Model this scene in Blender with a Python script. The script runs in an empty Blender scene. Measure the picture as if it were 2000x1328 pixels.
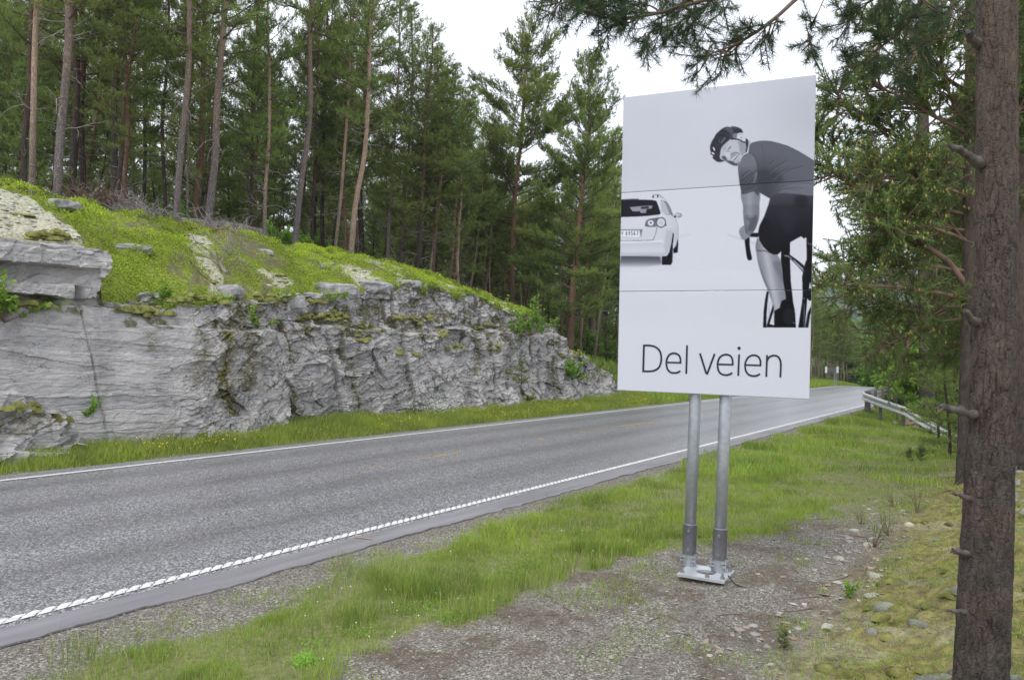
import bpy, math, random
import numpy as np
from mathutils import Vector, Matrix, Quaternion
sc = bpy.context.scene
# ------------------------------------------------------------------ camera
F_PX, EYE, ROLL, PITCH = 1500.0, 2.0, 0.027, math.atan(22 / 1500)
Fw = Vector((0, math.cos(PITCH), math.sin(PITCH)))
Rt = Vector((1, 0, 0)); Up = Rt.cross(Fw)
q = Quaternion(Fw, -ROLL)
Rt = q @ Rt; Up = q @ Up
if Rt.z < 0:
    q = Quaternion(Fw, 2 * ROLL); Rt = q @ Rt; Up = q @ Up
CAM = Vector((0, 0, EYE))
cd = bpy.data.cameras.new('camera'); cam = bpy.data.objects.new('camera', cd); sc.collection.objects.link(cam)
cd.sensor_width = 36; cd.lens = 36 * F_PX / 2000; cd.clip_start = 0.05; cd.clip_end = 20000
cam.matrix_world = Matrix(((Rt.x, Up.x, -Fw.x, CAM.x), (Rt.y, Up.y, -Fw.y, CAM.y), (Rt.z, Up.z, -Fw.z, CAM.z), (0, 0, 0, 1)))
sc.camera = cam
# ------------------------------------------------------------------ world: overcast sky
SUN_EL, SUN_ROT = math.radians(52), math.radians(215)
w = bpy.data.worlds.new('World'); sc.world = w; w.use_nodes = True
nt = w.node_tree; nt.nodes.clear()
out = nt.nodes.new('ShaderNodeOutputWorld'); bg = nt.nodes.new('ShaderNodeBackground')
sky = nt.nodes.new('ShaderNodeTexSky'); sky.sky_type = 'NISHITA'; sky.sun_disc = False
sky.sun_elevation = SUN_EL; sky.sun_rotation = SUN_ROT
mx = nt.nodes.new('ShaderNodeMixRGB'); tc = nt.nodes.new('ShaderNodeTexCoord')
no = nt.nodes.new('ShaderNodeTexNoise'); no.inputs['Scale'].default_value = 2.2; no.inputs['Detail'].default_value = 5
cr = nt.nodes.new('ShaderNodeValToRGB')
cr.color_ramp.elements[0].position = 0.3; cr.color_ramp.elements[0].color = (8.9, 9.3, 10.6, 1)
cr.color_ramp.elements[1].position = 0.7; cr.color_ramp.elements[1].color = (10.6, 10.8, 11.6, 1)
nt.links.new(tc.outputs['Generated'], no.inputs['Vector']); nt.links.new(no.outputs['Fac'], cr.inputs['Fac'])
mx.inputs['Fac'].default_value = 0.92
nt.links.new(sky.outputs['Color'], mx.inputs['Color1']); nt.links.new(cr.outputs['Color'], mx.inputs['Color2'])
nt.links.new(mx.outputs['Color'], bg.inputs['Color']); nt.links.new(bg.outputs['Background'], out.inputs['Surface'])
bg.inputs['Strength'].default_value = 0.1
sd = bpy.data.lights.new('sun', 'SUN'); so = bpy.data.objects.new('sun', sd); sc.collection.objects.link(so)
sd.energy = 1.1; sd.angle = math.radians(24); sd.color = (1.0, 0.97, 0.93)
sdir = Vector((math.sin(SUN_ROT) * math.cos(SUN_EL), math.cos(SUN_ROT) * math.cos(SUN_EL), math.sin(SUN_EL)))
so.rotation_euler = sdir.to_track_quat('Z', 'Y').to_euler()
vs = sc.view_settings
vs.view_transform = 'Standard'; vs.look = 'None'; vs.gamma = 1; vs.exposure = 0.50; vs.use_curve_mapping = False
sc.cycles.max_bounces = 8; sc.cycles.diffuse_bounces = 5; sc.cycles.transparent_max_bounces = 4
sc.cycles.volume_bounces = 1

# ------------------------------------------------------------------ coordinates
TH = math.atan2(0.832, 0.555)           # road direction
DX, DY = math.cos(TH), math.sin(TH)
NX, NY = -DY, DX
def st(s, t, z=0.0):                    # road frame -> world
    return Vector((DX * s + NX * t, DY * s + NY * t, z))
def to_st(x, y): return DX * x + DY * y, NX * x + NY * y
def pray(px, py):                       # viewing ray of a photo pixel, unit depth
    return Fw + Rt * ((px - 1000) / F_PX) + Up * ((664 - py) / F_PX)
def pix(px, py, depth): return CAM + pray(px, py) * depth
def pix_z(px, py, z):                   # point of that ray at height z
    r = pray(px, py); return CAM + r * ((z - EYE) / r.z)
def pix_t(px, t):                       # ground plan position under column px at offset t
    r = pray(px, 690); k = t / (NX * r.x + NY * r.y); return Vector((r.x * k, r.y * k, 0))
def pix_tz(px, py, t):
    r = pray(px, py); k = t / (NX * r.x + NY * r.y); return CAM + r * k

# ------------------------------------------------------------------ noise
def _h(a, b, s):
    a = a.astype(np.int64); b = b.astype(np.int64)
    n = (a * 374761393 + b * 668265263 + s * 982451653) & 0x7fffffff
    n = ((n ^ (n >> 13)) * 1274126177) & 0x7fffffff
    n = ((n ^ (n >> 16)) * 1103515245) & 0x7fffffff
    return (n & 0xffffff) / float(0xffffff)
def vn(x, y, seed=0):
    x = np.asarray(x, float); y = np.asarray(y, float)
    xi = np.floor(x); yi = np.floor(y); fx = x - xi; fy = y - yi
    fx = fx * fx * (3 - 2 * fx); fy = fy * fy * (3 - 2 * fy)
    a = _h(xi, yi, seed); b = _h(xi + 1, yi, seed); c = _h(xi, yi + 1, seed); d = _h(xi + 1, yi + 1, seed)
    return (a + (b - a) * fx) * (1 - fy) + (c + (d - c) * fx) * fy
def fbm(x, y, seed=0, o=4):
    v = 0; a = 0.5; n = 0
    for i in range(o):
        v = v + a * vn(np.asarray(x) * 2 ** i, np.asarray(y) * 2 ** i, seed + i * 17); n += a; a *= 0.5
    return v / n
def jvor(x, y, seed=0):                 # jittered-grid Voronoi: cell offsets, id hash, edge closeness
    xi = np.floor(x); yi = np.floor(y)
    f1 = np.full(x.shape, 9.0); f2 = np.full(x.shape, 9.0); cx = np.zeros(x.shape); cy = np.zeros(x.shape); hid = np.zeros(x.shape)
    for i in (-1, 0, 1):
        for j in (-1, 0, 1):
            gx = xi + i; gy = yi + j
            px = gx + _h(gx, gy, seed); py = gy + _h(gx, gy, seed + 5)
            d = np.hypot(x - px, y - py); m = d < f1
            f2 = np.where(m, f1, np.minimum(f2, d))
            cx = np.where(m, px, cx); cy = np.where(m, py, cy); hid = np.where(m, _h(gx, gy, seed + 9), hid)
            f1 = np.where(m, d, f1)
    return x - cx, y - cy, hid, f2 - f1

# ------------------------------------------------------------------ objects
COL = sc.collection
def tag(o, label=None, cat=None, group=None, kind=None):
    if label: o['label'] = label
    if cat: o['category'] = cat
    if group: o['group'] = group
    if kind: o['kind'] = kind
    return o
def npmesh(name, V, F, mats, smooth=False, attrs=None, midx=None):
    """F: (n,3) or (n,4) array, or list of such arrays"""
    me = bpy.data.meshes.new(name)
    if not isinstance(F, list): F = [F]
    F = [np.asarray(f, dtype=np.int32) for f in F if len(f)]
    V = np.asarray(V, dtype=np.float32)
    tot = np.concatenate([np.full(len(f), f.shape[1], dtype=np.int32) for f in F]) if F else np.zeros(0, np.int32)
    idx = np.concatenate([f.ravel() for f in F]) if F else np.zeros(0, np.int32)
    me.vertices.add(len(V)); me.vertices.foreach_set('co', V.ravel())
    me.loops.add(len(idx)); me.loops.foreach_set('vertex_index', idx)
    me.polygons.add(len(tot)); st_ = np.concatenate(([0], np.cumsum(tot)[:-1])).astype(np.int32) if len(tot) else tot
    me.polygons.foreach_set('loop_start', st_)
    me.polygons.foreach_set('use_smooth', np.full(len(tot), bool(smooth)))
    for m in (mats if isinstance(mats, (list, tuple)) else [mats]): me.materials.append(m)
    if midx is not None: me.polygons.foreach_set('material_index', np.asarray(midx, dtype=np.int32))
    me.update(calc_edges=True)
    for k, (dom, typ, val) in (attrs or {}).items():
        at = me.attributes.new(k, typ, dom)
        val = np.asarray(val, dtype=np.float32)
        at.data.foreach_set('color' if typ == 'FLOAT_COLOR' else 'value', val.ravel())
    return me
def link(name, me, parent=None, loc=None, rot=None):
    o = bpy.data.objects.new(name, me); COL.objects.link(o)
    if parent is not None: o.parent = parent
    if loc is not None: o.location = loc
    if rot is not None: o.rotation_euler = rot
    return o
def empty(name, loc=(0, 0, 0), rot=None):
    return link(name, None, None, loc, rot)
class Geo:
    """collects pieces, builds one mesh"""
    def __init__(s): s.v = []; s.q = []; s.t = []; s.n = 0; s.a = []; s.ta = []
    def add(s, V, Q=None, T=None, a=None):
        V = np.asarray(V, float).reshape(-1, 3)
        if Q is not None and len(Q):
            s.q.append(np.asarray(Q, int) + s.n)
        if T is not None and len(T):
            s.t.append(np.asarray(T, int) + s.n)
        s.v.append(V); s.n += len(V)
        s.a.append(np.full(len(V), 0.0 if a is None else a) if np.ndim(a) == 0 else np.asarray(a))
        return s
    def mesh(s, name, mat, smooth=False, attr=None):
        F = []
        if s.q: F.append(np.concatenate(s.q))
        if s.t: F.append(np.concatenate(s.t))
        at = {attr: ('POINT', 'FLOAT', np.concatenate(s.a))} if attr else None
        return npmesh(name, np.concatenate(s.v) if s.v else np.zeros((0, 3)), F, mat, smooth, at)
    def build(s, name, mat, parent=None, smooth=False, attr=None, loc=None, rot=None):
        return link(name, s.mesh(name, mat, smooth, attr), parent, loc, rot)
    def tube(s, pts, rad, n=8, cap=True, a=None):
        pts = np.asarray([tuple(p) for p in pts], float); m = len(pts)
        rad = np.full(m, rad) if np.ndim(rad) == 0 else np.asarray(rad, float)
        T = np.gradient(pts, axis=0); T /= np.linalg.norm(T, axis=1)[:, None] + 1e-9
        ref = np.array([0, 0, 1.0]) if abs(T[0][2]) < 0.9 else np.array([1.0, 0, 0])
        A = np.cross(T, ref); A /= np.linalg.norm(A, axis=1)[:, None] + 1e-9
        for i in range(1, m):
            if np.dot(A[i], A[i - 1]) < 0: A[i] = -A[i]
        B = np.cross(T, A)
        th = np.linspace(0, 2 * np.pi, n, endpoint=False)
        V = pts[:, None, :] + rad[:, None, None] * (np.cos(th)[None, :, None] * A[:, None, :] + np.sin(th)[None, :, None] * B[:, None, :])
        V = V.reshape(-1, 3); i = np.arange(m - 1)[:, None] * n; j = np.arange(n)[None, :]; k = (j + 1) % n
        Q = np.stack([i + j, i + k, i + n + k, i + n + j], -1).reshape(-1, 4)
        Tn = None
        if cap:
            V = np.concatenate([V, pts[:1], pts[-1:]]); c0 = m * n; c1 = c0 + 1; jj = np.arange(n); kk = (jj + 1) % n
            Tn = np.concatenate([np.stack([kk, jj, np.full(n, c0)], -1), np.stack([(m - 1) * n + jj, (m - 1) * n + kk, np.full(n, c1)], -1)])
        return s.add(V, Q, Tn, a)
    def box(s, c, size, M=None, a=None):
        x, y, z = [v / 2 for v in size]
        V = np.array([(i * x, j * y, k * z) for k in (-1, 1) for j in (-1, 1) for i in (-1, 1)], float)
        if M is not None: V = V @ np.asarray(M).T
        V += np.asarray(tuple(c))
        return s.add(V, [(0, 2, 3, 1), (4, 5, 7, 6), (0, 1, 5, 4), (2, 6, 7, 3), (0, 4, 6, 2), (1, 3, 7, 5)], None, a)
    def segs(s, P0, P1, r0, r1, a=None):   # many 3-sided twigs
        P0 = np.asarray(P0, float); P1 = np.asarray(P1, float); N = len(P0)
        if not N: return s
        r0 = np.broadcast_to(np.asarray(r0, float), (N,)); r1 = np.broadcast_to(np.asarray(r1, float), (N,))
        T = P1 - P0; T = T / (np.linalg.norm(T, axis=1)[:, None] + 1e-9)
        ref = np.where(np.abs(T[:, 2:3]) < 0.9, np.array([[0, 0, 1.0]]), np.array([[1.0, 0, 0]]))
        A = np.cross(T, ref); A /= np.linalg.norm(A, axis=1)[:, None] + 1e-9; B = np.cross(T, A)
        V = np.zeros((N, 6, 3))
        for k in range(3):
            c, d = math.cos(k * 2.094), math.sin(k * 2.094)
            V[:, k] = P0 + (A * c + B * d) * r0[:, None]; V[:, k + 3] = P1 + (A * c + B * d) * r1[:, None]
        b = np.arange(N)[:, None] * 6
        Q = np.concatenate([b + np.array([[0, 1, 4, 3]]), b + np.array([[1, 2, 5, 4]]), b + np.array([[2, 0, 3, 5]])])
        return s.add(V.reshape(-1, 3), Q, None, a)
def catmull(pts, n=8, closed=False):
    P = [np.asarray(tuple(p), float) for p in pts]; m = len(P); o = []
    for i in range(m if closed else m - 1):
        g = (lambda k: P[k % m]) if closed else (lambda k: P[min(max(k, 0), m - 1)])
        a, b, c, d = g(i - 1), g(i), g(i + 1), g(i + 2)
        for k in range(n):
            u = k / n
            o.append(0.5 * (2 * b + (c - a) * u + (2 * a - 5 * b + 4 * c - d) * u * u + (3 * b - a - 3 * c + d) * u ** 3))
    if not closed: o.append(P[-1])
    return np.array(o)
# ------------------------------------------------------------------ materials
class NT:
    def __init__(s, name):
        s.m = bpy.data.materials.new(name); s.m.use_nodes = True; s.t = s.m.node_tree; s.t.nodes.clear()
        s.out = s.t.nodes.new('ShaderNodeOutputMaterial')
    def n(s, typ, ins=None, **kw):
        nd = s.t.nodes.new('ShaderNode' + typ)
        for k, v in kw.items(): setattr(nd, k, v)
        for k, v in (ins or {}).items(): s.put(nd.inputs[k], v)
        return nd
    def put(s, inp, v):
        if isinstance(v, bpy.types.NodeSocket): s.t.links.new(v, inp)
        elif isinstance(v, bpy.types.Node): s.t.links.new(v.outputs[0], inp)
        else:
            if isinstance(v, (tuple, list)) and len(v) == 3 and inp.type == 'RGBA': v = (*v, 1)
            inp.default_value = v
    def obj(s): return s.n('TexCoord').outputs['Object']
    def map(s, vec, sc=(1, 1, 1), rot=(0, 0, 0), loc=(0, 0, 0)):
        return s.n('Mapping', {'Vector': vec, 'Scale': sc, 'Rotation': rot, 'Location': loc}).outputs[0]
    def noise(s, vec, scale, detail=4, rough=0.55, dist=0):
        return s.n('TexNoise', {'Vector': vec, 'Scale': scale, 'Detail': detail, 'Roughness': rough, 'Distortion': dist}).outputs['Fac']
    def vor(s, vec, scale, feat='F1', out='Distance', **kw):
        return s.n('TexVoronoi', {'Vector': vec, 'Scale': scale}, feature=feat, **kw).outputs[out]
    def ramp(s, fac, *st_):
        nd = s.n('ValToRGB', {'Fac': fac}); e = nd.color_ramp.elements
        while len(e) < len(st_): e.new(0.5)
        for k, (p, c) in enumerate(st_):
            e[k].position = p; e[k].color = (c, c, c, 1) if not isinstance(c, tuple) else (*c, 1)
        return nd.outputs[0]
    def mix(s, f, a, b, mode='MIX'):
        return s.n('MixRGB', {'Fac': f, 'Color1': a, 'Color2': b}, blend_type=mode).outputs[0]
    def math(s, op, a, b=0.0, c=0.0, clamp=False):
        return s.n('Math', {0: a, 1: b, 2: c}, operation=op, use_clamp=clamp).outputs[0]
    def attr(s, name, out='Fac'): return s.n('Attribute', attribute_name=name).outputs[out]
    def bump(s, h, strength=0.5, dist=0.02, normal=None):
        d = {'Height': h, 'Strength': strength, 'Distance': dist}
        if normal is not None: d['Normal'] = normal
        return s.n('Bump', d).outputs[0]
    def pbr(s, col, rough=0.7, metal=0.0, normal=None, spec=0.5, **kw):
        d = {'Base Color': col, 'Roughness': rough, 'Metallic': metal, 'Specular IOR Level': spec}
        if normal is not None: d['Normal'] = normal
        nd = s.n('BsdfPrincipled', d)
        for k, v in kw.items(): s.put(nd.inputs[k], v)
        s.t.links.new(nd.outputs[0], s.out.inputs['Surface']); return s.m
def simple(name, col, rough=0.6, metal=0.0, var=0.0, scale=8, bump=0.0, spec=0.5):
    n = NT(name)
    c = col; nm = None
    if var:
        f = n.noise(n.obj(), scale, 5)
        c = n.mix(n.ramp(f, (0.3, 0.0), (0.7, 1.0)), tuple(v * (1 - var) for v in col), tuple(min(1, v * (1 + var)) for v in col))
    if bump: nm = n.bump(n.noise(n.obj(), scale * 3, 5), bump, 0.01)
    return n.pbr(c, rough, metal, nm, spec)
def leafmat(name, dark, light, third=None, trans=0.35, rough=0.6, rnd=0.25):
    """foliage: colour by the tint stored on the mesh, a little translucent"""
    n = NT(name); t = n.attr('tint')
    stops = [(0.0, dark), (0.9, light)]
    if third: stops = [(0.0, dark), (0.8, light), (0.93, light), (0.97, third)]
    c = n.ramp(t, *stops)
    r = n.n('ObjectInfo').outputs['Random']
    c = n.n('HueSaturation', {'Color': c, 'Hue': n.math('MULTIPLY_ADD', r, 0.03, 0.485), 'Saturation': 1.0, 'Value': n.math('MULTIPLY_ADD', r, rnd, 1 - rnd / 2)}).outputs[0]
    p = n.n('BsdfPrincipled', {'Base Color': c, 'Roughness': rough, 'Specular IOR Level': 0.3})
    tr = n.n('BsdfTranslucent', {'Color': c})
    mxs = n.n('MixShader', {0: trans, 1: p.outputs[0], 2: tr.outputs[0]})
    n.t.links.new(mxs.outputs[0], n.out.inputs['Surface']); return n.m
def bark(name, lower, upper, plate=(0.55, 0.5, 0.48), h0=3.0, h1=7.0, vs=9, hrand=2.0, orange=0.0, bstr=0.8, warp=1.0, zs=0.3, crk=0.85):
    n = NT(name); o = n.obj(); sep = n.n('SeparateXYZ', {0: o})
    r = n.n('ObjectInfo').outputs['Random']
    nz = n.noise(o, 1.3, 4)
    h = n.math('ADD', n.math('ADD', sep.outputs['Z'], n.math('MULTIPLY', nz, 3.0)), n.math('MULTIPLY', r, hrand))
    up = n.n('MapRange', {'Value': h, 'From Min': h0 + 1.5, 'From Max': h1 + 1.5}).outputs[0]
    v = n.map(o, (1, 1, zs)); wn = n.n('VectorMath', {0: n.n('TexNoise', {'Vector': o, 'Scale': 6.0, 'Detail': 4.0}).outputs['Color'], 'Scale': warp}, operation='SCALE').outputs[0]; wv = n.n('VectorMath', {0: v, 1: wn}, operation='ADD').outputs[0]
    e = n.vor(wv, vs, 'DISTANCE_TO_EDGE'); hid = n.vor(wv, vs, 'F1', 'Color')
    crack = n.ramp(e, (0.0, 0.0), (0.12, 1.0))
    fine = n.noise(n.map(o, (1, 1, 0.4)), 28 if crk > .5 else 20, 7, 0.75)
    lo = n.mix(n.ramp(fine, (0.35, 0.0), (0.65, 1.0)), tuple(x * 0.45 for x in lower), tuple(min(1, x * 1.6) for x in lower))
    hb = n.n('SeparateColor', {0: hid}).outputs[0]
    lo = n.mix(n.math('MULTIPLY', hb, 0.45 if crk > .5 else 0.25), lo, plate)
    if orange: lo = n.mix(n.math('MULTIPLY', n.ramp(n.noise(o, 3.1, 5), (0.5, 0.0), (0.64, 1.0)), orange), lo, (0.30, 0.12, 0.06))
    uc = n.mix(n.ramp(fine, (0.35, 0.0), (0.65, 1.0)), tuple(x * 0.7 for x in upper), tuple(x * 1.25 for x in upper))
    c = n.mix(up, lo, uc)
    c = n.mix(n.math('MULTIPLY', n.math('SUBTRACT', 1.0, crack), n.math('MULTIPLY_ADD', up, -0.6 * crk / .85, crk)), c, tuple(x * 0.25 for x in lower))
    hh = n.math('ADD', n.math('MULTIPLY', crack, 0.8), n.math('MULTIPLY', fine, 0.5))
    return n.pbr(c, 0.85, 0, n.bump(hh, bstr, 0.03), 0.25)

M = {}
# sub stances
M['steel'] = simple('galvanised_steel', (0.40, 0.42, 0.44), 0.42, 0.65, 0.12, 22, 0.05)
M['steel_dark'] = simple('dull_steel_sleeve', (0.20, 0.20, 0.22), 0.5, 0.45, 0.15, 18, 0.08)
M['steel_plate'] = simple('zinc_plate', (0.58, 0.60, 0.62), 0.4, 0.5, 0.15, 9, 0.05)
M['bolt'] = simple('bolt_steel', (0.35, 0.34, 0.33), 0.4, 0.8)
M['black'] = simple('black_rubber', (0.02, 0.02, 0.022), 0.6)
M['ink'] = simple('dark_print', (0.012, 0.014, 0.028), 0.45)
M['white_metal'] = simple('white_panel', (0.78, 0.78, 0.80), 0.4)
n = NT('printed_panel')
M['print'] = n.pbr(n.attr('print', 'Color'), 0.5, 0, None, 0.15)
M['twig'] = simple('grey_dead_wood', (0.27, 0.24, 0.22), 0.85, 0, 0.35, 5)
M['twig_brown'] = simple('brown_twigs', (0.17, 0.115, 0.08), 0.85, 0, 0.4, 3)
M['branch'] = simple('pine_limb_bark', (0.12, 0.085, 0.062), 0.85, 0, 0.35, 6)
M['branch_warm'] = simple('warm_limb_bark', (0.20, 0.13, 0.095), 0.85, 0, 0.35, 6)
M['wood_post'] = simple('weathered_post', (0.16, 0.14, 0.115), 0.85, 0, 0.3, 7)
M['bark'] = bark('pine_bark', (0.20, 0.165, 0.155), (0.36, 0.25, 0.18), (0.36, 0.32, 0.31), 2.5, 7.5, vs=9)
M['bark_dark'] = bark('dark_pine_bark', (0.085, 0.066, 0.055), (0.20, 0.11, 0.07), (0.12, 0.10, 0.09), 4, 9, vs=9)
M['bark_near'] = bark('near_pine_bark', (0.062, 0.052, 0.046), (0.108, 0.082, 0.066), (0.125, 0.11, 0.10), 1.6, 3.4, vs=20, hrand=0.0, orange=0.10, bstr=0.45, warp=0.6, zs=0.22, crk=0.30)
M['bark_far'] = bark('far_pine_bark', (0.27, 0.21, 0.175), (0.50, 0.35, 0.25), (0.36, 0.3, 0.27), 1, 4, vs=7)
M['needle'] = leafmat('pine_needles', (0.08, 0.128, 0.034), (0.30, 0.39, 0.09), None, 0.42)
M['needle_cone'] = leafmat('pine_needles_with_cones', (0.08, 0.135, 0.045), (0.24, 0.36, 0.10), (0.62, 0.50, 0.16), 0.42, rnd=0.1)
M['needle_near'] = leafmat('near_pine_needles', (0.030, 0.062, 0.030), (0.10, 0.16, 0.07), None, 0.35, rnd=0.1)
M['leaf'] = leafmat('birch_leaves', (0.11, 0.22, 0.03), (0.34, 0.56, 0.08), None, 0.45)
M['leaf_far'] = leafmat('willow_leaves', (0.09, 0.16, 0.05), (0.20, 0.31, 0.09), None, 0.4)
M['grass'] = leafmat('grass_blades', (0.15, 0.22, 0.045), (0.42, 0.56, 0.09), (0.52, 0.45, 0.22), 0.4, rnd=0.0)
M['cover'] = leafmat('lingonberry_cover', (0.14, 0.21, 0.02), (0.48, 0.66, 0.06), (0.34, 0.20, 0.10), 0.35, rnd=0.0)
M['flower'] = simple('yellow_petals', (0.75, 0.55, 0.02), 0.6)
M['flower_white'] = simple('white_umbels', (0.75, 0.78, 0.70), 0.7)
n = NT('moss_cushions'); o = n.obj()
M['moss'] = n.pbr(n.mix(n.ramp(n.noise(o, 7, 6, 0.65), (0.35, 0.0), (0.65, 1.0)), (0.115, 0.118, 0.035), (0.36, 0.36, 0.115)), 0.95, 0, n.bump(n.noise(o, 60, 5, 0.7), 0.9, 0.03), 0.1)
n = NT('reindeer_lichen'); o = n.obj()
M['lichen'] = n.pbr(n.mix(n.ramp(n.noise(o, 5, 6, 0.65), (0.35, 0.0), (0.65, 1.0)), (0.38, 0.37, 0.29), (0.70, 0.70, 0.54)), 0.95, 0, n.bump(n.noise(o, 70, 5, 0.7), 1.0, 0.03), 0.1)
n = NT('grey_lichen'); o = n.obj()
M['lichen_grey'] = n.pbr(n.mix(n.ramp(n.noise(o, 8, 6, 0.65), (0.35, 0.0), (0.65, 1.0)), (0.24, 0.25, 0.20), (0.46, 0.47, 0.38)), 0.95, 0, n.bump(n.noise(o, 90, 5, 0.7), 1.0, 0.03), 0.1)
# rock
n = NT('schist_rock'); o = n.obj(); cr_ = n.attr('crack'); ms = n.attr('moss')
warp = n.n('TexNoise', {'Vector': o, 'Scale': 0.8, 'Detail': 3.0}).outputs['Color']
ov = n.n('VectorMath', {0: o, 1: n.n('VectorMath', {0: warp, 'Scale': 0.35}, operation='SCALE').outputs[0]}, operation='ADD').outputs[0]
lay = n.noise(n.map(ov, (0.9, 0.9, 13), (0, math.radians(9), 0)), 1.6, 9, 0.72)
big = n.noise(o, 0.9, 5)
fine = n.noise(o, 34, 6, 0.7)
c = n.mix(n.ramp(lay, (0.32, 0.0), (0.62, 1.0)), (0.27, 0.267, 0.27), (0.54, 0.525, 0.515))
c = n.mix(n.ramp(big, (0.38, 0.0), (0.62, 0.6)), c, (0.46, 0.42, 0.385))
c = n.mix(0.35, c, n.mix(n.ramp(fine, (0.4, 0.0), (0.6, 1.0)), (0.19, 0.19, 0.195), (0.60, 0.59, 0.58)))
v3 = n.vor(n.map(ov, (1, 1, 3.0), (0, math.radians(18), 0)), 3.6, 'DISTANCE_TO_EDGE')
kr = n.ramp(v3, (0.0, 1.0), (0.02, 0.0)); km = n.ramp(n.noise(o, 0.55, 3), (0.46, 0.0), (0.58, 1.0))
kr = n.math('MULTIPLY', n.math('MULTIPLY', kr, km), 0.8)
to = n.attr('tone')
c = n.mix(0.75, c, n.mix(to, (0.27, 0.265, 0.262), (0.62, 0.59, 0.55)))
v4 = n.vor(n.map(ov, (1, 1, 2.6), (0, math.radians(22), 0)), 8.5, 'DISTANCE_TO_EDGE')
k4 = n.math('MULTIPLY', n.math('MULTIPLY', n.ramp(v4, (0.0, 1.0), (0.05, 0.0)), n.ramp(n.noise(o, 1.1, 4), (0.50, 0.0), (0.60, 1.0))), .75)
c = n.mix(n.math('MAXIMUM', kr, k4), c, (0.05, 0.045, 0.04))
c = n.mix(n.math('MULTIPLY', cr_, 0.85), c, (0.045, 0.042, 0.04))
st_n = n.noise(n.map(o, (1.0, 1.0, .28)), 1.1, 6, .65)
c = n.mix(n.math('MULTIPLY', n.ramp(st_n, (0.50, 0.0), (0.62, 1.0)), 0.4), c, (0.18, 0.17, 0.16))
mcol = n.mix(n.ramp(n.noise(o, 14, 5), (0.4, 0.0), (0.6, 1.0)), (0.035, 0.03, 0.015), (0.16, 0.15, 0.03))
c = n.mix(n.math('MULTIPLY', ms, n.ramp(n.noise(o, 6, 6, 0.7), (0.40, 0.0), (0.5, 1.0))), c, mcol)
bh = n.math('ADD', n.math('MULTIPLY', lay, 1.2), n.math('ADD', n.math('MULTIPLY', fine, 0.35), n.math('MULTIPLY', kr, -0.9)))
M['rock'] = n.pbr(c, 0.8, 0, n.bump(bh, 0.55, 0.05), 0.3)
n = NT('loose_stone'); o = n.obj()
M['stone'] = n.pbr(n.mix(n.ramp(n.noise(o, 6, 6, 0.6), (0.35, 0.0), (0.65, 1.0)), (0.20, 0.195, 0.19), (0.42, 0.41, 0.40)), 0.8, 0, n.bump(n.noise(o, 25, 6), 0.6, 0.02), 0.3)
n = NT('pebbles'); 
M['pebble'] = n.pbr(n.ramp(n.attr('tint'), (0.0, (0.09, 0.083, 0.072)), (0.35, (0.20, 0.185, 0.165)), (0.7, (0.36, 0.34, 0.31)), (0.92, (0.30, 0.20, 0.14)), (1.0, (0.55, 0.53, 0.50))), 0.8, 0, None, 0.3)
# asphalt
n = NT('worn_asphalt'); o = n.obj(); sp = n.n('SeparateXYZ', {0: o})
agg = n.vor(o, 70, 'F1', 'Color'); av = n.n('SeparateColor', {0: agg}).outputs[0]
agd = n.vor(o, 70, 'F1', 'Distance')
patch = n.noise(n.map(o, (0.12, 1.6, 1)), 1.3, 5, 0.6)
tt = n.math('ADD', sp.outputs['Y'], n.math('MULTIPLY', n.noise(n.map(o, (0.15, 1, 1)), 1.0, 3), 0.5))
def track(c0, w0):
    return n.math('SUBTRACT', 1.0, n.math('DIVIDE', n.math('ABSOLUTE', n.math('SUBTRACT', tt, c0)), w0), clamp=True)
tr = n.math('MAXIMUM', n.math('MAXIMUM', track(7.25, 0.55), track(8.55, 0.5)), n.math('MAXIMUM', track(10.0, 0.55), track(11.4, 0.5)))
stone = n.ramp(av, (0.15, (0.055, 0.055, 0.06)), (0.5, (0.15, 0.147, 0.155)), (0.75, (0.34, 0.335, 0.345)), (1.0, (0.66, 0.65, 0.65)))
c = n.mix(n.ramp(patch, (0.35, 0.0), (0.65, 0.45)), stone, (0.215, 0.210, 0.218))
c = n.mix(n.math('MULTIPLY', n.math('MULTIPLY', tr, n.ramp(n.noise(n.map(o, (0.5, 2.5, 1)), 1.1, 5, 0.65), (0.3, 0.35), (0.7, 1.0))), 0.7), c, (0.105, 0.100, 0.100))
rr = n.math('ADD', n.math('MULTIPLY', n.noise(o, 60, 3), 0.15), n.math('MULTIPLY_ADD', patch, 0.2, 0.17))
M['asphalt'] = n.pbr(c, rr, 0, n.bump(n.math('MULTIPLY', agd, -1.0), 0.22, 0.005), 1.0)
n = NT('shoulder_asphalt'); o = n.obj()
c = n.mix(n.ramp(n.noise(n.map(o, (0.3, 2, 1)), 2.0, 6), (0.35, 0.0), (0.65, 1.0)), (0.17, 0.163, 0.17), (0.26, 0.25, 0.26))
M['asphalt_edge'] = n.pbr(c, 0.6, 0, n.bump(n.noise(o, 180, 3), 0.4, 0.004), 0.5)
n = NT('road_paint'); o = n.obj()
M['paint'] = n.pbr(n.mix(n.ramp(n.noise(o, 25, 6, 0.7), (0.3, 0.0), (0.6, 1.0)), (0.45, 0.44, 0.42), (0.80, 0.79, 0.76)), 0.6, 0, n.bump(n.noise(o, 90, 3), 0.3, 0.004))
M['paint_yellow'] = simple('faded_yellow_paint', (0.75, 0.42, 0.06), 0.65, 0, 0.3, 30)
M['paint_orange'] = simple('orange_survey_paint', (0.50, 0.27, 0.12), 0.7, 0, 0.2, 30)
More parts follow.
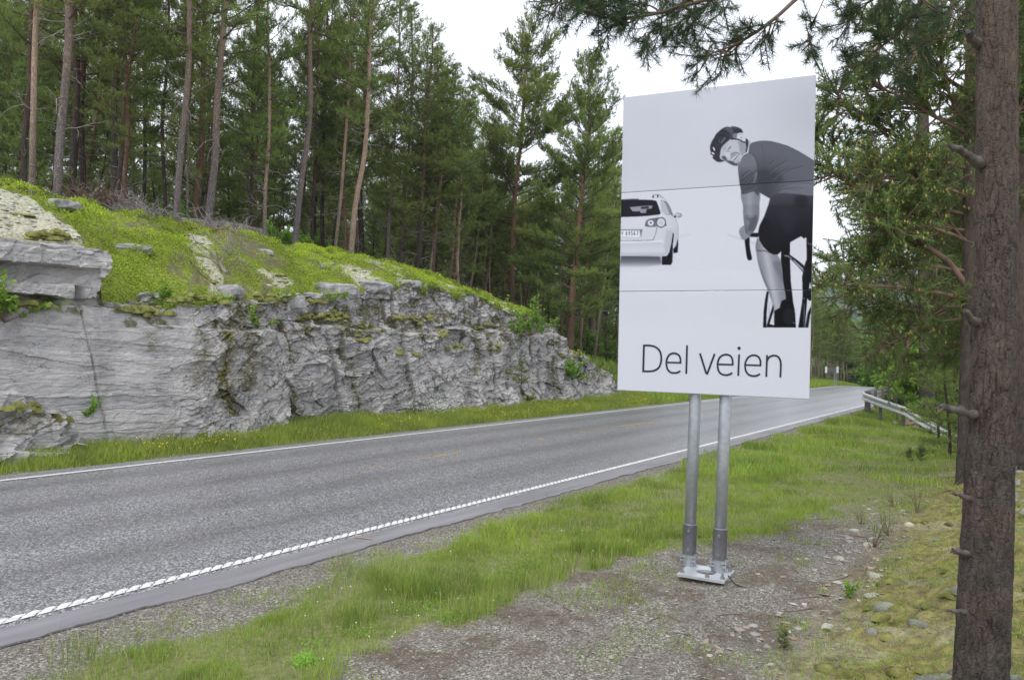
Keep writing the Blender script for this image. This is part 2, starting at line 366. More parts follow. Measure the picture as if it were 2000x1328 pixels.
# ground
n = NT('ground_surface'); o = n.obj()
z0 = n.n('SeparateColor', {0: n.attr('zone', 'Color')}); gr, cv, li = z0.outputs[0], z0.outputs[1], z0.outputs[2]
lt = n.math('MULTIPLY', n.attr('litter'), n.ramp(n.noise(o, 11, 6, 0.75), (0.40, 0.25), (0.56, 1.0)))
f1 = n.noise(o, 3.0, 6, 0.6); f2 = n.noise(o, 22, 6, 0.7); f3 = n.noise(o, 120, 4, 0.7)
peb = n.vor(o, 75, 'F1', 'Color'); pv = n.n('SeparateColor', {0: peb}).outputs[0]; pd = n.vor(o, 75, 'F1', 'Distance')
soil = n.mix(n.ramp(f2, (0.35, 0.0), (0.65, 1.0)), (0.13, 0.13, 0.06), (0.24, 0.25, 0.10))
grav = n.ramp(pv, (0.1, (0.105, 0.098, 0.078)), (0.5, (0.205, 0.192, 0.158)), (0.85, (0.33, 0.312, 0.262)), (1.0, (0.54, 0.52, 0.46)))
grav = n.mix(n.ramp(f1, (0.40, 0.0), (0.62, 0.55)), grav, (0.17, 0.145, 0.125))
covc = n.mix(n.ramp(f2, (0.38, 0.0), (0.62, 1.0)), (0.07, 0.09, 0.015), (0.27, 0.34, 0.04))
lic = n.mix(n.ramp(f2, (0.38, 0.0), (0.62, 1.0)), (0.22, 0.20, 0.13), (0.60, 0.58, 0.43))
moy = n.mix(n.ramp(n.noise(o, 9, 6, 0.7), (0.36, 0.0), (0.62, 1.0)), (0.12, 0.095, 0.05), (0.30, 0.27, 0.10))
litc = n.mix(n.ramp(f2, (0.38, 0.0), (0.62, 1.0)), (0.062, 0.048, 0.033), (0.17, 0.134, 0.096))
c = n.mix(gr, soil, grav)
c = n.mix(lt, c, litc)
c = n.mix(n.math('MULTIPLY', n.attr('mossy'), n.ramp(n.noise(o, 4.5, 6, 0.75), (0.36, 0.45), (0.5, 1.0))), c, moy)
c = n.mix(cv, c, covc); c = n.mix(li, c, lic)
hb = n.math('ADD', n.math('MULTIPLY', f2, 0.6), n.math('ADD', n.math('MULTIPLY', f3, 0.3), n.math('MULTIPLY', n.math('MULTIPLY', pd, gr), -0.5)))
M['ground'] = n.pbr(c, 0.92, 0, n.bump(hb, 0.8, 0.02), 0.2)
n = NT('wooded_hillside'); o = n.obj()
M['hill'] = n.pbr(n.mix(n.ramp(n.noise(o, 0.035, 8, 0.75), (0.4, 0.0), (0.6, 1.0)), (0.022, 0.042, 0.028), (0.07, 0.105, 0.055)), 0.95, 0, n.bump(n.noise(o, 0.06, 8, 0.8), 1.0, 20), 0.1)
# ------------------------------------------------------------------ terrain functions (road frame: s along, t to the left)
ZR = math.radians(0) + TH
def roadz(s):
    s = np.asarray(s, float)
    return np.maximum(-0.0016 * np.maximum(0, s - 60) ** 2, -9)
def tface(s):
    s = np.asarray(s, float)
    return 14.0 + 0.04 * np.maximum(0, s - 18) + 0.5 * np.maximum(0, s - 29.4) ** 2 - 0.25 * np.exp(-((s - 8) / 3.0) ** 2)
SLAB = 7.55
def ztop(s):
    s = np.asarray(s, float)
    z = np.interp(s, [-8, 5.8, 8.5, 11.7, 14.3, 17.2, 20.5, 23.0, 25.4, 25.8, 27.5, 29.4, 30.4, 31.5], [2.7, 2.6, 2.65, 2.95, 3.3, 3.82, 3.62, 3.3, 2.95, 2.15, 1.7, 1.15, 0.55, 0.1])
    z = z + np.where(s < SLAB, np.interp(s, [-8, SLAB - 0.06, SLAB], [1.1, 0.98, 0.0]), 0)
    return z + 0.16 * (fbm(s * 1.7, s * 0 + 3.3, 11, 3) - 0.5) * (s < 29) + 0.24 * (vn(np.floor(s * 1.6), s * 0, 4) - 0.5) * (s > 9) * (s < 31)
def zcrest(s):
    s = np.asarray(s, float)
    return np.interp(s, [-20, 8, 12, 15, 18.6, 22.2, 25.5, 28, 32, 38, 60, 80, 200], [5.3, 5.25, 5.15, 5.0, 4.85, 4.45, 3.75, 3.1, 2.0, 1.5, 1.7, 1.2, 0]) + np.minimum(0, roadz(s)) * (s > 70)
def hill(s, t):
    tf = tface(np.minimum(s, 30.6)); zt = ztop(s); zc = zcrest(s)
    tc = np.interp(s, [0, 20, 26, 40], [19.6, 19.2, 18.5, 20])
    u = np.clip((t - tf - 0.75) / (tc - tf - 0.75), 0, 1)
    sh = np.sin(u * np.pi / 2) ** np.interp(s, [0, 7, 8, 40], [0.75, 0.75, 0.95, 1.0])
    z = zt + (zc - zt) * sh + 0.02 * np.clip(t - tc, 0, 40)
    n1 = (fbm(s * 0.9, t * 0.9, 21, 4) - 0.5) * 0.42 + (fbm(s * 3.1, t * 3.1, 25, 3) - 0.5) * 0.14
    return z + n1 * np.clip((t - tf) / 1.2, 0.0, 1)
def G(s, t):
    s = np.asarray(s, float); t = np.asarray(t, float)
    rz = roadz(s)
    ra = np.interp(t, [-400, -60, -15, -8, -3, -0.6, 0.3, 0.75, 1.05, 1.5, 2.4, 3.5, 4.7, 5.35, 5.7, 12.2, 12.6, 13.4, 14.2],
                   [-10, -8, -1, 0.35, 0.56, 0.50, 0.36, 0.18, 0.1, 0.06, 0.03, -0.03, -0.05, -0.008, -0.012, -0.03, -0.06, 0.04, 0.14])
    rb = np.interp(t, [-400, -60, -10, -3, 0, 2, 4.0, 4.9, 5.35, 5.7, 12.2, 12.6, 13.4, 14.2],
                   [-12, -10, -3.6, -1.3, -0.42, -0.16, -0.06, -0.04, -0.008, -0.012, -0.03, -0.06, 0.04, 0.14])
    rc = np.interp(t, [-400, -60, -10, -3, 0, 3, 4.6, 5.1, 5.35, 5.7, 12.2, 12.6, 13.4, 14.2],
                   [-13, -11, -5, -3.6, -2.7, -1.5, -0.35, -0.08, -0.008, -0.012, -0.03, -0.06, 0.04, 0.14])
    ka = np.clip((s - 15.5) / 7, 0, 1); ka = ka * ka * (3 - 2 * ka)
    kb = np.clip((s - 27) / 8, 0, 1); kb = kb * kb * (3 - 2 * kb)
    z = ra * (1 - ka) + rb * ka; z = z * (1 - kb) + rc * kb
    off = np.clip((5.3 - t) / 1.6, 0, 1)
    bank = np.clip((1.25 - t) / 0.7, 0, 1) * (1 - ka)
    z = z + off * ((fbm(s * 0.7, t * 0.7, 31, 4) - 0.5) * 0.10 + (fbm(s * 4, t * 4, 35, 3) - 0.5) * 0.035)
    hum = fbm(s * 1.6, t * 1.6, 41, 3); z = z + bank * ((hum - 0.5) * 0.30 + (fbm(s * 6, t * 6, 43, 3) - 0.5) * 0.10 + (fbm(s * 17, t * 17, 44, 2) - .5) * .035)
    z = z + rz
    tf = tface(np.minimum(s, 30.6)) + 0.75
    k = np.clip((t - tf) / 0.25, 0, 1) * np.clip((32.6 - s) / 1.5, 0, 1)
    k2 = np.clip((t - 13.6) / 4.5, 0, 1) ** 1.0 * np.clip((s - 31) / 1.6, 0, 1)
    hz = hill(s, np.maximum(t, 14.0))
    kk = np.maximum(k, np.clip(k2, 0, 1))
    return z * (1 - kk) + np.where(kk > 0, hz, 0) * kk
def Gw(x, y):
    s, t = to_st(x, y); return float(G(np.array([s]), np.array([t]))[0])
# vegetation / material zones
def gravel_edge(s): return np.interp(s, [0, 3.4, 6.8, 7.6, 8.7, 12, 16, 19], [3.2, 3.45, 3.5, 3.2, 2.5, 2.0, 1.3, 0.9])
def grass_edge(s): return np.interp(s, [0, 2.6, 4, 5, 7, 10, 20, 40], [4.6, 4.8, 4.9, 5.0, 5.1, 5.15, 5.2, 5.2])
def sstep(a, b, x): u = np.clip((x - a) / (b - a), 0, 1); return u * u * (3 - 2 * u)
def zones(s, t):
    wob = (fbm(s * 1.1, t * 1.1, 51, 4) - 0.5) * 1.3; wob2 = (fbm(s * 5, t * 5, 53, 3) - 0.5) * 0.5
    ge = grass_edge(s) + wob * 0.45 + wob2 * 0.4
    gp = gravel_edge(s) + wob * 0.7 + wob2
    right = t < 5.6
    gravel = np.maximum(sstep(ge - 0.15, ge + 0.1, t), (1 - sstep(gp - 0.15, gp + 0.1, t)) * (1 - .85 * sstep(9.3, 11.5, s + wob)) * (1 - sstep(15.5, 18, s)) * sstep(0.7, 1.2, t)) * right
    gravel = np.maximum(gravel, (t > 5.5) * (t < 12.75))
    gravel = np.maximum(gravel, (s > 33) * (t < 4.2) * (t > -2) * 0.8)
    mossy = (1 - sstep(0.9, 1.5, t + wob * 0.5)) * (1 - sstep(18, 24, s)) * right
    hl = sstep(14.2, 14.5, t) * (s < 34)
    li = mossy * sstep(0.54, 0.64, fbm(s * 2.1 + 7, t * 2.1, 61, 4)) * 0.35
    litter = mossy * sstep(0.44, 0.58, fbm(s * 1.7, t * 1.7 + 9, 63, 4)) * 0.95
    litter = np.maximum(litter, (gravel > 0.3) * right * (t < 4.2) * sstep(0.56, 0.66, fbm(s * 2.6, t * 2.6 + 9, 65, 5)) * 0.8)
    # hillside
    cvn = fbm(s * 0.55 + 3, t * 0.8, 71, 4) * .72 + fbm(s * 2.6, t * 2.6, 72, 4) * .28
    sp = lambda a, b, ra, rb: np.exp(-((s - a) / ra) ** 2 - ((t - b) / rb) ** 2)
    ln_ = np.exp(-((s - (10.5 + .38 * (t - 14.6))) / .38) ** 2) * (t < 17.7)
    spots = np.maximum.reduce([ln_ * .85, sp(12.5, 15.3, .5, .45), sp(15.6, 15.5, .7, .8), sp(18.2, 16.8, .9, .5), sp(20.5, 15.6, 1.0, .4), (s > 17) * sstep(.50, .60, cvn) * .8]) 
    lich = np.maximum(sstep(.44, .60, spots + 1.3 * (fbm(s * 2.6, t * 2.6, 74, 4) - .5)), (s < SLAB) * (t < 18.6 + (fbm(s * 2, t * 2, 75, 2) - .5)))
    cr_ = t > np.interp(s, [0, 20, 26, 40], [19.4, 19.0, 18.2, 19.0]) + (fbm(s, t, 73, 3) - 0.5) * 2
    gap = sstep(0.57, 0.66, fbm(s * 1.2 + 5, t * 1.2, 77, 4) * .6 + fbm(s * 4, t * 4, 78, 3) * .4 + .34 * np.exp(-((s - 12.8) / .9) ** 2 - ((t - 16.8) / 1.6) ** 2) + .25 * np.exp(-((s - 15.2) / 2.5) ** 2 - ((t - 18.7) / .5) ** 2) + .12 * np.exp(-((s - 9.3) / .3) ** 2 - ((t - 17.2) / .8) ** 2))
    li = np.where(hl > 0, lich * (1 - cr_), li); 
    cover = hl * (1 - lich) * (1 - cr_) * (1 - gap * 0.85)
    litter = np.where(hl > 0, np.maximum(cr_ * 1.0, gap * (1 - lich)), litter)
    far = (s > 30) * (t > 15.2); litter = np.where(far, 0.75, litter)
    wood = (t < -4) * 1.0; litter = np.maximum(litter, wood * 0.6)
    mossy = np.where(hl > 0, sstep(0.5, 0.56, fbm(s * 3, t * 3, 79, 3)) * lich * 0.5, mossy)
    return gravel, cover, li, litter, mossy

def axis(*seg):
    o = []
    for a, b, st_ in seg: o.append(np.arange(a, b, st_))
    return np.concatenate(o)
S = axis((-60, -14, 4), (-14, -2, 0.5), (-2, 2, 0.12), (2, 13, 0.045), (13, 32, 0.11), (32, 76, 0.5), (76, 130, 3), (130, 960, 40))
Tt = axis((-660, -100, 80), (-100, -16, 6), (-16, -4, 0.5), (-4, -1.5, 0.15), (-1.5, 5.4, 0.05), (5.4, 12.4, 0.7), (12.4, 14.3, 0.1), (14.3, 15.4, 0.04), (15.4, 20, 0.09), (20, 34, 0.8), (34, 100, 6), (100, 210, 20))
SS, TTm = np.meshgrid(S, Tt, indexing='ij')
ZZ = G(SS, TTm)
# keep the sheet a little under the road
onroad = (TTm > 5.62) & (TTm < 12.35); ZZ = np.where(onroad, roadz(SS) - 0.06, ZZ)
gz = zones(SS, TTm)
V = np.stack([SS, TTm, ZZ], -1).reshape(-1, 3); a, b = SS.shape
i = (np.arange(a - 1)[:, None] * b + np.arange(b - 1)[None, :]).ravel()
Q = np.stack([i, i + b, i + b + 1, i + 1], -1)
zc = np.stack([gz[0], gz[1], gz[2], np.ones_like(gz[0])], -1).reshape(-1, 4)
me = npmesh('ground', V, Q, M['ground'], True, {'zone': ('POINT', 'FLOAT_COLOR', zc), 'litter': ('POINT', 'FLOAT', gz[3].ravel()), 'mossy': ('POINT', 'FLOAT', gz[4].ravel())})
ROT = (0, 0, TH)
tag(link('ground', me, rot=ROT), kind='structure')

# ------------------------------------------------------------------ road
def strip(name, t0, t1, s0, s1, ds, z, mat, jag0=0.0, jag1=0.0, kind='structure', thick=0.0, nt_=2):
    s = np.arange(s0, s1 + ds, ds)
    e0 = t0 + ((fbm(s * 1.3, s * 0, 81, 4) - 0.5) * 1.2 + (fbm(s * 7, s * 0, 84, 3) - .5) * 1.1) * jag0; e1 = t1 + (fbm(s * 1.3, s * 0 + 5, 82, 4) - 0.5) * 2 * jag1
    u = np.linspace(0, 1, nt_)
    T_ = e0[:, None] * (1 - u) + e1[:, None] * u; S_ = np.repeat(s[:, None], nt_, 1); Z_ = roadz(S_) + z
    v = np.stack([S_, T_, Z_], -1)
    if thick:   # drop a lip on the low side
        lip = v[:, :1].copy(); lip[..., 2] -= thick; v = np.concatenate([lip, v], 1); 
    m = v.shape[1]; v = v.reshape(-1, 3); i = (np.arange(len(s) - 1)[:, None] * m + np.arange(m - 1)[None, :]).ravel()
    return npmesh(name, v, np.stack([i, i + m, i + m + 1, i + 1], -1), mat, False)
tag(link('road', strip('road', 5.56, 12.32, -40, 140, 0.4, 0.0, M['asphalt'], 0.0, 0.05, nt_=9), rot=ROT), kind='structure')
tag(link('road_edge', strip('road_edge', 5.46, 5.82, -40, 140, 0.05, 0.004, M['asphalt_edge'], 0.08, 0.0, thick=0.014), rot=ROT), kind='structure')
# far edge line, plain; near edge line profiled with two interlocking rows
tag(link('road_marking', strip('road_marking', 11.80, 11.91, -20, 110, 0.4, 0.008, M['paint']), rot=ROT), kind='structure')
g = Geo()
rng = np.random.default_rng(5)
s0 = -3.0
def rumble(s, tc, L, W, H, sk):
    nxx, nyy = 5, 3
    vv = []
    for a_ in np.linspace(-1, 1, nxx):
        for b_ in np.linspace(-1, 1, nyy):
            h = H * (1 - a_ ** 4) * (1 - b_ ** 4) if abs(a_) < 1 and abs(b_) < 1 else -0.002
            vv.append((s + a_ * L / 2 + b_ * sk, tc + b_ * W / 2, h + 0.008))
    q_ = [(i * nyy + j, (i + 1) * nyy + j, (i + 1) * nyy + j + 1, i * nyy + j + 1) for i in range(nxx - 1) for j in range(nyy - 1)]
    g.add(vv, q_)
while s0 < 30:
    for k, tc_ in enumerate((5.925, 5.972)):
        rumble(s0 + k * 0.055 + rng.uniform(-.005, .005), tc_, 0.096, 0.042, 0.012, 0.018)
    s0 += 0.11
tag(g.build('road_marking', M['paint'], smooth=True, rot=ROT), kind='structure')
tag(link('road_marking', strip('road_marking', 5.89, 6.0, 30, 110, 0.4, 0.008, M['paint']), rot=ROT), kind='structure')
tag(link('road_marking', strip('road_marking', 5.885, 6.005, -40, -3, 0.4, 0.008, M['paint']), rot=ROT), kind='structure')
# worn fragments of the yellow centre line
g = Geo()
for (x0, y0, x1, y1, wd) in [(706, 913, 722, 912, .05), (728, 910, 758, 907, .03), (800, 900, 812, 899, .03), (817, 897, 838, 894, .05), (848, 892, 874, 888.5, .10), (884, 886, 894, 884.5, .08), (1050, 858.5, 1061, 857, .08), (1131, 844.5, 1142, 843, .07), (1150, 842, 1200, 834.5, .03), (1212, 833, 1278, 825.5, .10), (1340, 814, 1352, 812, .06)]:
    p0 = pix_z(x0, y0, 0); p1 = pix_z(x1, y1, 0); sa, ta = to_st(p0.x, p0.y); sb, tb = to_st(p1.x, p1.y)
    for k in range(8):
        u0, u1 = k / 8, (k + rng.uniform(.6, 1.0)) / 8
        sA, sB = sa + (sb - sa) * u0, sa + (sb - sa) * u1; tA = ta + (tb - ta) * u0; w0, w1 = wd * rng.uniform(.5, 1, 2)
        g.add([(sA, tA - w0 / 2, .008), (sB, tA - w1 / 2, .008), (sB, tA + w1 / 2, .008), (sA, tA + w0 / 2, .008)], [(0, 1, 2, 3)])
tag(g.build('road_marking', M['paint_yellow'], rot=ROT), kind='structure')
g = Geo(); p0 = pix_z(692, 1050, 0); p1 = pix_z(730, 1055, 0); dv = (p1 - p0).normalized(); pv = Vector((-dv.y, dv.x, 0)) * .012
g.add([tuple(p0 - pv + Vector((0, 0, .012))), tuple(p1 - pv + Vector((0, 0, .012))), tuple(p1 + pv + Vector((0, 0, .012))), tuple(p0 + pv + Vector((0, 0, .012)))], [(0, 1, 2, 3)])
tag(g.build('road_marking', M['paint_orange']), kind='structure')

# ------------------------------------------------------------------ rock cutting
def rot2(x, y, a): c, d = math.cos(a), math.sin(a); return x * c + y * d, -x * d + y * c
def clipcell(x, y, sx, sy, seed, tilt):
    dx, dy, hid, e = jvor(x / sx, y / sy, seed)
    h2 = (hid * 7.31) % 1.0; h3 = (hid * 13.7) % 1.0
    return (hid - 0.5) + tilt * ((h2 - 0.5) * dx + (h3 - 0.5) * dy), e
s = np.arange(-5, 31.9, 0.020); NV = 210
zt = ztop(s) + 0.03
u = np.linspace(0, 1, NV)
zlow = zt - np.where(s < SLAB, np.interp(s, [-8, SLAB - 0.06, SLAB], [1.1, 0.98, 0.0]), 0) - .12; NL = 160
Sg = np.repeat(s[:, None], NV, 1); ua = np.arange(NL) / NL; ub = np.linspace(0, 1, NV - NL)
Zg = np.concatenate([-0.15 + (zlow[:, None] + .15) * ua[None], zlow[:, None] + (zt - zlow)[:, None] * ub[None]], 1)
wx = Sg + (fbm(Sg * 1.3, Zg * 1.3, 91, 3) - .5) * 0.35; wz = Zg + (fbm(Sg * 1.3, Zg * 1.3, 92, 3) - .5) * 0.16
left = 1 - sstep(8.6, 9.3, Sg - 0.35 * (Zg - 1)); slabz = (Sg < SLAB + .5)
mid = sstep(8.6, 9.3, Sg - 0.35 * (Zg - 1)) * (1 - sstep(11.6, 11.65, Sg + 0.24 * (Zg - 1.2) ** 2 - 0.05))
rgt = 1 - left - mid; rgt = np.clip(rgt, 0, 1)
# broad blocks
tl = np.where(Sg < 11.9, 0.62, 0.26)                 # bedding steeper in the broken middle panel
r1x, r1z = rot2(wx, wz, 0.55); b1, e1 = clipcell(r1x, r1z, 1.5, 0.85, 101, 1.5)
r2x = wx * np.cos(tl) + wz * np.sin(tl); r2z = -wx * np.sin(tl) + wz * np.cos(tl)
b2, e2 = clipcell(r2x, r2z, 0.75, 0.20, 102, 1.1)
b3, e3 = clipcell(r2x + .3 * r2z, r2z, 0.30, 0.085, 103, 0.9)
b4, e4 = clipcell(wx + .4 * wz, wz - .25 * wx, 0.13, 0.05, 104, 1.0)
b5, e5 = clipcell(wx - .5 * wz, wz + .5 * wx, 0.42, 0.5, 106, 1.4)
bl, el = clipcell(wx, wz * 1.0 + 0.06 * Sg, 3.2, 0.24, 105, 0.4)
bm2, em2 = clipcell(wx, wz + .04 * Sg, 1.1, 0.07, 107, 0.4)
tone = .5 * (rgt + mid) * ((b5 + .5) * .5 + (b2 + .5) * .5) + left * .5 * (bl + .5) + .25 * (b3 + .5) + .25 * (b4 + .5)
disp = (rgt * 1.0 + mid * 0.9 + left * 0.08) * 0.15 * b1
disp += (rgt * 1.0 + mid * 1.0 + left * 0.04) * 0.07 * b5
disp += (rgt * 1.0 + mid * 1.0 + left * 0.05) * 0.075 * b2
disp += (rgt + mid + left * 0.08) * 0.042 * b3 + (rgt + mid + left * 0.2) * 0.026 * b4
disp += left * (0.030 * bl + 0.014 * bm2) + (1 - left) * 0.03 * bl
# vertical ribs between drill lines, right part
ribx = (Sg + .10 * Zg - 12.2) / 1.38; ribh = vn(np.floor(ribx), Sg * 0, 7); ribd = np.abs(ribx - np.round(ribx))
disp += rgt * ((ribh - 0.5) * 0.26 * (Sg < 26) - 0.05 * np.exp(-(ribd / .03) ** 2))
disp += 0.28 * left + 0.42 * mid - .12 * rgt * np.exp(-((Sg - 12.0) / .6) ** 2)                    # the left panels stand proud of the right ones
disp += 0.16 * (fbm(Sg * .45, Zg * .6, 111, 3) - .5)
# joint at px ~165, a thin groove
j = np.exp(-((Sg - (7.05 + 0.16 * (2.5 - Zg))) / 0.016) ** 2) * (Zg < 2.5) * (.5 + .5 * vn(Zg * 6, Sg * 0, 12)); disp -= 0.04 * j
disp += 0.0 * sstep(7.03, 7.06, Sg - 0.16 * (2.5 - Zg)) * left
# ledges: stepping back upward
led = sstep(2.25, 2.3, Zg - 0.15 * (fbm(Sg * .9, Sg * 0, 121, 2) - .5)) * (Sg < 12); disp -= led * 0.16 * (1 - (Sg < SLAB))
led2 = sstep(2.55, 2.62, Zg + 0.5 * (fbm(Sg * .8, Sg * 0, 122, 2) - .5)) * (Sg > 12); disp -= led2 * 0.30
# base boulders, left corner and right end
disp += (0.42 + .22 * b1 + .16 * b2 + .05 * b3) * (Zg < 0.95 + 0.6 * (fbm(Sg * 2.2, Sg * 0, 123, 3) - .5) + .25 * b5) * (Sg < 6.75 + .4 * b2 + .3 * b3 - .3 * Zg) * (1.05 - 0.55 * Zg)
disp += 0.35 * np.clip(0.9 - Zg, 0, 1) * (Sg > 19)
# overhanging slab block with its recess
zb = 2.72; inb = (Sg < SLAB - 0.03 + .06 * b3 - 0.28 * np.clip((3.45 - Zg) / 0.75, 0, 1)) & (Zg > zb + .10 * (fbm(Sg * 2.5, Sg * 0, 125, 3) - .5))
zl = Zg - 0.015 * (Sg - 5) + .05 * (fbm(Sg * 3.1, Sg * 0, 126, 4) - .5) + .02 * bm2
sl = np.where(zl > 3.24, 0.42, np.where(zl > 2.93, 0.10, 0.36))
sl = np.where((zl <= 3.24) & (zl > 2.93) & (Sg < 5.75), 0.34, sl)          # block filling the recess far left
sl = np.where((zl <= 3.24) & (zl > 2.93) & (Sg > 7.0), 0.10 + 0.30 * np.clip((Sg - 7.0) / 0.4, 0, 1), sl)
sl = np.where((zl <= 2.93) & (Sg > 6.85) & (Sg < 7.05), 0.02, sl)
disp = np.where(inb, sl + 0.06 + 0.10 * b1 + 0.05 * b5 * (sl > .2) + 0.03 * b2 + 0.02 * b3 + .014 * bm2 + 0.02 * (fbm(Sg * 2, Zg * 12, 131, 3) - .5), disp)
disp = np.where((Sg < SLAB + .3) & (Zg > 2.60) & (~inb), disp - 0.22, disp)
micro = (fbm(Sg * 5, Zg * 44, 141, 3) - .5) * 0.016 + (fbm(Sg * 16, Zg * 16, 142, 3) - .5) * 0.012
disp += micro
disp *= np.where(u[None, :] > 0.985, 0.8, 1)
Tg = tface(Sg) + 0.14 * Zg - disp
edl = lambda e_, w_: 1 - sstep(0.0, w_, e_)
crack = np.maximum.reduce([edl(e1, .025) * (1 - left), edl(e2, .055) * (1 - left), edl(e3, .07) * (1 - left) * .8, edl(e5, .025) * (1 - left) * .8, j * 0.9, edl(el, .02) * 0.4 * left, rgt * .8 * np.exp(-(ribd / .012) ** 2)])
crack = np.maximum(crack, np.exp(-((Sg - (11.62 - .24 * (Zg - 1.2) ** 2)) / .035) ** 2) * (Zg < 2.75))
crack *= .25 + .75 * sstep(0.40, 0.58, fbm(Sg * 2.3, Zg * 2.3, 151, 4))
crack = np.where(inb, 0, crack)
def streak(sc_, w_, z0, z1, k): return k * np.exp(-((Sg - sc_ - 0.12 * np.sin(Zg * 4)) / w_) ** 2) * (Zg > z0) * (Zg < z1)
moss = np.maximum.reduce([streak(9.9, .22, .5, 2.5, 1.0), streak(10.5, .3, 1.0, 2.45, .8), streak(9.3, .18, 1.1, 2.3, .6), streak(12.0, .15, .2, 2.6, .8), streak(14.0, .10, .2, 1.6, .9), streak(8.2, .15, 1.8, 2.2, .6),
                          streak(19.5, .2, 1.2, 3.3, .7), streak(21.3, .15, 2.0, 3.3, .7), streak(24.3, .25, 0.4, 1.9, .7), (Zg > 2.25) * sstep(.5, .6, fbm(Sg * 2, Zg * 3, 161, 3)) * .8 * (~inb), (Sg < 6.4) * (Zg < .8) * .6 * (Zg > .45), crack * .55 * sstep(.5, .6, fbm(Sg * .8, Zg, 163, 2))])
# cap running back under the turf
NC = 14; uc = np.linspace(0.08, 1.0, NC)
Sc = np.repeat(s[:, None], NC, 1); t_top = Tg[:, -1:]; Tc = t_top + uc[None, :] * 1.25
hz = hill(Sc, np.maximum(Tc, tface(Sc)))
lump = clipcell(Sc, Tc, .6, .3, 171, .4)[0]
Zc_ = Zg[:, -1:] * (1 - np.minimum(1, uc * 2.0)) + np.minimum(1, uc * 2.0) * (np.minimum(hz, Zg[:, -1:] + 0.25 * uc) + 0.02 + 0.09 * lump - 0.22 * uc ** 2)
S2 = np.concatenate([Sg, Sc], 1); T2 = np.concatenate([Tg, Tc], 1); Z2 = np.concatenate([Zg, Zc_], 1)
m = NV + NC; V = np.stack([S2, T2, Z2], -1).reshape(-1, 3)
i = (np.arange(len(s) - 1)[:, None] * m + np.arange(m - 1)[None, :]).ravel()
Q = np.stack([i + 1, i + m + 1, i + m, i], -1)[:, ::-1]
ck = np.concatenate([crack, np.zeros_like(Sc)], 1).ravel(); mo = np.concatenate([moss, np.full_like(Sc, .8) * (Sc > SLAB)], 1).ravel()
me = npmesh('rock_face', V, Q, M['rock'], False, {'crack': ('POINT', 'FLOAT', ck), 'moss': ('POINT', 'FLOAT', mo), 'tone': ('POINT', 'FLOAT', np.concatenate([tone, np.full_like(Sc, .5)], 1).ravel())})
tag(link('rock_face', me, rot=ROT), 'blasted grey schist rock cutting along the far side of the road', kind='structure')
def face_t(sv, zv):
    i_ = int(np.clip(round((sv + 5) / 0.020), 0, len(s) - 1)); k_ = int(np.clip(np.searchsorted(Zg[i_], zv), 0, NV - 1))
    return float(Tg[i_, k_])
FACE_S = s

# ------------------------------------------------------------------ far hills
def far_hill(name, pts, depth, thick):
    g_ = Geo(); xs = np.linspace(pts[0][0], pts[-1][0], 160); ys = np.interp(xs, [p[0] for p in pts], [p[1] for p in pts])
    r = np.random.default_rng(int(depth)); rows = 26; vv = []
    for k in range(len(xs)):
        p = pix(xs[k], ys[k] , depth); top = p.z * (1 + 0.03 * float(vn(xs[k] / 9, 0.0, 5)) ) 
        for j_ in range(rows):
            v_ = j_ / (rows - 1); z_ = -12 + (top + 12) * math.sin(v_ * math.pi / 2); back = thick * v_
            vv.append((p.x * (1 + back / depth), p.y + back - thick, z_ + 0.05 * top * (float(fbm(xs[k] / 40, v_ * 4, 9, 3)) - .5) * math.sin(v_ * math.pi)))
    q_ = [(a * rows + b, (a + 1) * rows + b, (a + 1) * rows + b + 1, a * rows + b + 1) for a in range(len(xs) - 1) for b in range(rows - 1)]
    g_.add(vv, q_); return tag(g_.build(name, M['hill'], smooth=True), kind='structure')
far_hill('hills', [(1150, 640), (1300, 600), (1500, 556), (1590, 524), (1640, 522), (1700, 548), (1800, 640), (2000, 690), (2150, 700)], 940, 260)
far_hill('hills', [(1200, 690), (1450, 670), (1560, 655), (1630, 640), (1700, 650), (1760, 640), (1900, 600), (2100, 560), (2400, 560)], 520, 160)
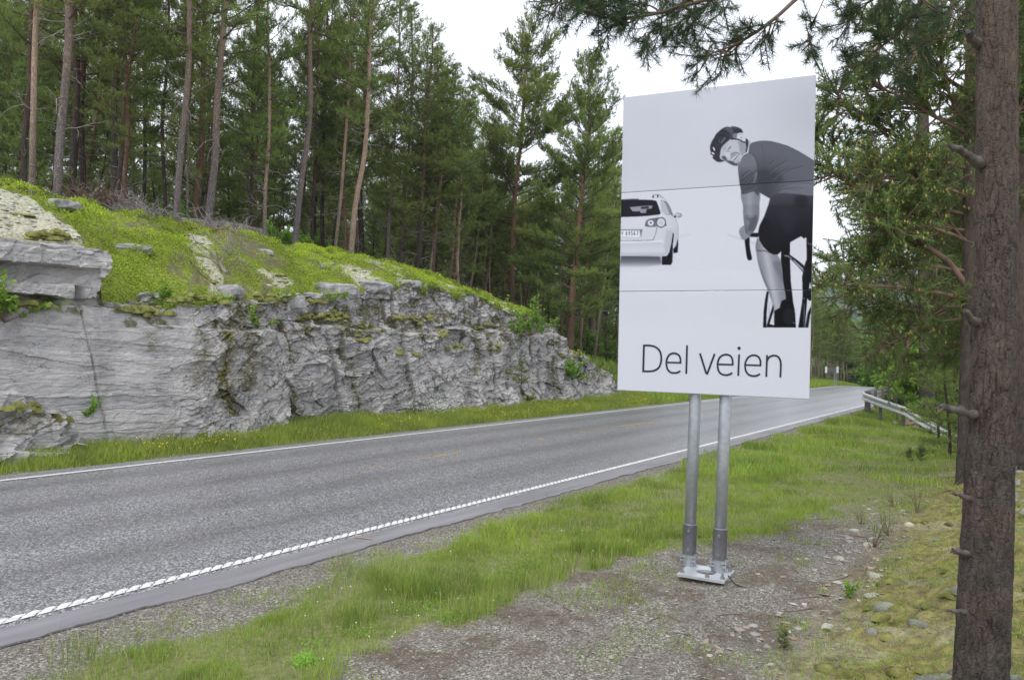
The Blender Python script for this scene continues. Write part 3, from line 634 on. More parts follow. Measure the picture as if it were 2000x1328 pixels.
# ------------------------------------------------------------------ billboard
SC_TL, SC_TR, SC_BR, SC_BL = (1218, 190), (1594, 146), (1580, 780), (1205, 762)
CX, CY, CS = 1190.0, 130.0, 2.5          # drawing canvas in photo-pixel units of the poster
CW, CH = int(420 * CS), int(670 * CS)
def blur(a, r):
    if r < 0.6: return a
    k = max(1, int(round(r)))
    for ax in (0, 1):
        for _ in range(2):
            pad = [(0, 0), (0, 0)]; pad[ax] = (k + 1, k)
            c = np.cumsum(np.pad(a, pad, mode='edge'), axis=ax)
            n_ = a.shape[ax]; w_ = 2 * k + 1
            hi = np.take(c, np.arange(w_, n_ + w_), axis=ax); lo = np.take(c, np.arange(0, n_), axis=ax)
            a = (hi - lo) / w_
    return a
class Canvas:
    def __init__(s):
        yy, xx = np.mgrid[0:CH, 0:CW]; s.X = xx / CS + CX; s.Y = yy / CS + CY
        s.C = 206 + 0 * s.X
    def mask(s, P, soft=0.5, smooth=False, ztr=None):
        P = [ztr(*p) if ztr else p for p in P]
        if smooth: P = catmull([(a, b, 0) for a, b in P], 6, True)[:, :2]
        P = np.asarray(P, float)
        r = int(soft * CS * 2.2) + 4
        x0 = max(0, int((P[:, 0].min() - CX) * CS) - r); x1 = min(CW, int((P[:, 0].max() - CX) * CS) + r)
        y0 = max(0, int((P[:, 1].min() - CY) * CS) - r); y1 = min(CH, int((P[:, 1].max() - CY) * CS) + r)
        if x1 <= x0 or y1 <= y0: return None
        X = s.X[y0:y1, x0:x1]; Y = s.Y[y0:y1, x0:x1]; ins = np.zeros(X.shape, bool)
        for k in range(len(P)):
            ax, ay = P[k]; bx, by = P[(k + 1) % len(P)]
            if ay == by: continue
            c = (ay > Y) != (by > Y); ins ^= c & (X < (bx - ax) * (Y - ay) / (by - ay) + ax)
        return (slice(y0, y1), slice(x0, x1)), blur(ins.astype(float), soft * CS)
    def fill(s, P, val, soft=0.4, a=1.0, smooth=False, ztr=None, clip=None):
        r = s.mask(P, soft, smooth, ztr)
        if r is None: return None
        sl, m = r; m = m * a
        if clip is not None: m = m * clip[sl]
        v = val(s.X[sl], s.Y[sl]) if callable(val) else val
        s.C[sl] = s.C[sl] * (1 - m) + v * m
        full = np.zeros(s.C.shape); full[sl] = m; return full
    def line(s, P, wd, val, soft=0.3, a=1.0, ztr=None, clip=None, smooth=True):
        P = [ztr(*p) if ztr else p for p in P]
        if smooth and len(P) > 2: P = catmull([(a_, b_, 0) for a_, b_ in P], 6)[:, :2]
        P = np.asarray(P, float); T_ = np.gradient(P, axis=0); T_ /= np.linalg.norm(T_, axis=1)[:, None] + 1e-9
        N_ = np.stack([-T_[:, 1], T_[:, 0]], -1) * wd / 2
        s.fill(np.concatenate([P + N_, (P - N_)[::-1]]), val, soft, a, False, None, clip)
    def ell(s, cx, cy, rx, ry, val, soft=0.4, a=1.0, rot=0, ztr=None, clip=None):
        th = np.linspace(0, 2 * np.pi, 28, endpoint=False); c, d = math.cos(rot), math.sin(rot)
        P = [(cx + rx * math.cos(t) * c - ry * math.sin(t) * d, cy + rx * math.cos(t) * d + ry * math.sin(t) * c) for t in th]
        return s.fill(P, val, soft, a, False, ztr, clip)
K = Canvas(); X_, Y_ = K.X, K.Y
zA = lambda x, y: (1380 + x / 13.28, 240 + y / 13.28)       # head
zB = lambda x, y: (1360 + x / 7.8125, 230 + y / 7.8125)     # torso
zC = lambda x, y: (1200 + x / 7.813, 360 + y / 7.813)       # car
zD = lambda x, y: (1420 + x / 4.744, 380 + y / 4.744)       # leg and bicycle
z1 = lambda x, y: (1180 + x / 4.025, 130 + y / 4.025)
seam1 = lambda x: 376 + (354 - 376) * (x - 1216) / 376
# sky of the printed picture, board shading (darker upper right) put into its tone
K.C = 211 + 3 * np.clip((Y_ - 330) / 200, 0, 1) - 17 * np.exp(-((X_ - 1600) / 110) ** 2 - ((Y_ - 215) / 95) ** 2) + 1.5 * (fbm(X_ / 7, Y_ / 40, 15, 3) - .5) - 5 * np.exp(-((X_ - 1230) / 120) ** 2 - ((Y_ - 270) / 90) ** 2) + 3 * (fbm(X_ / 60, Y_ / 40, 5, 3) - .5)
K.C = np.where(Y_ < seam1(X_), K.C - 2, K.C + 5)
K.C = K.C - 5 * np.exp(-((Y_ - 600) / 60) ** 2) + 3 * (Y_ > 530)
K.line([(1324, 462), (1350, 458)], 2, 196, 1.2, .7); K.line([(1420, 458), (1445, 466), (1475, 476)], 2.5, 190, 1.2, .7)
# --- car
K.fill([(100, 1080), (700, 1090), (730, 1225), (500, 1265), (300, 1275), (60, 1275)], lambda x, y: np.interp(y, [498, 512, 522], [78, 120, 205]), 1.6, 1, False, zC)
body = K.fill([(60, 225), (300, 206), (450, 198), (590, 200), (740, 212), (790, 250), (840, 330), (890, 445), (935, 520), (962, 600), (976, 700), (972, 850), (958, 925), (910, 970), (897, 880), (893, 745), (862, 900), (832, 1030), (800, 1085), (740, 1100), (520, 1090), (60, 1092)], lambda x, y: 216 - 14 * np.clip((x - 1290) / 35, 0, 1) - 6 * ((y > 445) & (y < 470)), 0.4, 1, False, zC)
K.line([(590, 200), (740, 212), (790, 250), (840, 330), (890, 445), (935, 520), (962, 600), (976, 700), (970, 860)], 0.9, 150, .5, .8, zC)
K.fill([(60, 870), (640, 860), (740, 850), (740, 880), (640, 900), (60, 905)], 226, .6, .9, False, zC)
K.fill([(60, 905), (700, 880), (800, 930), (790, 1060), (740, 1100), (60, 1090)], lambda x, y: np.interp(y, [474, 482, 490, 499], [196, 204, 212, 180]), .8, .8, False, zC)
K.fill([(800, 700), (890, 720), (862, 900), (830, 1030), (780, 1090), (760, 900)], 182, 1.2, .7, False, zC)
K.fill([(60, 240), (300, 236), (560, 238), (640, 252), (672, 330), (708, 440), (690, 462), (520, 482), (330, 494), (60, 502)], 42, .3, 1, False, zC, body)
K.fill([(60, 232), (240, 222), (375, 220), (375, 240), (60, 254)], 70, .4, .8, False, zC)
K.fill([(232, 350), (400, 334), (585, 325), (570, 368), (490, 385), (482, 440), (400, 440), (392, 412), (280, 415)], 150, .3, 1, False, zC)
K.fill([(405, 345), (525, 338), (528, 372), (408, 378)], 62, .3, 1, False, zC)
K.fill([(700, 262), (748, 258), (790, 350), (822, 452), (760, 440), (722, 420)], 186, .4, 1, False, zC); K.line([(700, 258), (752, 254), (800, 350), (835, 462), (760, 446)], .9, 95, .3, .9, zC)
K.fill([(765, 258), (800, 290), (845, 370), (885, 480), (845, 462), (805, 350)], 140, .3, 1, False, zC); K.line([(765, 256), (812, 300), (852, 375), (890, 488)], 1.0, 50, .3, 1, zC)
K.line([(580, 200), (592, 172), (640, 158), (695, 168), (745, 210)], 1.1, 110, .3, 1, zC); K.fill([(580, 180), (605, 165), (602, 205), (578, 203)], 50, .2, 1, False, zC); K.fill([(652, 162), (672, 168), (672, 200), (650, 198)], 50, .2, 1, False, zC)
K.ell(975, 472, 54, 40, 168, .3, 1, 0.1, zC); K.ell(965, 466, 30, 24, 190, .4, 1, 0.1, zC); K.line([(990, 440), (1025, 465), (1022, 490), (980, 508)], .7, 80, .3, .9, zC); K.fill([(905, 492), (935, 472), (945, 512), (915, 512)], 45, .2, 1, False, zC)
K.fill([(468, 628), (488, 562), (540, 530), (652, 514), (632, 642), (478, 642)], 112, .3, 1, False, zC); K.fill([(652, 514), (742, 508), (782, 552), (800, 636), (740, 642), (640, 642)], 118, .3, 1, False, zC)
K.line([(468, 632), (488, 562), (540, 530), (652, 514), (742, 508), (782, 552)], .8, 70, .3, .9, zC); K.line([(472, 642), (632, 642), (650, 514)], .9, 60, .2, 1, zC)
K.ell(556, 590, 46, 42, 222, .3, 1, 0, zC); K.ell(556, 588, 14, 13, 50, .3, 1, 0, zC)
K.ell(712, 588, 72, 76, 60, .3, 1, 0, zC); K.ell(712, 584, 63, 66, 212, .4, 1, 0, zC); K.ell(712, 590, 40, 30, 198, .8, 1, 0, zC)
K.line([(650, 650), (628, 760), (595, 830), (545, 855), (60, 862)], 1.0, 95, .3, .95, zC); K.line([(655, 470), (652, 515)], .6, 150, .3, .9, zC)
K.fill([(385, 690), (432, 688), (404, 808)], 118, .4, 1, False, zC); K.fill([(60, 690), (430, 688), (425, 708), (60, 708)], 128, .4, .9, False, zC)
K.fill([(60, 710), (388, 710), (376, 806), (60, 796)], 236, .25, 1, False, zC); K.line([(60, 796), (376, 806), (386, 712)], .5, 140, .3, .8, zC)
def plate_char(pts, x0, sc_=1.0):
    K.line([(x0 + a * 36, 782 - b * 58 + (x0 - 100) * -0.02) for a, b in pts], 1.15, 62, .25, 1, zC, None, False)
plate_char([(0, 1), (.35, 0), (.7, 1)], 108)
G8 = [(.35, .5), (.1, .75), (.35, 1), (.62, .75), (.35, .5), (.05, .25), (.35, 0), (.68, .25), (.35, .5)]
G9 = [(.65, .7), (.35, .5), (.08, .75), (.35, 1), (.66, .75), (.62, .3), (.35, 0), (.08, .12)]
G5 = [(.62, 1), (.12, 1), (.1, .58), (.4, .62), (.66, .32), (.35, 0), (.05, .12)]
G6 = [(.6, .92), (.3, .98), (.08, .5), (.1, .15), (.35, 0), (.66, .25), (.4, .55), (.1, .4)]
G7 = [(.05, 1), (.66, 1), (.3, 0)]
for k, gl in enumerate((G8, G9, G5, G6, G7)): plate_char(gl, 172 + k * 41)
K.fill([(893, 735), (908, 765), (896, 900), (880, 905), (862, 985), (838, 1035), (870, 890)], 40, .3, 1, False, zC)
K.fill([(722, 1102), (800, 1092), (838, 1035), (876, 905), (893, 905), (886, 1180), (862, 1230), (726, 1230)], 24, .3, 1, False, zC); K.fill([(878, 930), (893, 925), (886, 1180), (872, 1200)], 90, .5, .6, False, zC)
K.fill([(898, 990), (940, 935), (966, 830), (974, 900), (966, 1038), (902, 1055)], 26, .3, 1, False, zC)
# --- bicycle behind the leg
K.fill([(368, 893), (386, 903), (374, 1000), (366, 1100), (362, 1232), (332, 1232), (338, 1080), (352, 970)], 22, .25, 1, False, zD)
for a_, b_ in [((392, 935), (436, 1100)), ((380, 960), (400, 1190)), ((376, 1040), (430, 1190)), ((400, 1000), (372, 1180)), ((412, 980), (440, 1200))]: K.line([a_, b_], .45, 120, .25, .8, zD)
K.fill([(425, 1020), (440, 1045), (392, 1200), (440, 1212), (440, 1230), (362, 1230), (372, 1190)], 24, .3, 1, False, zD)
K.fill([(505, 470), (585, 430), (582, 560), (590, 800), (612, 1000), (630, 1090), (540, 1010), (512, 800), (498, 600)], 20, .3, 1, False, zD)
K.fill([(560, 660), (578, 680), (574, 720), (584, 765), (560, 770)], 30, .3, 1, False, zD)
K.fill([(735, 412), (812, 440), (800, 860), (790, 900), (742, 965), (720, 1232), (658, 1232), (692, 1010), (700, 930), (695, 760), (722, 640), (738, 600)], 20, .25, 1, False, zD)
K.fill([(768, 805), (786, 870), (758, 872)], 200, .3, 1, False, zD)
K.fill([(525, 562), (580, 556), (650, 606), (705, 650), (722, 668), (716, 745), (690, 706), (640, 650), (590, 600), (530, 582)], 48, .25, 1, False, zD)
K.fill([(600, 600), (625, 612), (700, 680), (712, 725), (694, 700), (650, 655)], 175, .4, .9, False, zD); K.line([(530, 568), (560, 570), (600, 596)], 1.2, 205, .3, .9, zD)
K.line([(745, 440), (765, 460), (798, 456)], 1.2, 190, .3, .8, zD); K.fill([(700, 925), (795, 920), (795, 975), (760, 985), (740, 960)], 20, .3, 1, False, zD)
K.fill([(795, 1000), (745, 1100), (722, 1232), (752, 1232), (768, 1120), (795, 1050)], 26, .3, 1, False, zD)
K.line([(712, 1010), (712, 1230)], .9, 205, .25, .9, zD); K.line([(790, 1020), (748, 1090), (732, 1180)], .9, 130, .3, .8, zD); K.line([(775, 1140), (782, 1230)], .5, 90, .3, .8, zD); K.line([(755, 1090), (790, 1220)], .4, 110, .3, .8, zD)
K.line([(700, 962), (722, 960)], 1.5, 170, .3, .8, zD)
# --- leg
leg = K.fill([(288, 400), (340, 490), (400, 540), (440, 560), (468, 562), (498, 620), (512, 700), (520, 800), (545, 975), (505, 990), (482, 1050), (442, 1072), (420, 1000), (385, 905), (330, 780), (290, 650), (270, 540), (264, 470)], lambda x, y: 138 + 42 * np.exp(-((x - (1497 + (y - 500) * 0.2)) / 9) ** 2) - 14 * (y < 492), .35, 1, True, zD)
K.line([(276, 524), (340, 522), (400, 540), (450, 560)], 1.6, 70, .6, .9, zD, leg); K.fill([(430, 620), (510, 640), (520, 820), (480, 760), (440, 680)], 105, 2.0, .6, True, zD, leg); K.fill([(270, 560), (300, 640), (345, 770), (400, 900), (440, 1060), (410, 1010), (330, 790)], 95, 1.6, .6, False, zD, leg)
K.fill([(436, 1076), (485, 1050), (503, 985), (545, 968), (582, 985), (604, 1060), (630, 1098), (637, 1232), (436, 1232)], 16, .3, 1, False, zD); K.ell(570, 1130, 52, 80, 40, 1.2, .9, 0, zD); K.line([(608, 1188), (626, 1190)], 1.2, 190, .3, .9, zD)
# --- handlebar, hand, arm
K.fill([(205, 358), (292, 355), (292, 396), (205, 392)], 20, .3, 1, False, zD); K.fill([(165, 398), (205, 385), (212, 490), (229, 580), (226, 604), (206, 610), (188, 596), (174, 520)], 20, .3, 1, True, zD)
K.line([(226, 375), (290, 378)], .7, 62, .4, .8, zD)
hand = K.fill([(160, 288), (135, 300), (116, 322), (112, 352), (122, 382), (140, 414), (165, 420), (200, 398), (216, 380), (190, 340), (170, 310)], 142, .35, 1, True, zD)
for a_, b_ in [((118, 345), (150, 350)), ((124, 378), (155, 372)), ((140, 405), (170, 392))]: K.line([a_, b_], .7, 92, .4, .8, zD, hand)
arm = K.fill([(1082, 990), (1218, 985), (1221, 1080), (1220, 1170), (1206, 1235), (1182, 1290), (1150, 1322), (1120, 1318), (1105, 1270), (1094, 1180), (1092, 1100)], lambda x, y: 122 + 22 * np.exp(-((x - 1464) / 7) ** 2) - 26 * np.clip((y - 425) / 25, 0, 1), .4, 1, True, z1)
K.fill([(1115, 1165), (1150, 1180), (1200, 1170), (1195, 1230), (1160, 1290), (1130, 1280), (1140, 1220), (1115, 1200)], 88, 1.5, .7, True, z1, arm); K.line([(1120, 1175), (1140, 1188), (1178, 1178)], 1.2, 160, .6, .7, z1, arm)
# --- shorts
sh = K.fill([(385, 90), (402, 20), (340, -2), (440, -30), (580, -42), (812, -20), (800, 445), (740, 414), (728, 396), (712, 412), (698, 396), (684, 388), (580, 445), (525, 485), (500, 528), (470, 556), (430, 556), (390, 536), (340, 490), (300, 425), (288, 350), (300, 290), (345, 200)], lambda x, y: np.interp(y, [375, 400, 440, 490], [70, 58, 40, 24]), .35, 1, False, zD)
K.ell(690, 60, 70, 55, 34, 4, .8, 0, zD, sh); K.fill([(300, 300), (360, 220), (400, 300), (380, 460), (320, 440)], 30, 3, .8, True, zD, sh); K.fill([(480, 120), (640, 200), (600, 340), (520, 330)], 60, 5, .6, True, zD, sh)
# --- shirt
shirt = K.fill([(795, 540), (808, 440), (820, 405), (850, 382), (930, 362), (1020, 353), (1130, 358), (1250, 385), (1400, 432), (1560, 510), (1690, 588), (1830, 676), (1830, 1196), (1700, 1188), (1560, 1168), (1350, 1156), (1245, 1160), (1180, 1185), (1130, 1238), (1040, 1188), (965, 1143), (940, 1200), (860, 1100), (800, 800)], lambda x, y: 112 - 34 * np.clip((y - 300) / 60, 0, 1) * np.exp(-((x - 1495) / 34) ** 2) - 8, .35, 1, False, zB)
K.fill([(930, 830), (1050, 800), (1300, 880), (1250, 1010), (930, 1030)], 72, 3.5, .75, True, zB, shirt)
for P_ in ([(1100, 850), (1200, 760), (1400, 650)], [(1150, 950), (1290, 830), (1420, 770)], [(1300, 880), (1450, 790), (1640, 740)], [(1000, 420), (1090, 700), (1180, 660)], [(1270, 1120), (1400, 1070), (1640, 1080)], [(1290, 1060), (1500, 1000), (1760, 1010)], [(1240, 1130), (1330, 1090), (1560, 1110)]):
    K.line(P_, 1.7, 78, .8, .7, zB, shirt); K.line([(a_ + 14, b_ + 22) for a_, b_ in P_], 1.4, 120, .9, .5, zB, shirt)
K.line([(935, 362), (1020, 353), (1250, 384), (1560, 510), (1830, 676)], 1.0, 66, .5, .8, zB, shirt)
# sleeve
slv = K.fill([(636, 745), (655, 690), (700, 610), (745, 565), (800, 545), (850, 553), (900, 615), (928, 700), (932, 820), (930, 1050), (880, 1120), (800, 1150), (694, 1168), (680, 1100), (660, 1000), (648, 900), (640, 820)], lambda x, y: 110 - 40 * np.clip((y - 322) / 40, 0, 1) + 6, .35, 1, True, zB)
K.line([(700, 610), (800, 545), (860, 558), (905, 620), (930, 720), (935, 860)], 1.0, 64, .5, .8, zB)
for P_ in ([(700, 900), (760, 840), (820, 810)], [(690, 980), (780, 900), (860, 830)], [(730, 1010), (830, 900), (915, 800)], [(800, 1010), (880, 900)], [(700, 1120), (800, 1100), (900, 1040)]):
    K.line(P_, 1.5, 62, .7, .7, zB, slv); K.line([(a_ + 18, b_ + 18) for a_, b_ in P_], 1.3, 122, .7, .5, zB, slv)
K.line([(925, 830), (900, 930), (880, 1000)], 2.6, 132, .9, .7, zB, slv)
lift = np.zeros(K.C.shape); lift = ((Y_ > seam1(X_)) & (X_ > 1440) & (Y_ < 400)).astype(float); K.C = K.C + blur(lift, 1) * 10 * (K.C < 160)
# --- neck, head, helmet
K.fill([(1080, 440), (1135, 505), (1100, 600), (1060, 690), (1060, 560), (1090, 470)], 165, .4, 1, False, zA)
face = K.fill([(360, 720), (400, 640), (470, 560), (560, 480), (640, 440), (760, 440), (900, 480), (1000, 510), (1022, 600), (1030, 700), (1015, 780), (950, 850), (900, 900), (880, 1000), (830, 1080), (800, 1122), (720, 1120), (640, 1090), (540, 1030), (470, 985), (400, 950), (360, 880)], lambda x, y: 190 + 0 * x, .35, 1, True, zA)
fx_ = blur(face, 2)
K.fill([(820, 470), (1010, 520), (1030, 700), (1015, 790), (930, 860), (870, 760), (850, 600)], lambda x, y: 148 + 40 * (fbm(x * 1.3, y * 1.3, 9, 2) - .5), 1.2, .85, True, zA, fx_)          # beard on the cheek
K.fill([(470, 985), (560, 980), (640, 990), (700, 1010), (760, 1050), (860, 1000), (830, 1090), (790, 1124), (700, 1118), (600, 1075), (520, 1020)], 82, .9, .95, True, zA, fx_)   # shaded jaw
K.fill([(390, 900), (430, 860), (500, 870), (540, 950), (500, 985), (440, 960)], 88, .9, .9, True, zA, fx_)     # far eye socket
K.fill([(620, 800), (700, 780), (800, 770), (830, 800), (740, 815), (650, 870), (620, 880)], 132, .9, .7, True, zA, fx_)   # nostril and moustache
K.fill([(540, 740), (600, 760), (620, 860), (560, 930), (500, 880), (480, 800)], 205, 1.0, .8, True, zA, fx_)      # nose ridge
K.line([(560, 690), (600, 660), (632, 612)], 1.6, 72, .5, .95, zA, fx_); K.line([(520, 730), (560, 750), (600, 730)], 1.1, 92, .5, .9, zA, fx_); K.line([(450, 715), (480, 680), (500, 650)], 1.7, 120, .7, .8, zA, fx_)
K.line([(640, 930), (700, 870), (760, 830)], 1.5, 92, .4, .9, zA, fx_); K.line([(665, 950), (720, 900), (790, 850)], 2.2, 208, .4, .95, zA, fx_); K.line([(700, 985), (760, 920), (815, 850)], 1.5, 78, .4, .95, zA, fx_)
K.line([(665, 815), (740, 775), (830, 795), (860, 850)], 1.4, 98, .6, .9, zA, fx_); K.fill([(740, 1000), (800, 940), (870, 900), (860, 990), (800, 1060)], 176, 1, .85, True, zA, fx_)
K.fill([(440, 560), (560, 500), (560, 600), (450, 690), (400, 700)], 178, 1.3, .7, True, zA, fx_)
hel = K.fill([(92, 640), (110, 560), (150, 460), (195, 400), (240, 310), (340, 210), (450, 130), (560, 105), (610, 118), (690, 95), (800, 115), (900, 160), (945, 240), (935, 275), (840, 268), (800, 300), (790, 350), (740, 420), (640, 425), (560, 480), (470, 560), (400, 640), (370, 720), (358, 800), (350, 900), (400, 960), (470, 985), (430, 1010), (330, 1022), (260, 1005), (200, 955), (160, 915), (170, 870), (150, 840), (105, 815), (112, 770), (95, 700)], 66, .3, 1, True, zA)
K.fill([(700, 180), (900, 190), (945, 240), (840, 268), (720, 300), (690, 240)], 58, 1, .9, True, zA, hel); K.fill([(480, 170), (600, 140), (700, 180), (690, 300), (640, 400), (600, 330), (560, 240)], 104, 1.6, .75, True, zA, hel)
K.line([(376, 535), (440, 450), (508, 365)], 1.3, 150, .3, .95, zA, hel); K.line([(335, 600), (330, 520), (340, 440)], 1.4, 122, .5, .85, zA, hel); K.line([(470, 170), (590, 145), (690, 130), (800, 145)], 1.2, 128, .7, .7, zA, hel)
for P_ in ([(200, 400), (300, 500), (350, 620)], [(240, 330), (420, 320), (560, 400)], [(130, 560), (230, 650), (280, 760)], [(350, 220), (520, 230), (640, 330)]): K.line(P_, 2.6, 48, .8, .8, zA, hel)
K.fill([(168, 640), (195, 640), (228, 715), (200, 720)], 225, .25, 1, True, zA); K.fill([(135, 770), (180, 775), (212, 808), (180, 822), (140, 795)], 225, .25, 1, True, zA)
K.fill([(700, 290), (810, 280), (800, 400), (690, 395)], 132, .8, .9, True, zA)
K.fill([(800, 330), (840, 272), (920, 265), (985, 300), (1010, 370), (1025, 440), (1015, 500), (960, 480), (880, 430), (800, 405)], 208, .35, 1, True, zA); K.line([(840, 330), (900, 300), (960, 330)], 1.0, 160, .5, .8, zA); K.ell(910, 385, 24, 14, 100, .4, .9, 0, zA)
K.line([(640, 425), (760, 425), (870, 450), (940, 495), (1020, 512)], 2.6, 62, .3, 1, zA)
K.fill([(1020, 400), (1085, 450), (1088, 540), (1065, 700), (1045, 780), (1015, 780), (1030, 640), (1015, 520)], 62, .3, 1, False, zA)
# lower white field below the picture
K.C = np.where(Y_ > 640 + (X_ - 1210) * 0.001, 219.0, K.C)
# homography sign(u right, v down) -> photo px
def homog(src, dst):
    A = []; B = []
    for (x, y), (u_, v_) in zip(src, dst):
        A.append([x, y, 1, 0, 0, 0, -u_ * x, -u_ * y]); B.append(u_); A.append([0, 0, 0, x, y, 1, -v_ * x, -v_ * y]); B.append(v_)
    return np.append(np.linalg.solve(np.array(A, float), np.array(B, float)), 1).reshape(3, 3)
HM = homog([(0, 0), (1, 0), (1, 1), (0, 1)], [SC_TL, SC_TR, SC_BR, SC_BL]); HI = np.linalg.inv(HM)
def to_px(u_, v_): d = HM[2, 0] * u_ + HM[2, 1] * v_ + HM[2, 2]; return (HM[0, 0] * u_ + HM[0, 1] * v_ + HM[0, 2]) / d, (HM[1, 0] * u_ + HM[1, 1] * v_ + HM[1, 2]) / d
def to_uv(x, y): p = HI @ np.array([x, y, 1.0]); return p[0] / p[2], p[1] / p[2]
# sign plane in the world: corner depths from the two side lengths
SGH = 2.76
def corner(tx, ty, bx, by):
    d = SGH / ((pray(tx, ty) - pray(bx, by)).length); return pix(tx, ty, d), pix(bx, by, d)
TL, BL = corner(*SC_TL, *SC_BL); TR, BR = corner(*SC_TR, *SC_BR)
ORI = (BL + BR + TL + TR) / 4
ux = ((TR - TL) + (BR - BL)); ux.z *= 0.3; ux.normalize()
vz = ((TL - BL) + (TR - BR)).normalized(); nrm = ux.cross(vz).normalized()   # towards the viewer side
if nrm.dot(CAM - ORI) < 0: nrm = -nrm
vz = nrm.cross(ux).normalized()
if vz.z < 0: vz = -vz
SGW = ((TR - TL).length + (BR - BL).length) / 2
SM = Matrix(((ux.x, vz.x, nrm.x), (ux.y, vz.y, nrm.y), (ux.z, vz.z, nrm.z)))
if SM.determinant() < 0: print('sign frame mirrored')
foot_c = Vector((ORI.x, ORI.y, Gw(ORI.x, ORI.y)))
sign = empty('billboard', foot_c); tag(sign, 'tall white billboard with a cyclist and a car, reading Del veien', 'billboard')
Minv = lambda p: p - foot_c
def sgn_pt(u_, v_, off=0.0): return Minv(ORI + ux * ((u_ - .5) * SGW) + vz * ((.5 - v_) * SGH) + nrm * off)
def tint(gv):
    gv = np.where(gv < 120, gv * (.55 + .45 * gv / 120), gv); gv = np.clip(gv, 0, 255) / 255
    lin = np.where(gv < .04045, gv / 12.92, ((gv + .055) / 1.055) ** 2.4)
    return np.stack([lin * .86, lin * .885, np.minimum(lin ** 0.93 * .95, 1)], -1)
seams_v = [0.0, to_uv(1400, 365.2)[1], to_uv(1400, 568)[1], 1.0]
gap = 0.0015 / SGH
for k in range(3):
    va, vb = seams_v[k] + (gap if k else 0), seams_v[k + 1] - (gap if k < 2 else 0)
    nu = 340; nv = int(560 * (vb - va)); uu = np.linspace(0, 1, nu); vv_ = np.linspace(va, vb, nv)
    U, Vv = np.meshgrid(uu, vv_, indexing='ij'); px_, py_ = to_px(U, Vv)
    ix = np.clip((px_ - CX) * CS, 0, CW - 2); iy = np.clip((py_ - CY) * CS, 0, CH - 2); x0 = ix.astype(int); y0 = iy.astype(int); fx = ix - x0; fy = iy - y0
    C = K.C; gvv = (C[y0, x0] * (1 - fx) + C[y0, x0 + 1] * fx) * (1 - fy) + (C[y0 + 1, x0] * (1 - fx) + C[y0 + 1, x0 + 1] * fx) * fy
    # lip of the board rolls back at its edges
    dv_ = np.minimum(Vv - va, vb - Vv) * SGH; du_ = np.minimum(U, 1 - U) * SGW; e_ = np.clip(np.minimum(dv_, du_) / 0.006, 0, 1)
    off = -0.005 * (1 - e_) ** 2 + 0.0025 * (fbm(U * 2.2 + k, Vv * 5, 7, 2) - .5)
    P = (np.array(Minv(ORI))[None, None] + np.array(ux)[None, None] * ((U - .5) * SGW)[..., None] + np.array(vz)[None, None] * ((.5 - Vv) * SGH)[..., None] + np.array(nrm)[None, None] * off[..., None])
    V = P.reshape(-1, 3); i = (np.arange(nu - 1)[:, None] * nv + np.arange(nv - 1)[None, :]).ravel(); Q = np.stack([i, i + 1, i + nv + 1, i + nv], -1)
    cols = np.concatenate([tint(gvv.ravel()), np.ones((nu * nv, 1))], 1)
    # back box
    n0 = len(V); D_ = 0.028
    bx = [sgn_pt(a_, b_, o_) for o_ in (-0.005, -D_) for (a_, b_) in ((0, va), (1, va), (1, vb), (0, vb))]
    V = np.concatenate([V, np.array([tuple(p) for p in bx])]); cols = np.concatenate([cols, np.full((8, 4), .62)])
    Qb = np.array([(0, 4, 5, 1), (1, 5, 6, 2), (2, 6, 7, 3), (3, 7, 4, 0), (4, 7, 6, 5)]) + n0
    o_ = link('panel', npmesh('panel', V, np.concatenate([Q, Qb]), M['print'], False, {'print': ('POINT', 'FLOAT_COLOR', cols)}), sign)
    if k == 2: low_panel = o_
    if k == 0: o_['label'] = 'top board printed with the cyclist looking back over his shoulder'
    if k == 1: o_['label'] = 'middle board printed with a white car and the cyclist on his bicycle'
    if k == 2: o_['label'] = 'bottom board with the words Del veien'
# lettering
zE = lambda x, y: to_uv(1200 + x / 5, 620 + y / 5)
g = Geo(); lay_ = [0]
def stroke(P, wd=17.5, smooth=True):
    P = np.array(P, float)
    if smooth and len(P) > 2: P = catmull([(a_, b_, 0) for a_, b_ in P], 8)[:, :2]
    T_ = np.gradient(P, axis=0); T_ /= np.linalg.norm(T_, axis=1)[:, None]; N_ = np.stack([-T_[:, 1], T_[:, 0]], -1) * wd / 2
    lay_[0] += 1; off = 0.0022 + 0.00025 * (lay_[0] % 5); vv = []
    for p, n_ in zip(P, N_):
        vv.append(tuple(sgn_pt(*zE(*(p + n_)), off))); vv.append(tuple(sgn_pt(*zE(*(p - n_)), off)))
    g.add(vv, [(2 * i, 2 * i + 1, 2 * i + 3, 2 * i + 2) for i in range(len(P) - 1)])
stroke([(287, 264), (279, 534)], 19, False)
stroke([(284, 273), (340, 273), (395, 285), (438, 322), (455, 375), (452, 440), (428, 492), (385, 518), (335, 525), (278, 524)], 18)
stroke([(508, 438), (652, 441)], 16, False); stroke([(643, 445), (643, 405), (625, 365), (580, 348), (537, 363), (511, 405), (506, 452), (517, 503), (546, 534), (585, 541), (618, 535), (643, 521)])
stroke([(708, 271), (699, 550)], 18, False)
stroke([(834, 350), (896, 550)], 19, False); stroke([(977, 354), (902, 556)], 18, False); 
stroke([(1008, 456), (1161, 461)], 16, False); stroke([(1153, 465), (1151, 412), (1130, 374), (1087, 361), (1040, 377), (1013, 418), (1006, 466), (1016, 520), (1046, 552), (1090, 561), (1124, 554), (1150, 539)])
stroke([(1216, 360), (1207, 569)], 18, False)
stroke([(1276, 463), (1432, 468)], 16, False); stroke([(1425, 472), (1423, 420), (1402, 382), (1358, 368), (1312, 384), (1283, 425), (1274, 474), (1285, 528), (1316, 561), (1360, 571), (1394, 565), (1421, 550)])
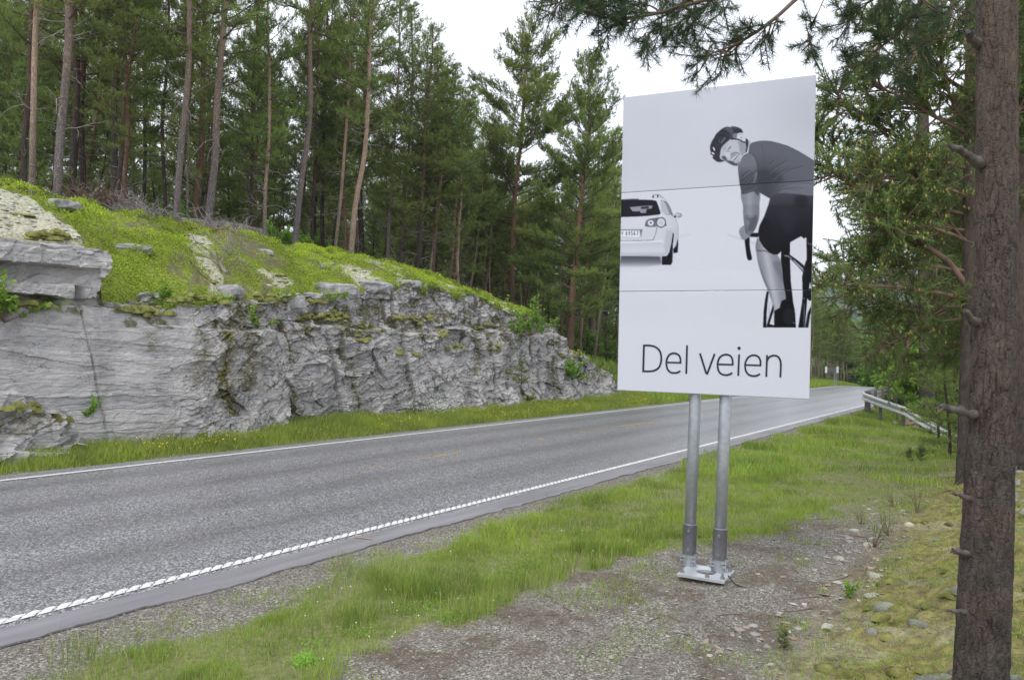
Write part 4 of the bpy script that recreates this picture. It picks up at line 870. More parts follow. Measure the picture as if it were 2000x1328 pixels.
stroke([(1489, 366), (1481, 578)], 18, False); stroke([(1488, 425), (1510, 388), (1555, 371), (1598, 385), (1621, 430), (1623, 490), (1618, 584)], 18)
th = np.linspace(0, 2 * np.pi, 20, endpoint=False); vv = [tuple(sgn_pt(*zE(1216 + 16 * math.cos(t), 300 + 16 * math.sin(t)), .0024)) for t in th] + [tuple(sgn_pt(*zE(1216, 300), .0024))]
g.add(vv, None, [(i, (i + 1) % 20, 20) for i in range(20)])
g.build('lettering', M['ink'], low_panel)
# posts
PLZ = 0.05
def post_axis(bx, by, tx, ty):
    # foot on the plate, top behind the board
    d0 = None
    base = pix_z(bx, by, G0 + PLZ + 0.02); k_ = (base - CAM).dot(Fw); top = pix(tx, ty, k_)
    return base, top
c0 = pix_z(1376, 1122, 0.06); G0 = Gw(c0.x, c0.y)
D1, D2 = pix_z(1345, 1103, G0 + PLZ), pix_z(1404, 1115, G0 + PLZ)
shift = None
posts = []
for (b, tx, ty) in ((D1, 1358, 775), (D2, 1417, 778)):
    # the post runs up in a plane parallel to the board, just behind it
    r = pray(tx, ty); k_ = (ORI - nrm * 0.10 - CAM).dot(nrm) / r.dot(nrm); tp = CAM + r * k_
    r0 = pray(*(1346, 1100) if tx == 1358 else (1405, 1113)); 
    posts.append((b, tp))
for (b, tp) in posts:
    dirv = (tp - b).normalized(); L_ = (tp - b).length + 2.0
    R_ = 0.0525
    g = Geo(); g.tube([Minv(b + dirv * 0.02), Minv(b + dirv * 1.0), Minv(b + dirv * L_)], R_, 24); po = g.build('post', M['steel'], sign, True)
    g = Geo(); g.tube([Minv(b + dirv * x_) for x_ in (0.02, 0.07, 0.37, 0.372, 0.385)], [R_ * 1.18, R_ * 1.18, R_ * 1.18, R_ * 1.21, R_ * 1.18], 24); g.build('sleeve', M['steel_dark'], po, True)
    side = ux.copy(); cmv = (CAM - b); cmv.z = 0; cmv.normalize(); rv = Vector((0, 0, 1)).cross(cmv)
    for h_ in (0.16, 0.33):
        g = Geo(); c_ = b + dirv * h_ + cmv * R_ * 1.08 - rv * 0.012; g.tube([Minv(c_), Minv(c_ + cmv * 0.035)], 0.014, 6); g.tube([Minv(c_ + cmv * 0.03), Minv(c_ + cmv * 0.06)], 0.008, 8); g.build('bolt', M['bolt'], po)
    # clamp foot: two flanged rings bolted together
    g = Geo(); RM = np.array([[side.x, -side.y, 0], [side.y, side.x, 0], [0, 0, 1]])
    for h_, s_ in ((0.055, 0.9), (0.088, 1.0)):
        g.box(Minv(b + dirv * h_), (0.155 * s_, 0.125 * s_, 0.02), RM)
    g.tube([Minv(b + dirv * .0), Minv(b + dirv * .105)], R_ * 1.28, 20)
    for a_, b__ in ((-1, -1), (-1, 1), (1, -1), (1, 1)):
        q0 = b + side * a_ * .064 + Vector((-side.y, side.x, 0)) * b__ * .048; g.tube([Minv(q0 + dirv * .03), Minv(q0 + dirv * .118)], .008, 6); g.tube([Minv(q0 + dirv * .098), Minv(q0 + dirv * .110)], .013, 6)
    g.build('clamp', M['steel'], po)
# base plate, with a round hole
cen = (posts[0][0] + posts[1][0]) / 2; cen.z = G0 + PLZ
corners = [pix_z(x_, y_, G0 + PLZ) for x_, y_ in ((1317, 1117), (1357, 1103), (1433, 1115), (1410, 1133))]
ax_ = (corners[2] - corners[1]).normalized(); ax_.z = 0; ay_ = Vector((-ax_.y, ax_.x, 0))
W2 = (corners[2] - corners[1]).length / 2 + .03; D2_ = max(.14, abs((corners[0] - corners[1]).dot(ay_)) / 2 + .03)
cen = sum(corners, Vector()) / 4; cen.z = G0 + PLZ
n_ = 32; ring = []; rect = []
for k in range(n_):
    t_ = 2 * math.pi * k / n_; c_, s_ = math.cos(t_), math.sin(t_); ring.append((c_ * .085, s_ * .075)); m_ = max(abs(c_), abs(s_)); rect.append((c_ / m_ * W2, s_ / m_ * D2_))
vv = []
for z_ in (0, -0.022):
    for lst in (ring, rect):
        for (a_, b_) in lst: vv.append(tuple(Minv(cen + ax_ * a_ + ay_ * b_ + Vector((0, 0, z_)))))
fq = []
for k in range(n_):
    k2 = (k + 1) % n_; fq += [(k, n_ + k, n_ + k2, k2), (2 * n_ + k, 2 * n_ + k2, 3 * n_ + k2, 3 * n_ + k), (n_ + k, 3 * n_ + k, 3 * n_ + k2, n_ + k2), (k, k2, 2 * n_ + k2, 2 * n_ + k)]
g = Geo(); g.add(vv, fq)
pl = g.build('base_plate', M['steel_plate'], sign)
for a_, b_ in ((-.86, -.7), (.86, -.7), (-.86, .72), (.86, .72), (.25, -.8)):
    g = Geo(); q0 = cen + ax_ * a_ * W2 + ay_ * b_ * D2_; g.tube([Minv(q0), Minv(q0 + Vector((0, 0, .02)))], .02, 6); g.tube([Minv(q0), Minv(q0 + Vector((0, 0, .045)))], .011, 8); g.build('anchor_bolt', M['bolt'], pl)
g = Geo()
for a_, b_, w_ in ((-.8, -.5, .10), (.7, -.3, .16), (0, .5, .2), (.8, .6, .1)):
    q0 = cen + ax_ * a_ * W2 + ay_ * b_ * D2_; g.box(Minv(q0 + Vector((0, 0, -.045))), (w_, .1, .045))
g.build('packing_block', M['wood_post'], sign)
g = Geo(); g.tube([Minv(cen + ax_ * (W2 + .01) + ay_ * -.1 + Vector((0, 0, z_))) + Vector((x_, y_, 0)) for x_, y_, z_ in ((0, 0, .03), (.02, -.03, .0), (.05, -.06, -.03), (.12, -.08, -.045), (.25, -.05, -.06))], .006, 6); g.build('cable', M['black'], sign)
# ------------------------------------------------------------------ tufts of needles / leaves
def rdir(r, N):
    v = r.normal(size=(N, 3)); return v / np.linalg.norm(v, axis=1)[:, None]
def tufts(r, P, D, tint, k, ln, wd, spread=0.8, inset=0.5, cones=0.0, conesize=0.03):
    """k thin blades round each point; returns V, T, tint"""
    N = len(P); P = np.repeat(P, k, 0); D = np.repeat(D, k, 0); tn = np.repeat(tint, k) + r.uniform(-.12, .12, N * k)
    d = D * 0.75 + rdir(r, N * k) * spread; d /= np.linalg.norm(d, axis=1)[:, None] + 1e-9
    L = ln * r.uniform(.65, 1.25, (N * k, 1)); base = P + D * ln * inset * r.uniform(-1, 1, (N * k, 1))
    sd_ = np.cross(d, rdir(r, N * k)); sd_ /= np.linalg.norm(sd_, axis=1)[:, None] + 1e-9
    V = np.stack([base - sd_ * wd / 2, base + sd_ * wd / 2, base + d * L + sd_ * wd * .12], 1).reshape(-1, 3)
    T = np.arange(N * k * 3).reshape(-1, 3); tt_ = np.repeat(np.clip(tn, 0, .9), 3)
    if cones > 0:
        m = r.random(N) < cones; Pc = P[::k][m] + D[::k][m] * ln * .35; n_ = len(Pc)
        if n_:
            o = np.array([(1, 0, 0), (0, 1, 0), (-1, -1, 0), (0, 0, 1.6), (0, 0, -1)], float) * conesize * .6
            Vc = (Pc[:, None] + o[None] * r.uniform(.7, 1.3, (n_, 1, 1))).reshape(-1, 3); b_ = np.arange(n_)[:, None] * 5 + len(V)
            Tc_ = np.concatenate([b_ + np.array([[0, 1, 3]]), b_ + np.array([[1, 2, 3]]), b_ + np.array([[2, 0, 3]]), b_ + np.array([[1, 0, 4]]), b_ + np.array([[2, 1, 4]]), b_ + np.array([[0, 2, 4]])])
            V = np.concatenate([V, Vc]); T = np.concatenate([T, Tc_]); tt_ = np.concatenate([tt_, np.ones(len(Vc))])
    return V, T, tt_
def curve3(p0, d0, L, n, r, up=0.15, wob=0.12):
    P = [np.array(p0, float)]; d = np.array(d0, float) / np.linalg.norm(d0)
    for i in range(n):
        d = d + np.array([0, 0, up / n]) + r.normal(0, wob / math.sqrt(n), 3); d /= np.linalg.norm(d); P.append(P[-1] + d * L / n)
    return np.array(P)
def pine_meshes(seed, H, cs, R, rad, k=5, ln=.11, wd=.016, dens=.11, mat_b='bark', mat_n='needle', cones=0, sparse=1.0, dead=10, trunk_n=10, profile=0.7, whorl=0.42, bmat='branch', sub_len=0.34, tilt_top=0.9):
    r = np.random.default_rng(seed); g = Geo()
    n = 22; z = np.linspace(0, H, n); wx_ = (fbm(z * .22, z * 0 + seed, seed, 2) - .5) * .5 * np.minimum(z / 3, 1); wy_ = (fbm(z * .22, z * 0 + seed + 9, seed, 2) - .5) * .5 * np.minimum(z / 3, 1)
    wx_ -= wx_[0]; wy_ -= wy_[0]
    rr_ = rad * (1 - z / H) ** .75 * .92 + .012; rr_[0] *= 1.22
    zz = np.concatenate([[-.4], z]); g.tube(np.stack([np.concatenate([[0], wx_]), np.concatenate([[0], wy_]), zz], -1), np.concatenate([[rr_[0] * 1.1], rr_]), trunk_n)
    cx_ = lambda h: np.array([np.interp(h, z, wx_), np.interp(h, z, wy_), h]); cr2 = lambda h: float(np.interp(h, z, rr_))
    lb = Geo(); TP, TD, TT_ = [], [], []; s0_, s1_, sr0, sr1 = [], [], [], []
    h = cs * H
    while h < H * .985:
        u_ = (h - cs * H) / (H - cs * H); nb = r.integers(3, 6) if u_ < .8 else 3; a0 = r.uniform(0, 6.28)
        for b in range(nb):
            if r.random() > sparse * (0.55 + .45 * min(1, u_ * 3)): continue
            az = a0 + b * 6.28 / nb + r.uniform(-.4, .4); L = R * max(.14, (1 - u_) ** profile) * (.5 + .5 * min(1, u_ * 4 + .35)) * r.uniform(.45, 1.15)
            el = math.radians(-2 + 50 * u_ ** 1.1 + r.uniform(-18, 18)); d0 = np.array([math.cos(az) * math.cos(el), math.sin(az) * math.cos(el), math.sin(el)])
            hh = h + r.uniform(-.12, .12); P = curve3(cx_(hh), d0, L, 7, r, .35, .22); br = max(.008, cr2(hh) * .34)
            lb.tube(P, np.linspace(br, .006, 8), 5, False)
            ns = max(3, int(L / .17)); tb = r.uniform(.25, .75)
            for w_ in np.linspace(.30, 1.0, ns):
                i_ = w_ * 7; i0 = min(6, int(i_)); p = P[i0] + (P[i0 + 1] - P[i0]) * (i_ - i0); dd = P[i0 + 1] - P[i0]; dd /= np.linalg.norm(dd)
                for sgn in (-1, 1):
                    if r.random() < .12: continue
                    a_ = sgn * r.uniform(.5, 1.15); sdv = np.array([dd[0] * math.cos(a_) - dd[1] * math.sin(a_), dd[0] * math.sin(a_) + dd[1] * math.cos(a_), dd[2] * .5 + r.uniform(-.05, .35)]); sdv /= np.linalg.norm(sdv)
                    l_ = L * sub_len * (1.25 - w_ * .75) * r.uniform(.5, 1.15); l_ = max(.12, l_); m_ = max(2, int(l_ / dens))
                    q_ = p + sdv * l_ + np.array([0, 0, .12 * l_]); s0_.append(p); s1_.append(q_); sr0.append(.007 + br * .18); sr1.append(.003)
                    f = (np.arange(m_) + r.random(m_)) / m_ * .85 + .15
                    pts = p + (q_ - p) * f[:, None] + r.normal(0, .05 * (1 + 5 * ln), (m_, 3)) * np.array([1, 1, .6]) ; pts[:, 2] += .02
                    TP.append(pts); dr = sdv * .6 + np.array([0, 0, .45]); TD.append(np.repeat(dr[None] / np.linalg.norm(dr), m_, 0)); TT_.append(np.clip(tb + r.uniform(-.1, .1) + .3 * f - .1, 0, .9))
        h += whorl * r.uniform(.7, 1.3) * (1 if u_ < .8 else .7)
    lb.segs(s0_, s1_, sr0, sr1)
    TP, TD, TT_ = np.concatenate(TP), np.concatenate(TD), np.concatenate(TT_)
    V, T, tn = tufts(r, TP, TD, TT_, k, ln, wd, cones=cones)
    crown = npmesh('crown', V, T, M[mat_n], False, {'tint': ('POINT', 'FLOAT', tn)})
    dg = Geo(); d0s, d1s = [], []
    for _ in range(dead):
        hh = r.uniform(.12, cs * 1.15) * H; az = r.uniform(0, 6.28); el = r.uniform(-.5, .5); L = r.uniform(.25, 1.5) * min(1, hh / 3 + .2)
        P = curve3(cx_(hh), np.array([math.cos(az), math.sin(az), el]), L, 6, r, r.uniform(-.7, .5), .5); dg.tube(P, np.linspace(.018, .004, 7), 4, False)
        if L > .6:
            for _k in range(3):
                j_ = r.integers(2, 6); P2 = curve3(P[j_], rdir(r, 1)[0] + (P[j_] - P[j_ - 1]) * 4, L * .35, 4, r, 0, .6); dg.tube(P2, np.linspace(.008, .003, 5), 3, False)
    VV, QQ, TT3, mi_q, mi_t, n0 = [], [], [], [], [], 0
    for gi, gg in enumerate((g, lb, dg)):
        if not gg.v: continue
        VV.append(np.concatenate(gg.v))
        if gg.q: q_ = np.concatenate(gg.q) + n0; QQ.append(q_); mi_q.append(np.full(len(q_), gi))
        if gg.t: t3_ = np.concatenate(gg.t) + n0; TT3.append(t3_); mi_t.append(np.full(len(t3_), gi))
        n0 += gg.n
    trunk = npmesh('trunk', np.concatenate(VV), [np.concatenate(QQ), np.concatenate(TT3)], [M[mat_b], M[bmat], M['twig']], True, None, np.concatenate(mi_q + mi_t))
    return dict(trunk=trunk, crown=crown, H=H, rad=rad)
def put_tree(pm, base, aim=None, hs=1.0, rs=1.0, rz=0.0, label='', name='pine_tree', cat='pine tree', group=None, bark_mat=None):
    e = empty(name, base); tag(e, label, cat, group)
    q_ = Quaternion() if aim is None else Vector((0, 0, 1)).rotation_difference((aim - base).normalized())
    e.rotation_mode = 'QUATERNION'; e.rotation_quaternion = q_ @ Quaternion((0, 0, 1), rz); e.scale = (rs, rs, hs)
    for nm, key in (('trunk', 'trunk'), ('crown', 'crown')):
        if pm[key] is not None:
            o = link(nm, pm[key], e)
            if nm == 'trunk' and bark_mat: o.material_slots[0].link = 'OBJECT'; o.material_slots[0].material = bark_mat
    return e
# forest prototypes (meshes are shared by the copies)
NK = dict(k=7, ln=.15, wd=.027, dens=.115)
PF = [pine_meshes(201, 16, .33, 2.7, .125, dead=12, whorl=.5, profile=.5, **NK), pine_meshes(202, 17, .30, 2.9, .135, dead=10, whorl=.5, profile=.45, **NK), pine_meshes(203, 15, .26, 2.7, .12, dead=14, whorl=.5, profile=.5, **NK),
      pine_meshes(204, 18, .34, 2.8, .15, dead=12, whorl=.5, profile=.45, **NK), pine_meshes(205, 14, .24, 2.4, .10, dead=16, whorl=.46, profile=.55, **NK), pine_meshes(206, 13, .16, 2.2, .085, dead=10, whorl=.46, profile=.55, **NK)]
NO = dict(k=9, ln=.14, wd=.028, dens=.085, sub_len=.46)
P_OPEN = [pine_meshes(211, 13.3, .26, 3.3, .13, dead=3, profile=.38, whorl=.42, **NO), pine_meshes(212, 12.6, .14, 2.9, .17, dead=3, profile=.40, whorl=.42, **NO)]
P_THIN = [pine_meshes(221, 11, .40, 1.5, .05, dead=8, profile=.5, **NK), pine_meshes(222, 9, .22, 1.4, .045, dead=8, profile=.5, **NK)]
P_POLE = [pine_meshes(241, 10, .56, 1.1, .05, dead=7, k=7, ln=.14, wd=.027, dens=.12), pine_meshes(242, 9, .62, .9, .04, dead=5, k=7, ln=.14, wd=.027, dens=.12)]
P_YOUNG = [pine_meshes(231, 5.5, .08, 1.5, .045, dead=0, mat_b='bark_dark', **NK)]
MINSEP = []
def hill_base(px, t):
    p = pix_t(px, t); s_, t_ = to_st(p.x, p.y); p.z = float(G(s_, t_)) - .05; return p, s_, t_
# ---- named trunks of the front rows: (px base, t, px top, py top, diameter px, bark, proto, label)
BK, BD = M['bark'], M['bark_dark']
ROW = [
 (53, 21.2, 78, 0, 14, 'l', 3, 'slim pine with pale orange upper trunk, left edge of the forest'),
 (101, 20.6, 131, 26, 19, 'n', 0, 'thick grey pine trunk rising beside the grey slab of stone'),
 (38, 24, 58, 66, 14, 'd', 1, 'dark pine trunk just behind the slim orange one at far left'),
 (126, 26, 143, 160, 18, 'd', 1, 'dark leaning pine trunk behind the brush pile, left of a split pair'),
 (147, 27, 160, 200, 16, 'd', 2, 'dark brown pine trunk behind the brush pile, right of the split pair'),
 (215, 24.5, 238, 100, 15, 'd', 3, 'tall black pine trunk behind the brush pile, touching a flaking orange one'),
 (233, 25.5, 246, 190, 13, 'o', 0, 'orange pine trunk with flaking bark behind the brush pile'),
 (272, 27, 280, 260, 9, 'd', 2, 'thin dark pine trunk behind the right end of the brush pile'),
 (335, 20.3, 368, 0, 15, 'n', 1, 'prominent pale pine trunk at the right end of the brush pile'),
 (360, 21.5, 364, 230, 5, 'n', 5, 'very thin pine pole between two thick pale trunks'),
 (380, 26, 391, 270, 16, 'o', 1, 'reddish dark pine trunk just left of the leaning pale trunk'),
 (394, 20.5, 441, 66, 17, 'n', 0, 'thick pale pine trunk leaning right behind the fallen logs'),
 (313, 25, 322, 200, 9, 'd', 4, 'slim dark pine trunk left of the prominent pale trunk'),
 (477, 24, 492, 300, 8, 'd', 4, 'slim black leaning pine trunk above the fallen log'),
 (490, 25.5, 498, 320, 7, 'o', 5, 'slim orange pine trunk beside the black leaning one'),
 (513, 21, 524, 185, 9, 'l', 4, 'slender straight pale pine trunk at the tip of the fallen log'),
 (568, 20.6, 609, 50, 14, 'n', 3, 'tall pale pine trunk leaning right above the broad moss slope'),
 (606, 24, 617, 252, 9, 'd', 2, 'grey pine trunk right of the tall leaning pale trunk'),
 (626, 25, 636, 252, 10, 'd', 2, 'dark grey pine trunk in the middle of the forest edge'),
 (645, 21.2, 690, 83, 8, 'l', 1, 'slender orange pine leaning right beside the tallest pale trunk'),
 (666, 23.4, 676, 300, 9, 'o', 4, 'dark orange pine trunk tucked behind the tallest pale trunk'),
 (679, 19.6, 733, 30, 13, 'l', 0, 'tallest pale orange pine trunk with bare side branches'),
 (697, 23.5, 712, 230, 13, 'd', 1, 'dark pine trunk immediately right of the tallest pale trunk'),
 (752, 22.0, 771, 298, 9, 'n', 2, 'grey pine trunk above the crest between two brush heaps'),
 (773, 22.6, 792, 315, 10, 'n', 5, 'pine with an orange upper stem near the middle brush heap'),
 (807, 20.6, 833, 232, 12, 'd', 2, 'dark crooked pine trunk with kinked limbs near the small brush heap'),
 (824, 23.4, 832, 300, 8, 'd', 4, 'thin dark pine trunk behind the crooked one'),
 (841, 22.4, 846, 330, 9, 'd', 5, 'blackish pine trunk right of the small brush heap'),
 (893, 20.0, 905, 350, 8, 'l', 5, 'slender pale pine standing alone on the crest'),
 (961, 22.5, 964, 400, 10, 'd', 4, 'dark pine trunk left of the tall open pine'),
 (1152, 21.5, 1163, 455, 10, 'o', 4, 'dark orange pine trunk between two trunks left of the billboard'),
 (1176, 22.5, 1184, 500, 9, 'd', 5, 'greyish pine trunk nearest the billboard'),
]
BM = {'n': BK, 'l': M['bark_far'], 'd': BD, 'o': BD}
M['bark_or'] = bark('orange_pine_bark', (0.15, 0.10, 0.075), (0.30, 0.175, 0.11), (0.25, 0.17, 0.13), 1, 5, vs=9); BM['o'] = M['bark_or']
rg = np.random.default_rng(77)
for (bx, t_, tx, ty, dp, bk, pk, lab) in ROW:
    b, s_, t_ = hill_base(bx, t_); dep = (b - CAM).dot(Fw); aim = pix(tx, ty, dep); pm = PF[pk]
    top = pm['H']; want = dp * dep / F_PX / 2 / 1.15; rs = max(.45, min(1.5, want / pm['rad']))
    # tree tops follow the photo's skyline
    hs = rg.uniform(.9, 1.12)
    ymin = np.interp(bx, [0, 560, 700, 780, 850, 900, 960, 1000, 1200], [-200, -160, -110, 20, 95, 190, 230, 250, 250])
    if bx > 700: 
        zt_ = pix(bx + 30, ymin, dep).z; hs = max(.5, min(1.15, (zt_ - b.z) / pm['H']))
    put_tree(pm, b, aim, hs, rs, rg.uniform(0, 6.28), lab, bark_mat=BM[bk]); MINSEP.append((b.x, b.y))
# the two free-standing crowns left of the billboard
def spec_tree(pm, bx, by, dep, tx, ty, dp, lab, bm=None, rz=0, zb=None):
    b = pix(bx, by, dep); aim = pix(tx, ty, dep); L_ = (aim - b).length
    e = put_tree(pm, b, aim, L_ / pm['H'], max(.4, dp * dep / F_PX / 2 / pm['rad']) if dp else 1, rz, lab, bark_mat=bm); MINSEP.append((b.x, b.y)); return e
def ground_spec(pm, bx, t_, tx, ty, dp, lab, bm=None, rz=0):
    b, s_, _ = hill_base(bx, t_); dep = (b - CAM).dot(Fw); aim = pix(tx, ty, dep); L_ = (aim - b).length
    rs = dp * dep / F_PX / 2 / pm['rad']
    put_tree(pm, b, aim, L_ / pm['H'], rs, rz, lab, bark_mat=bm); MINSEP.append((b.x, b.y))
ground_spec(P_OPEN[0], 990, 21.3, 1028, 52, 13, 'tall free-standing pine with a broad layered crown against the white sky', M['bark_or'], 1.0)
ground_spec(P_OPEN[1], 1112, 17.2, 1160, 104, 15, 'tall pine with a narrow crown and red-brown trunk, nearest left of the billboard', M['bark_or'], 2.0)
# ---- the rest of the wood
skyl = lambda x: np.interp(x, [-900, 500, 700, 780, 850, 900, 930, 1000, 1060, 1130, 1240, 1300], [-150, -150, -20, 50, 110, 190, 300, 330, 330, 290, 330, 330])
cnt = 0; tries = 0
far_pts = []
while cnt < 205 and tries < 9000:
    tries += 1
    s_ = rg.uniform(-6, 82); t_ = 22 + rg.random() ** 1.5 * 46
    if s_ > 60 and t_ > 50: continue
    p = st(s_, t_); v = p - CAM; dep = v.dot(Fw); px = 1000 + F_PX * v.dot(Rt) / dep if dep > 3 else -9999
    if px > 1290 or px < -260: continue
    if t_ < 25 and rg.random() < .4: continue
    if min((p.x - a) ** 2 + (p.y - b_) ** 2 for a, b_ in MINSEP) < (1.7 if px < 900 else 1.5) ** 2: continue
    p.z = float(G(s_, t_)) - .05
    pk = int(rg.choice([0, 1, 2, 3, 0, 1, 4, 5, 2, 3])); pm = PF[pk]; thin = rg.random() < .25
    if thin: pm = P_THIN[int(rg.integers(0, 2))]
    hs = rg.uniform(.85, 1.15); zt_ = pix(px, float(skyl(px)) + rg.uniform(0, 70), dep).z; mxh = (zt_ - p.z) / pm['H']
    if mxh < .3: continue
    hs = min(hs, mxh)
    MINSEP.append((p.x, p.y)); aim = p + Vector((rg.normal(0, .03) + .05, rg.normal(0, .03), 1))
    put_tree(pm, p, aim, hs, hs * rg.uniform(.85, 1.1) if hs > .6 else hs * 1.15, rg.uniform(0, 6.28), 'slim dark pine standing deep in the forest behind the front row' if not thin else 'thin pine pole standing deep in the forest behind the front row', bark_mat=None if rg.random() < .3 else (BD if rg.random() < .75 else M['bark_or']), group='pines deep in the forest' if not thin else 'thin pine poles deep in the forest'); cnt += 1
print('forest trees', cnt)
for k, (px_, t_, sc_) in enumerate([(855, 24, .9), (1075, 23, 1.0), (1060, 27, 1.3), (1145, 24, 1.1), (935, 25, 1.0), (1185, 19, .8), (730, 25, .8), (1020, 24, 1.2), (540, 26, .8), (905, 27, 1.2), (1095, 30, 1.4), (1170, 28, 1.2), (290, 29, 1.0), (430, 29, 1.0), (180, 30, 1.1), (650, 29, 1.1), (790, 29, 1.2), (980, 30, 1.5)] + [(20 + k * 71.5, 27 + (k * 7) % 16, 1.0 + (k * 5 % 9) * .1) for k in range(17)]):
    b, s_, _ = hill_base(px_, t_); put_tree(P_YOUNG[0], b, None, sc_, sc_ * 1.1, k * 1.3, 'young bushy pine filling the shade under the tall trunks', group='young pines under the forest')
for k in range(40):
    px_ = 800 + (k * 73) % 402 + rg.uniform(-6, 6); t_ = rg.uniform(20.2, 25) - max(0, px_ - 1060) / 140 * 2.5
    b, s_, _ = hill_base(px_, t_); dep = (b - CAM).dot(Fw); zt_ = pix(px_, float(skyl(px_)) + rg.uniform(0, 60), dep).z; h_ = min(1.1, (zt_ - b.z) / 10)
    if h_ < .35: continue
    put_tree(P_POLE[k % 2], b, b + Vector((rg.normal(0, .03) + .05, 0, 1)), h_, h_ * rg.uniform(.8, 1.3), k, 'pale slender bare pine pole near the forest edge left of the billboard', group='slender pale poles at the forest edge', bark_mat=M['bark_far'] if k % 3 else BM['o'])
for k in range(22):
    px_ = 1225 + k * 15.5 + rg.uniform(-5, 5); dep = rg.uniform(46, 66); b = pix(px_, 700, dep); s_, t_ = to_st(b.x, b.y)
    if t_ < 17 or px_ > 1545: continue
    b.z = float(G(s_, t_)) - .1; h_ = (pix(px_, rg.uniform(300, 420) + max(0, px_ - 1400) * .6, dep).z - b.z) / PF[k % 4]['H']
    put_tree(PF[k % 4], b, None, h_, max(.5, h_), k, 'pine of the wood hidden behind the billboard board', group='pines behind the billboard', bark_mat=BD)
# ---- beyond the sign: pines on the far bank of the road
lab_far = 'tall straight pine of the distant row between billboard and guardrail'
for k in range(26):
    px_ = 1560 + (k * 37 % 118) + rg.uniform(-3, 3); dep = rg.uniform(58, 84) + (px_ > 1640) * 6
    b = pix(px_, 745, dep); s_, t_ = to_st(b.x, b.y)
    if t_ < 14.5: dep += 6; b = pix(px_, 745, dep); s_, t_ = to_st(b.x, b.y)
    b.z = float(G(s_, t_)) - .1; pm = PF[[0, 3, 1][k % 3]]
    top = np.interp(px_, [1560, 1640, 1680], [575, 605, 655]) + rg.uniform(-12, 22); hh = (pix(px_, top, dep).z - b.z) / pm['H']
    if hh < .2: continue
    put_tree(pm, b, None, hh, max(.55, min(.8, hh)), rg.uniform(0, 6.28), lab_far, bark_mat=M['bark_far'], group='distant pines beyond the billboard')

# ------------------------------------------------------------------ leafy shrubs
def shrub_meshes(seed, h, rad, nst, nl, lw, mat='leaf', n_st=12):
    r = np.random.default_rng(seed); g = Geo(); P_, D_ = [], []
    for i in range(n_st):
        az = r.uniform(0, 6.28); el = r.uniform(.4, 1.4); L = h * r.uniform(.6, 1.05)
        P = curve3((0, 0, 0), np.array([math.cos(az) * math.cos(el) * rad / h * 1.6, math.sin(az) * math.cos(el) * rad / h * 1.6, math.sin(el)]), L, 6, r, .2, .35); g.tube(P, np.linspace(.012, .003, 7) * h, 4, False)
        for j_ in range(nst):
            w_ = r.uniform(.3, 1) * 6; i0 = min(5, int(w_)); p = P[i0] + (P[i0 + 1] - P[i0]) * (w_ - i0); d = rdir(r, 1)[0] * .8 + (P[i0 + 1] - P[i0]) / (L / 6) * .6; q_ = p + d * L * r.uniform(.12, .32)
            g.segs([p], [q_], .004 * h, .002 * h); f = r.random((nl, 1)); P_.append(p + (q_ - p) * f + r.normal(0, .025 * h, (nl, 3))); D_.append(np.repeat(d[None], nl, 0))
    P_ = np.concatenate(P_); D_ = np.concatenate(D_); N = len(P_)
    nr = rdir(r, N) + np.array([0, 0, .8]); nr /= np.linalg.norm(nr, axis=1)[:, None]; ax = np.cross(nr, rdir(r, N)); ax /= np.linalg.norm(ax, axis=1)[:, None]; bx = np.cross(nr, ax); w_ = lw * r.uniform(.6, 1.3, (N, 1))
    V = np.stack([P_ - ax * w_, P_ + bx * w_ * .55, P_ + ax * w_, P_ - bx * w_ * .55], 1).reshape(-1, 3)
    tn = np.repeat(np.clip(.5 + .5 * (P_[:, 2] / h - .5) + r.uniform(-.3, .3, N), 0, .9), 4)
    lm = npmesh('foliage', V, np.arange(N * 4).reshape(-1, 4), M[mat], False, {'tint': ('POINT', 'FLOAT', tn)})
    return dict(stem=g.mesh('stems', M['twig_brown']), leaf=lm)
def put_shrub(sm, base, sc_, rz, label, name='bush', cat='bush', group=None, rot=None, z=1.0):
    e = empty(name, base); tag(e, label, cat, group); e.rotation_euler = (0, 0, rz) if rot is None else rot; e.scale = (sc_, sc_, sc_ * z)
    link('stems', sm['stem'], e); link('foliage', sm['leaf'], e); return e
SH = [shrub_meshes(301, 1.0, .8, 14, 14, .032), shrub_meshes(302, 1.0, .9, 16, 12, .04), shrub_meshes(303, 1.0, 1.0, 10, 7, .07, n_st=9)]
SHF = [shrub_meshes(305, 1.0, 1.1, 26, 16, .045, 'leaf_far', 22)]
# ------------------------------------------------------------------ guardrail
def wbeam(path, Z, out):
    """path: list of (s,t) ; profile W facing outwards"""
    prof = [(0.0, .155), (.012, .15), (.07, .115), (.078, .09), (.07, .065), (.012, .025), (.0, .0), (.012, -.025), (.07, -.065), (.078, -.09), (.07, -.115), (.012, -.15), (0.0, -.155)]
    P = np.array(path, float); T_ = np.gradient(P, axis=0); T_ /= np.linalg.norm(T_, axis=1)[:, None]; N_ = np.stack([-T_[:, 1], T_[:, 0]], -1) * out
    V = [];
    for off in (0, -0.006):
        for i in range(len(P)):
            for (d, h) in prof: V.append((P[i, 0] + N_[i, 0] * (d + off), P[i, 1] + N_[i, 1] * (d + off), Z[i] + h))
    m = len(prof); n_ = len(P); F_ = []
    for L in (0, 1):
        for i in range(n_ - 1):
            for j_ in range(m - 1):
                a_ = L * n_ * m + i * m + j_; F_.append((a_, a_ + m, a_ + m + 1, a_ + 1))
    for i in range(n_ - 1):
        for j_ in (0, m - 1): a_ = i * m + j_; b_ = a_ + n_ * m; F_.append((a_, b_, b_ + m, a_ + m))
    return V, F_
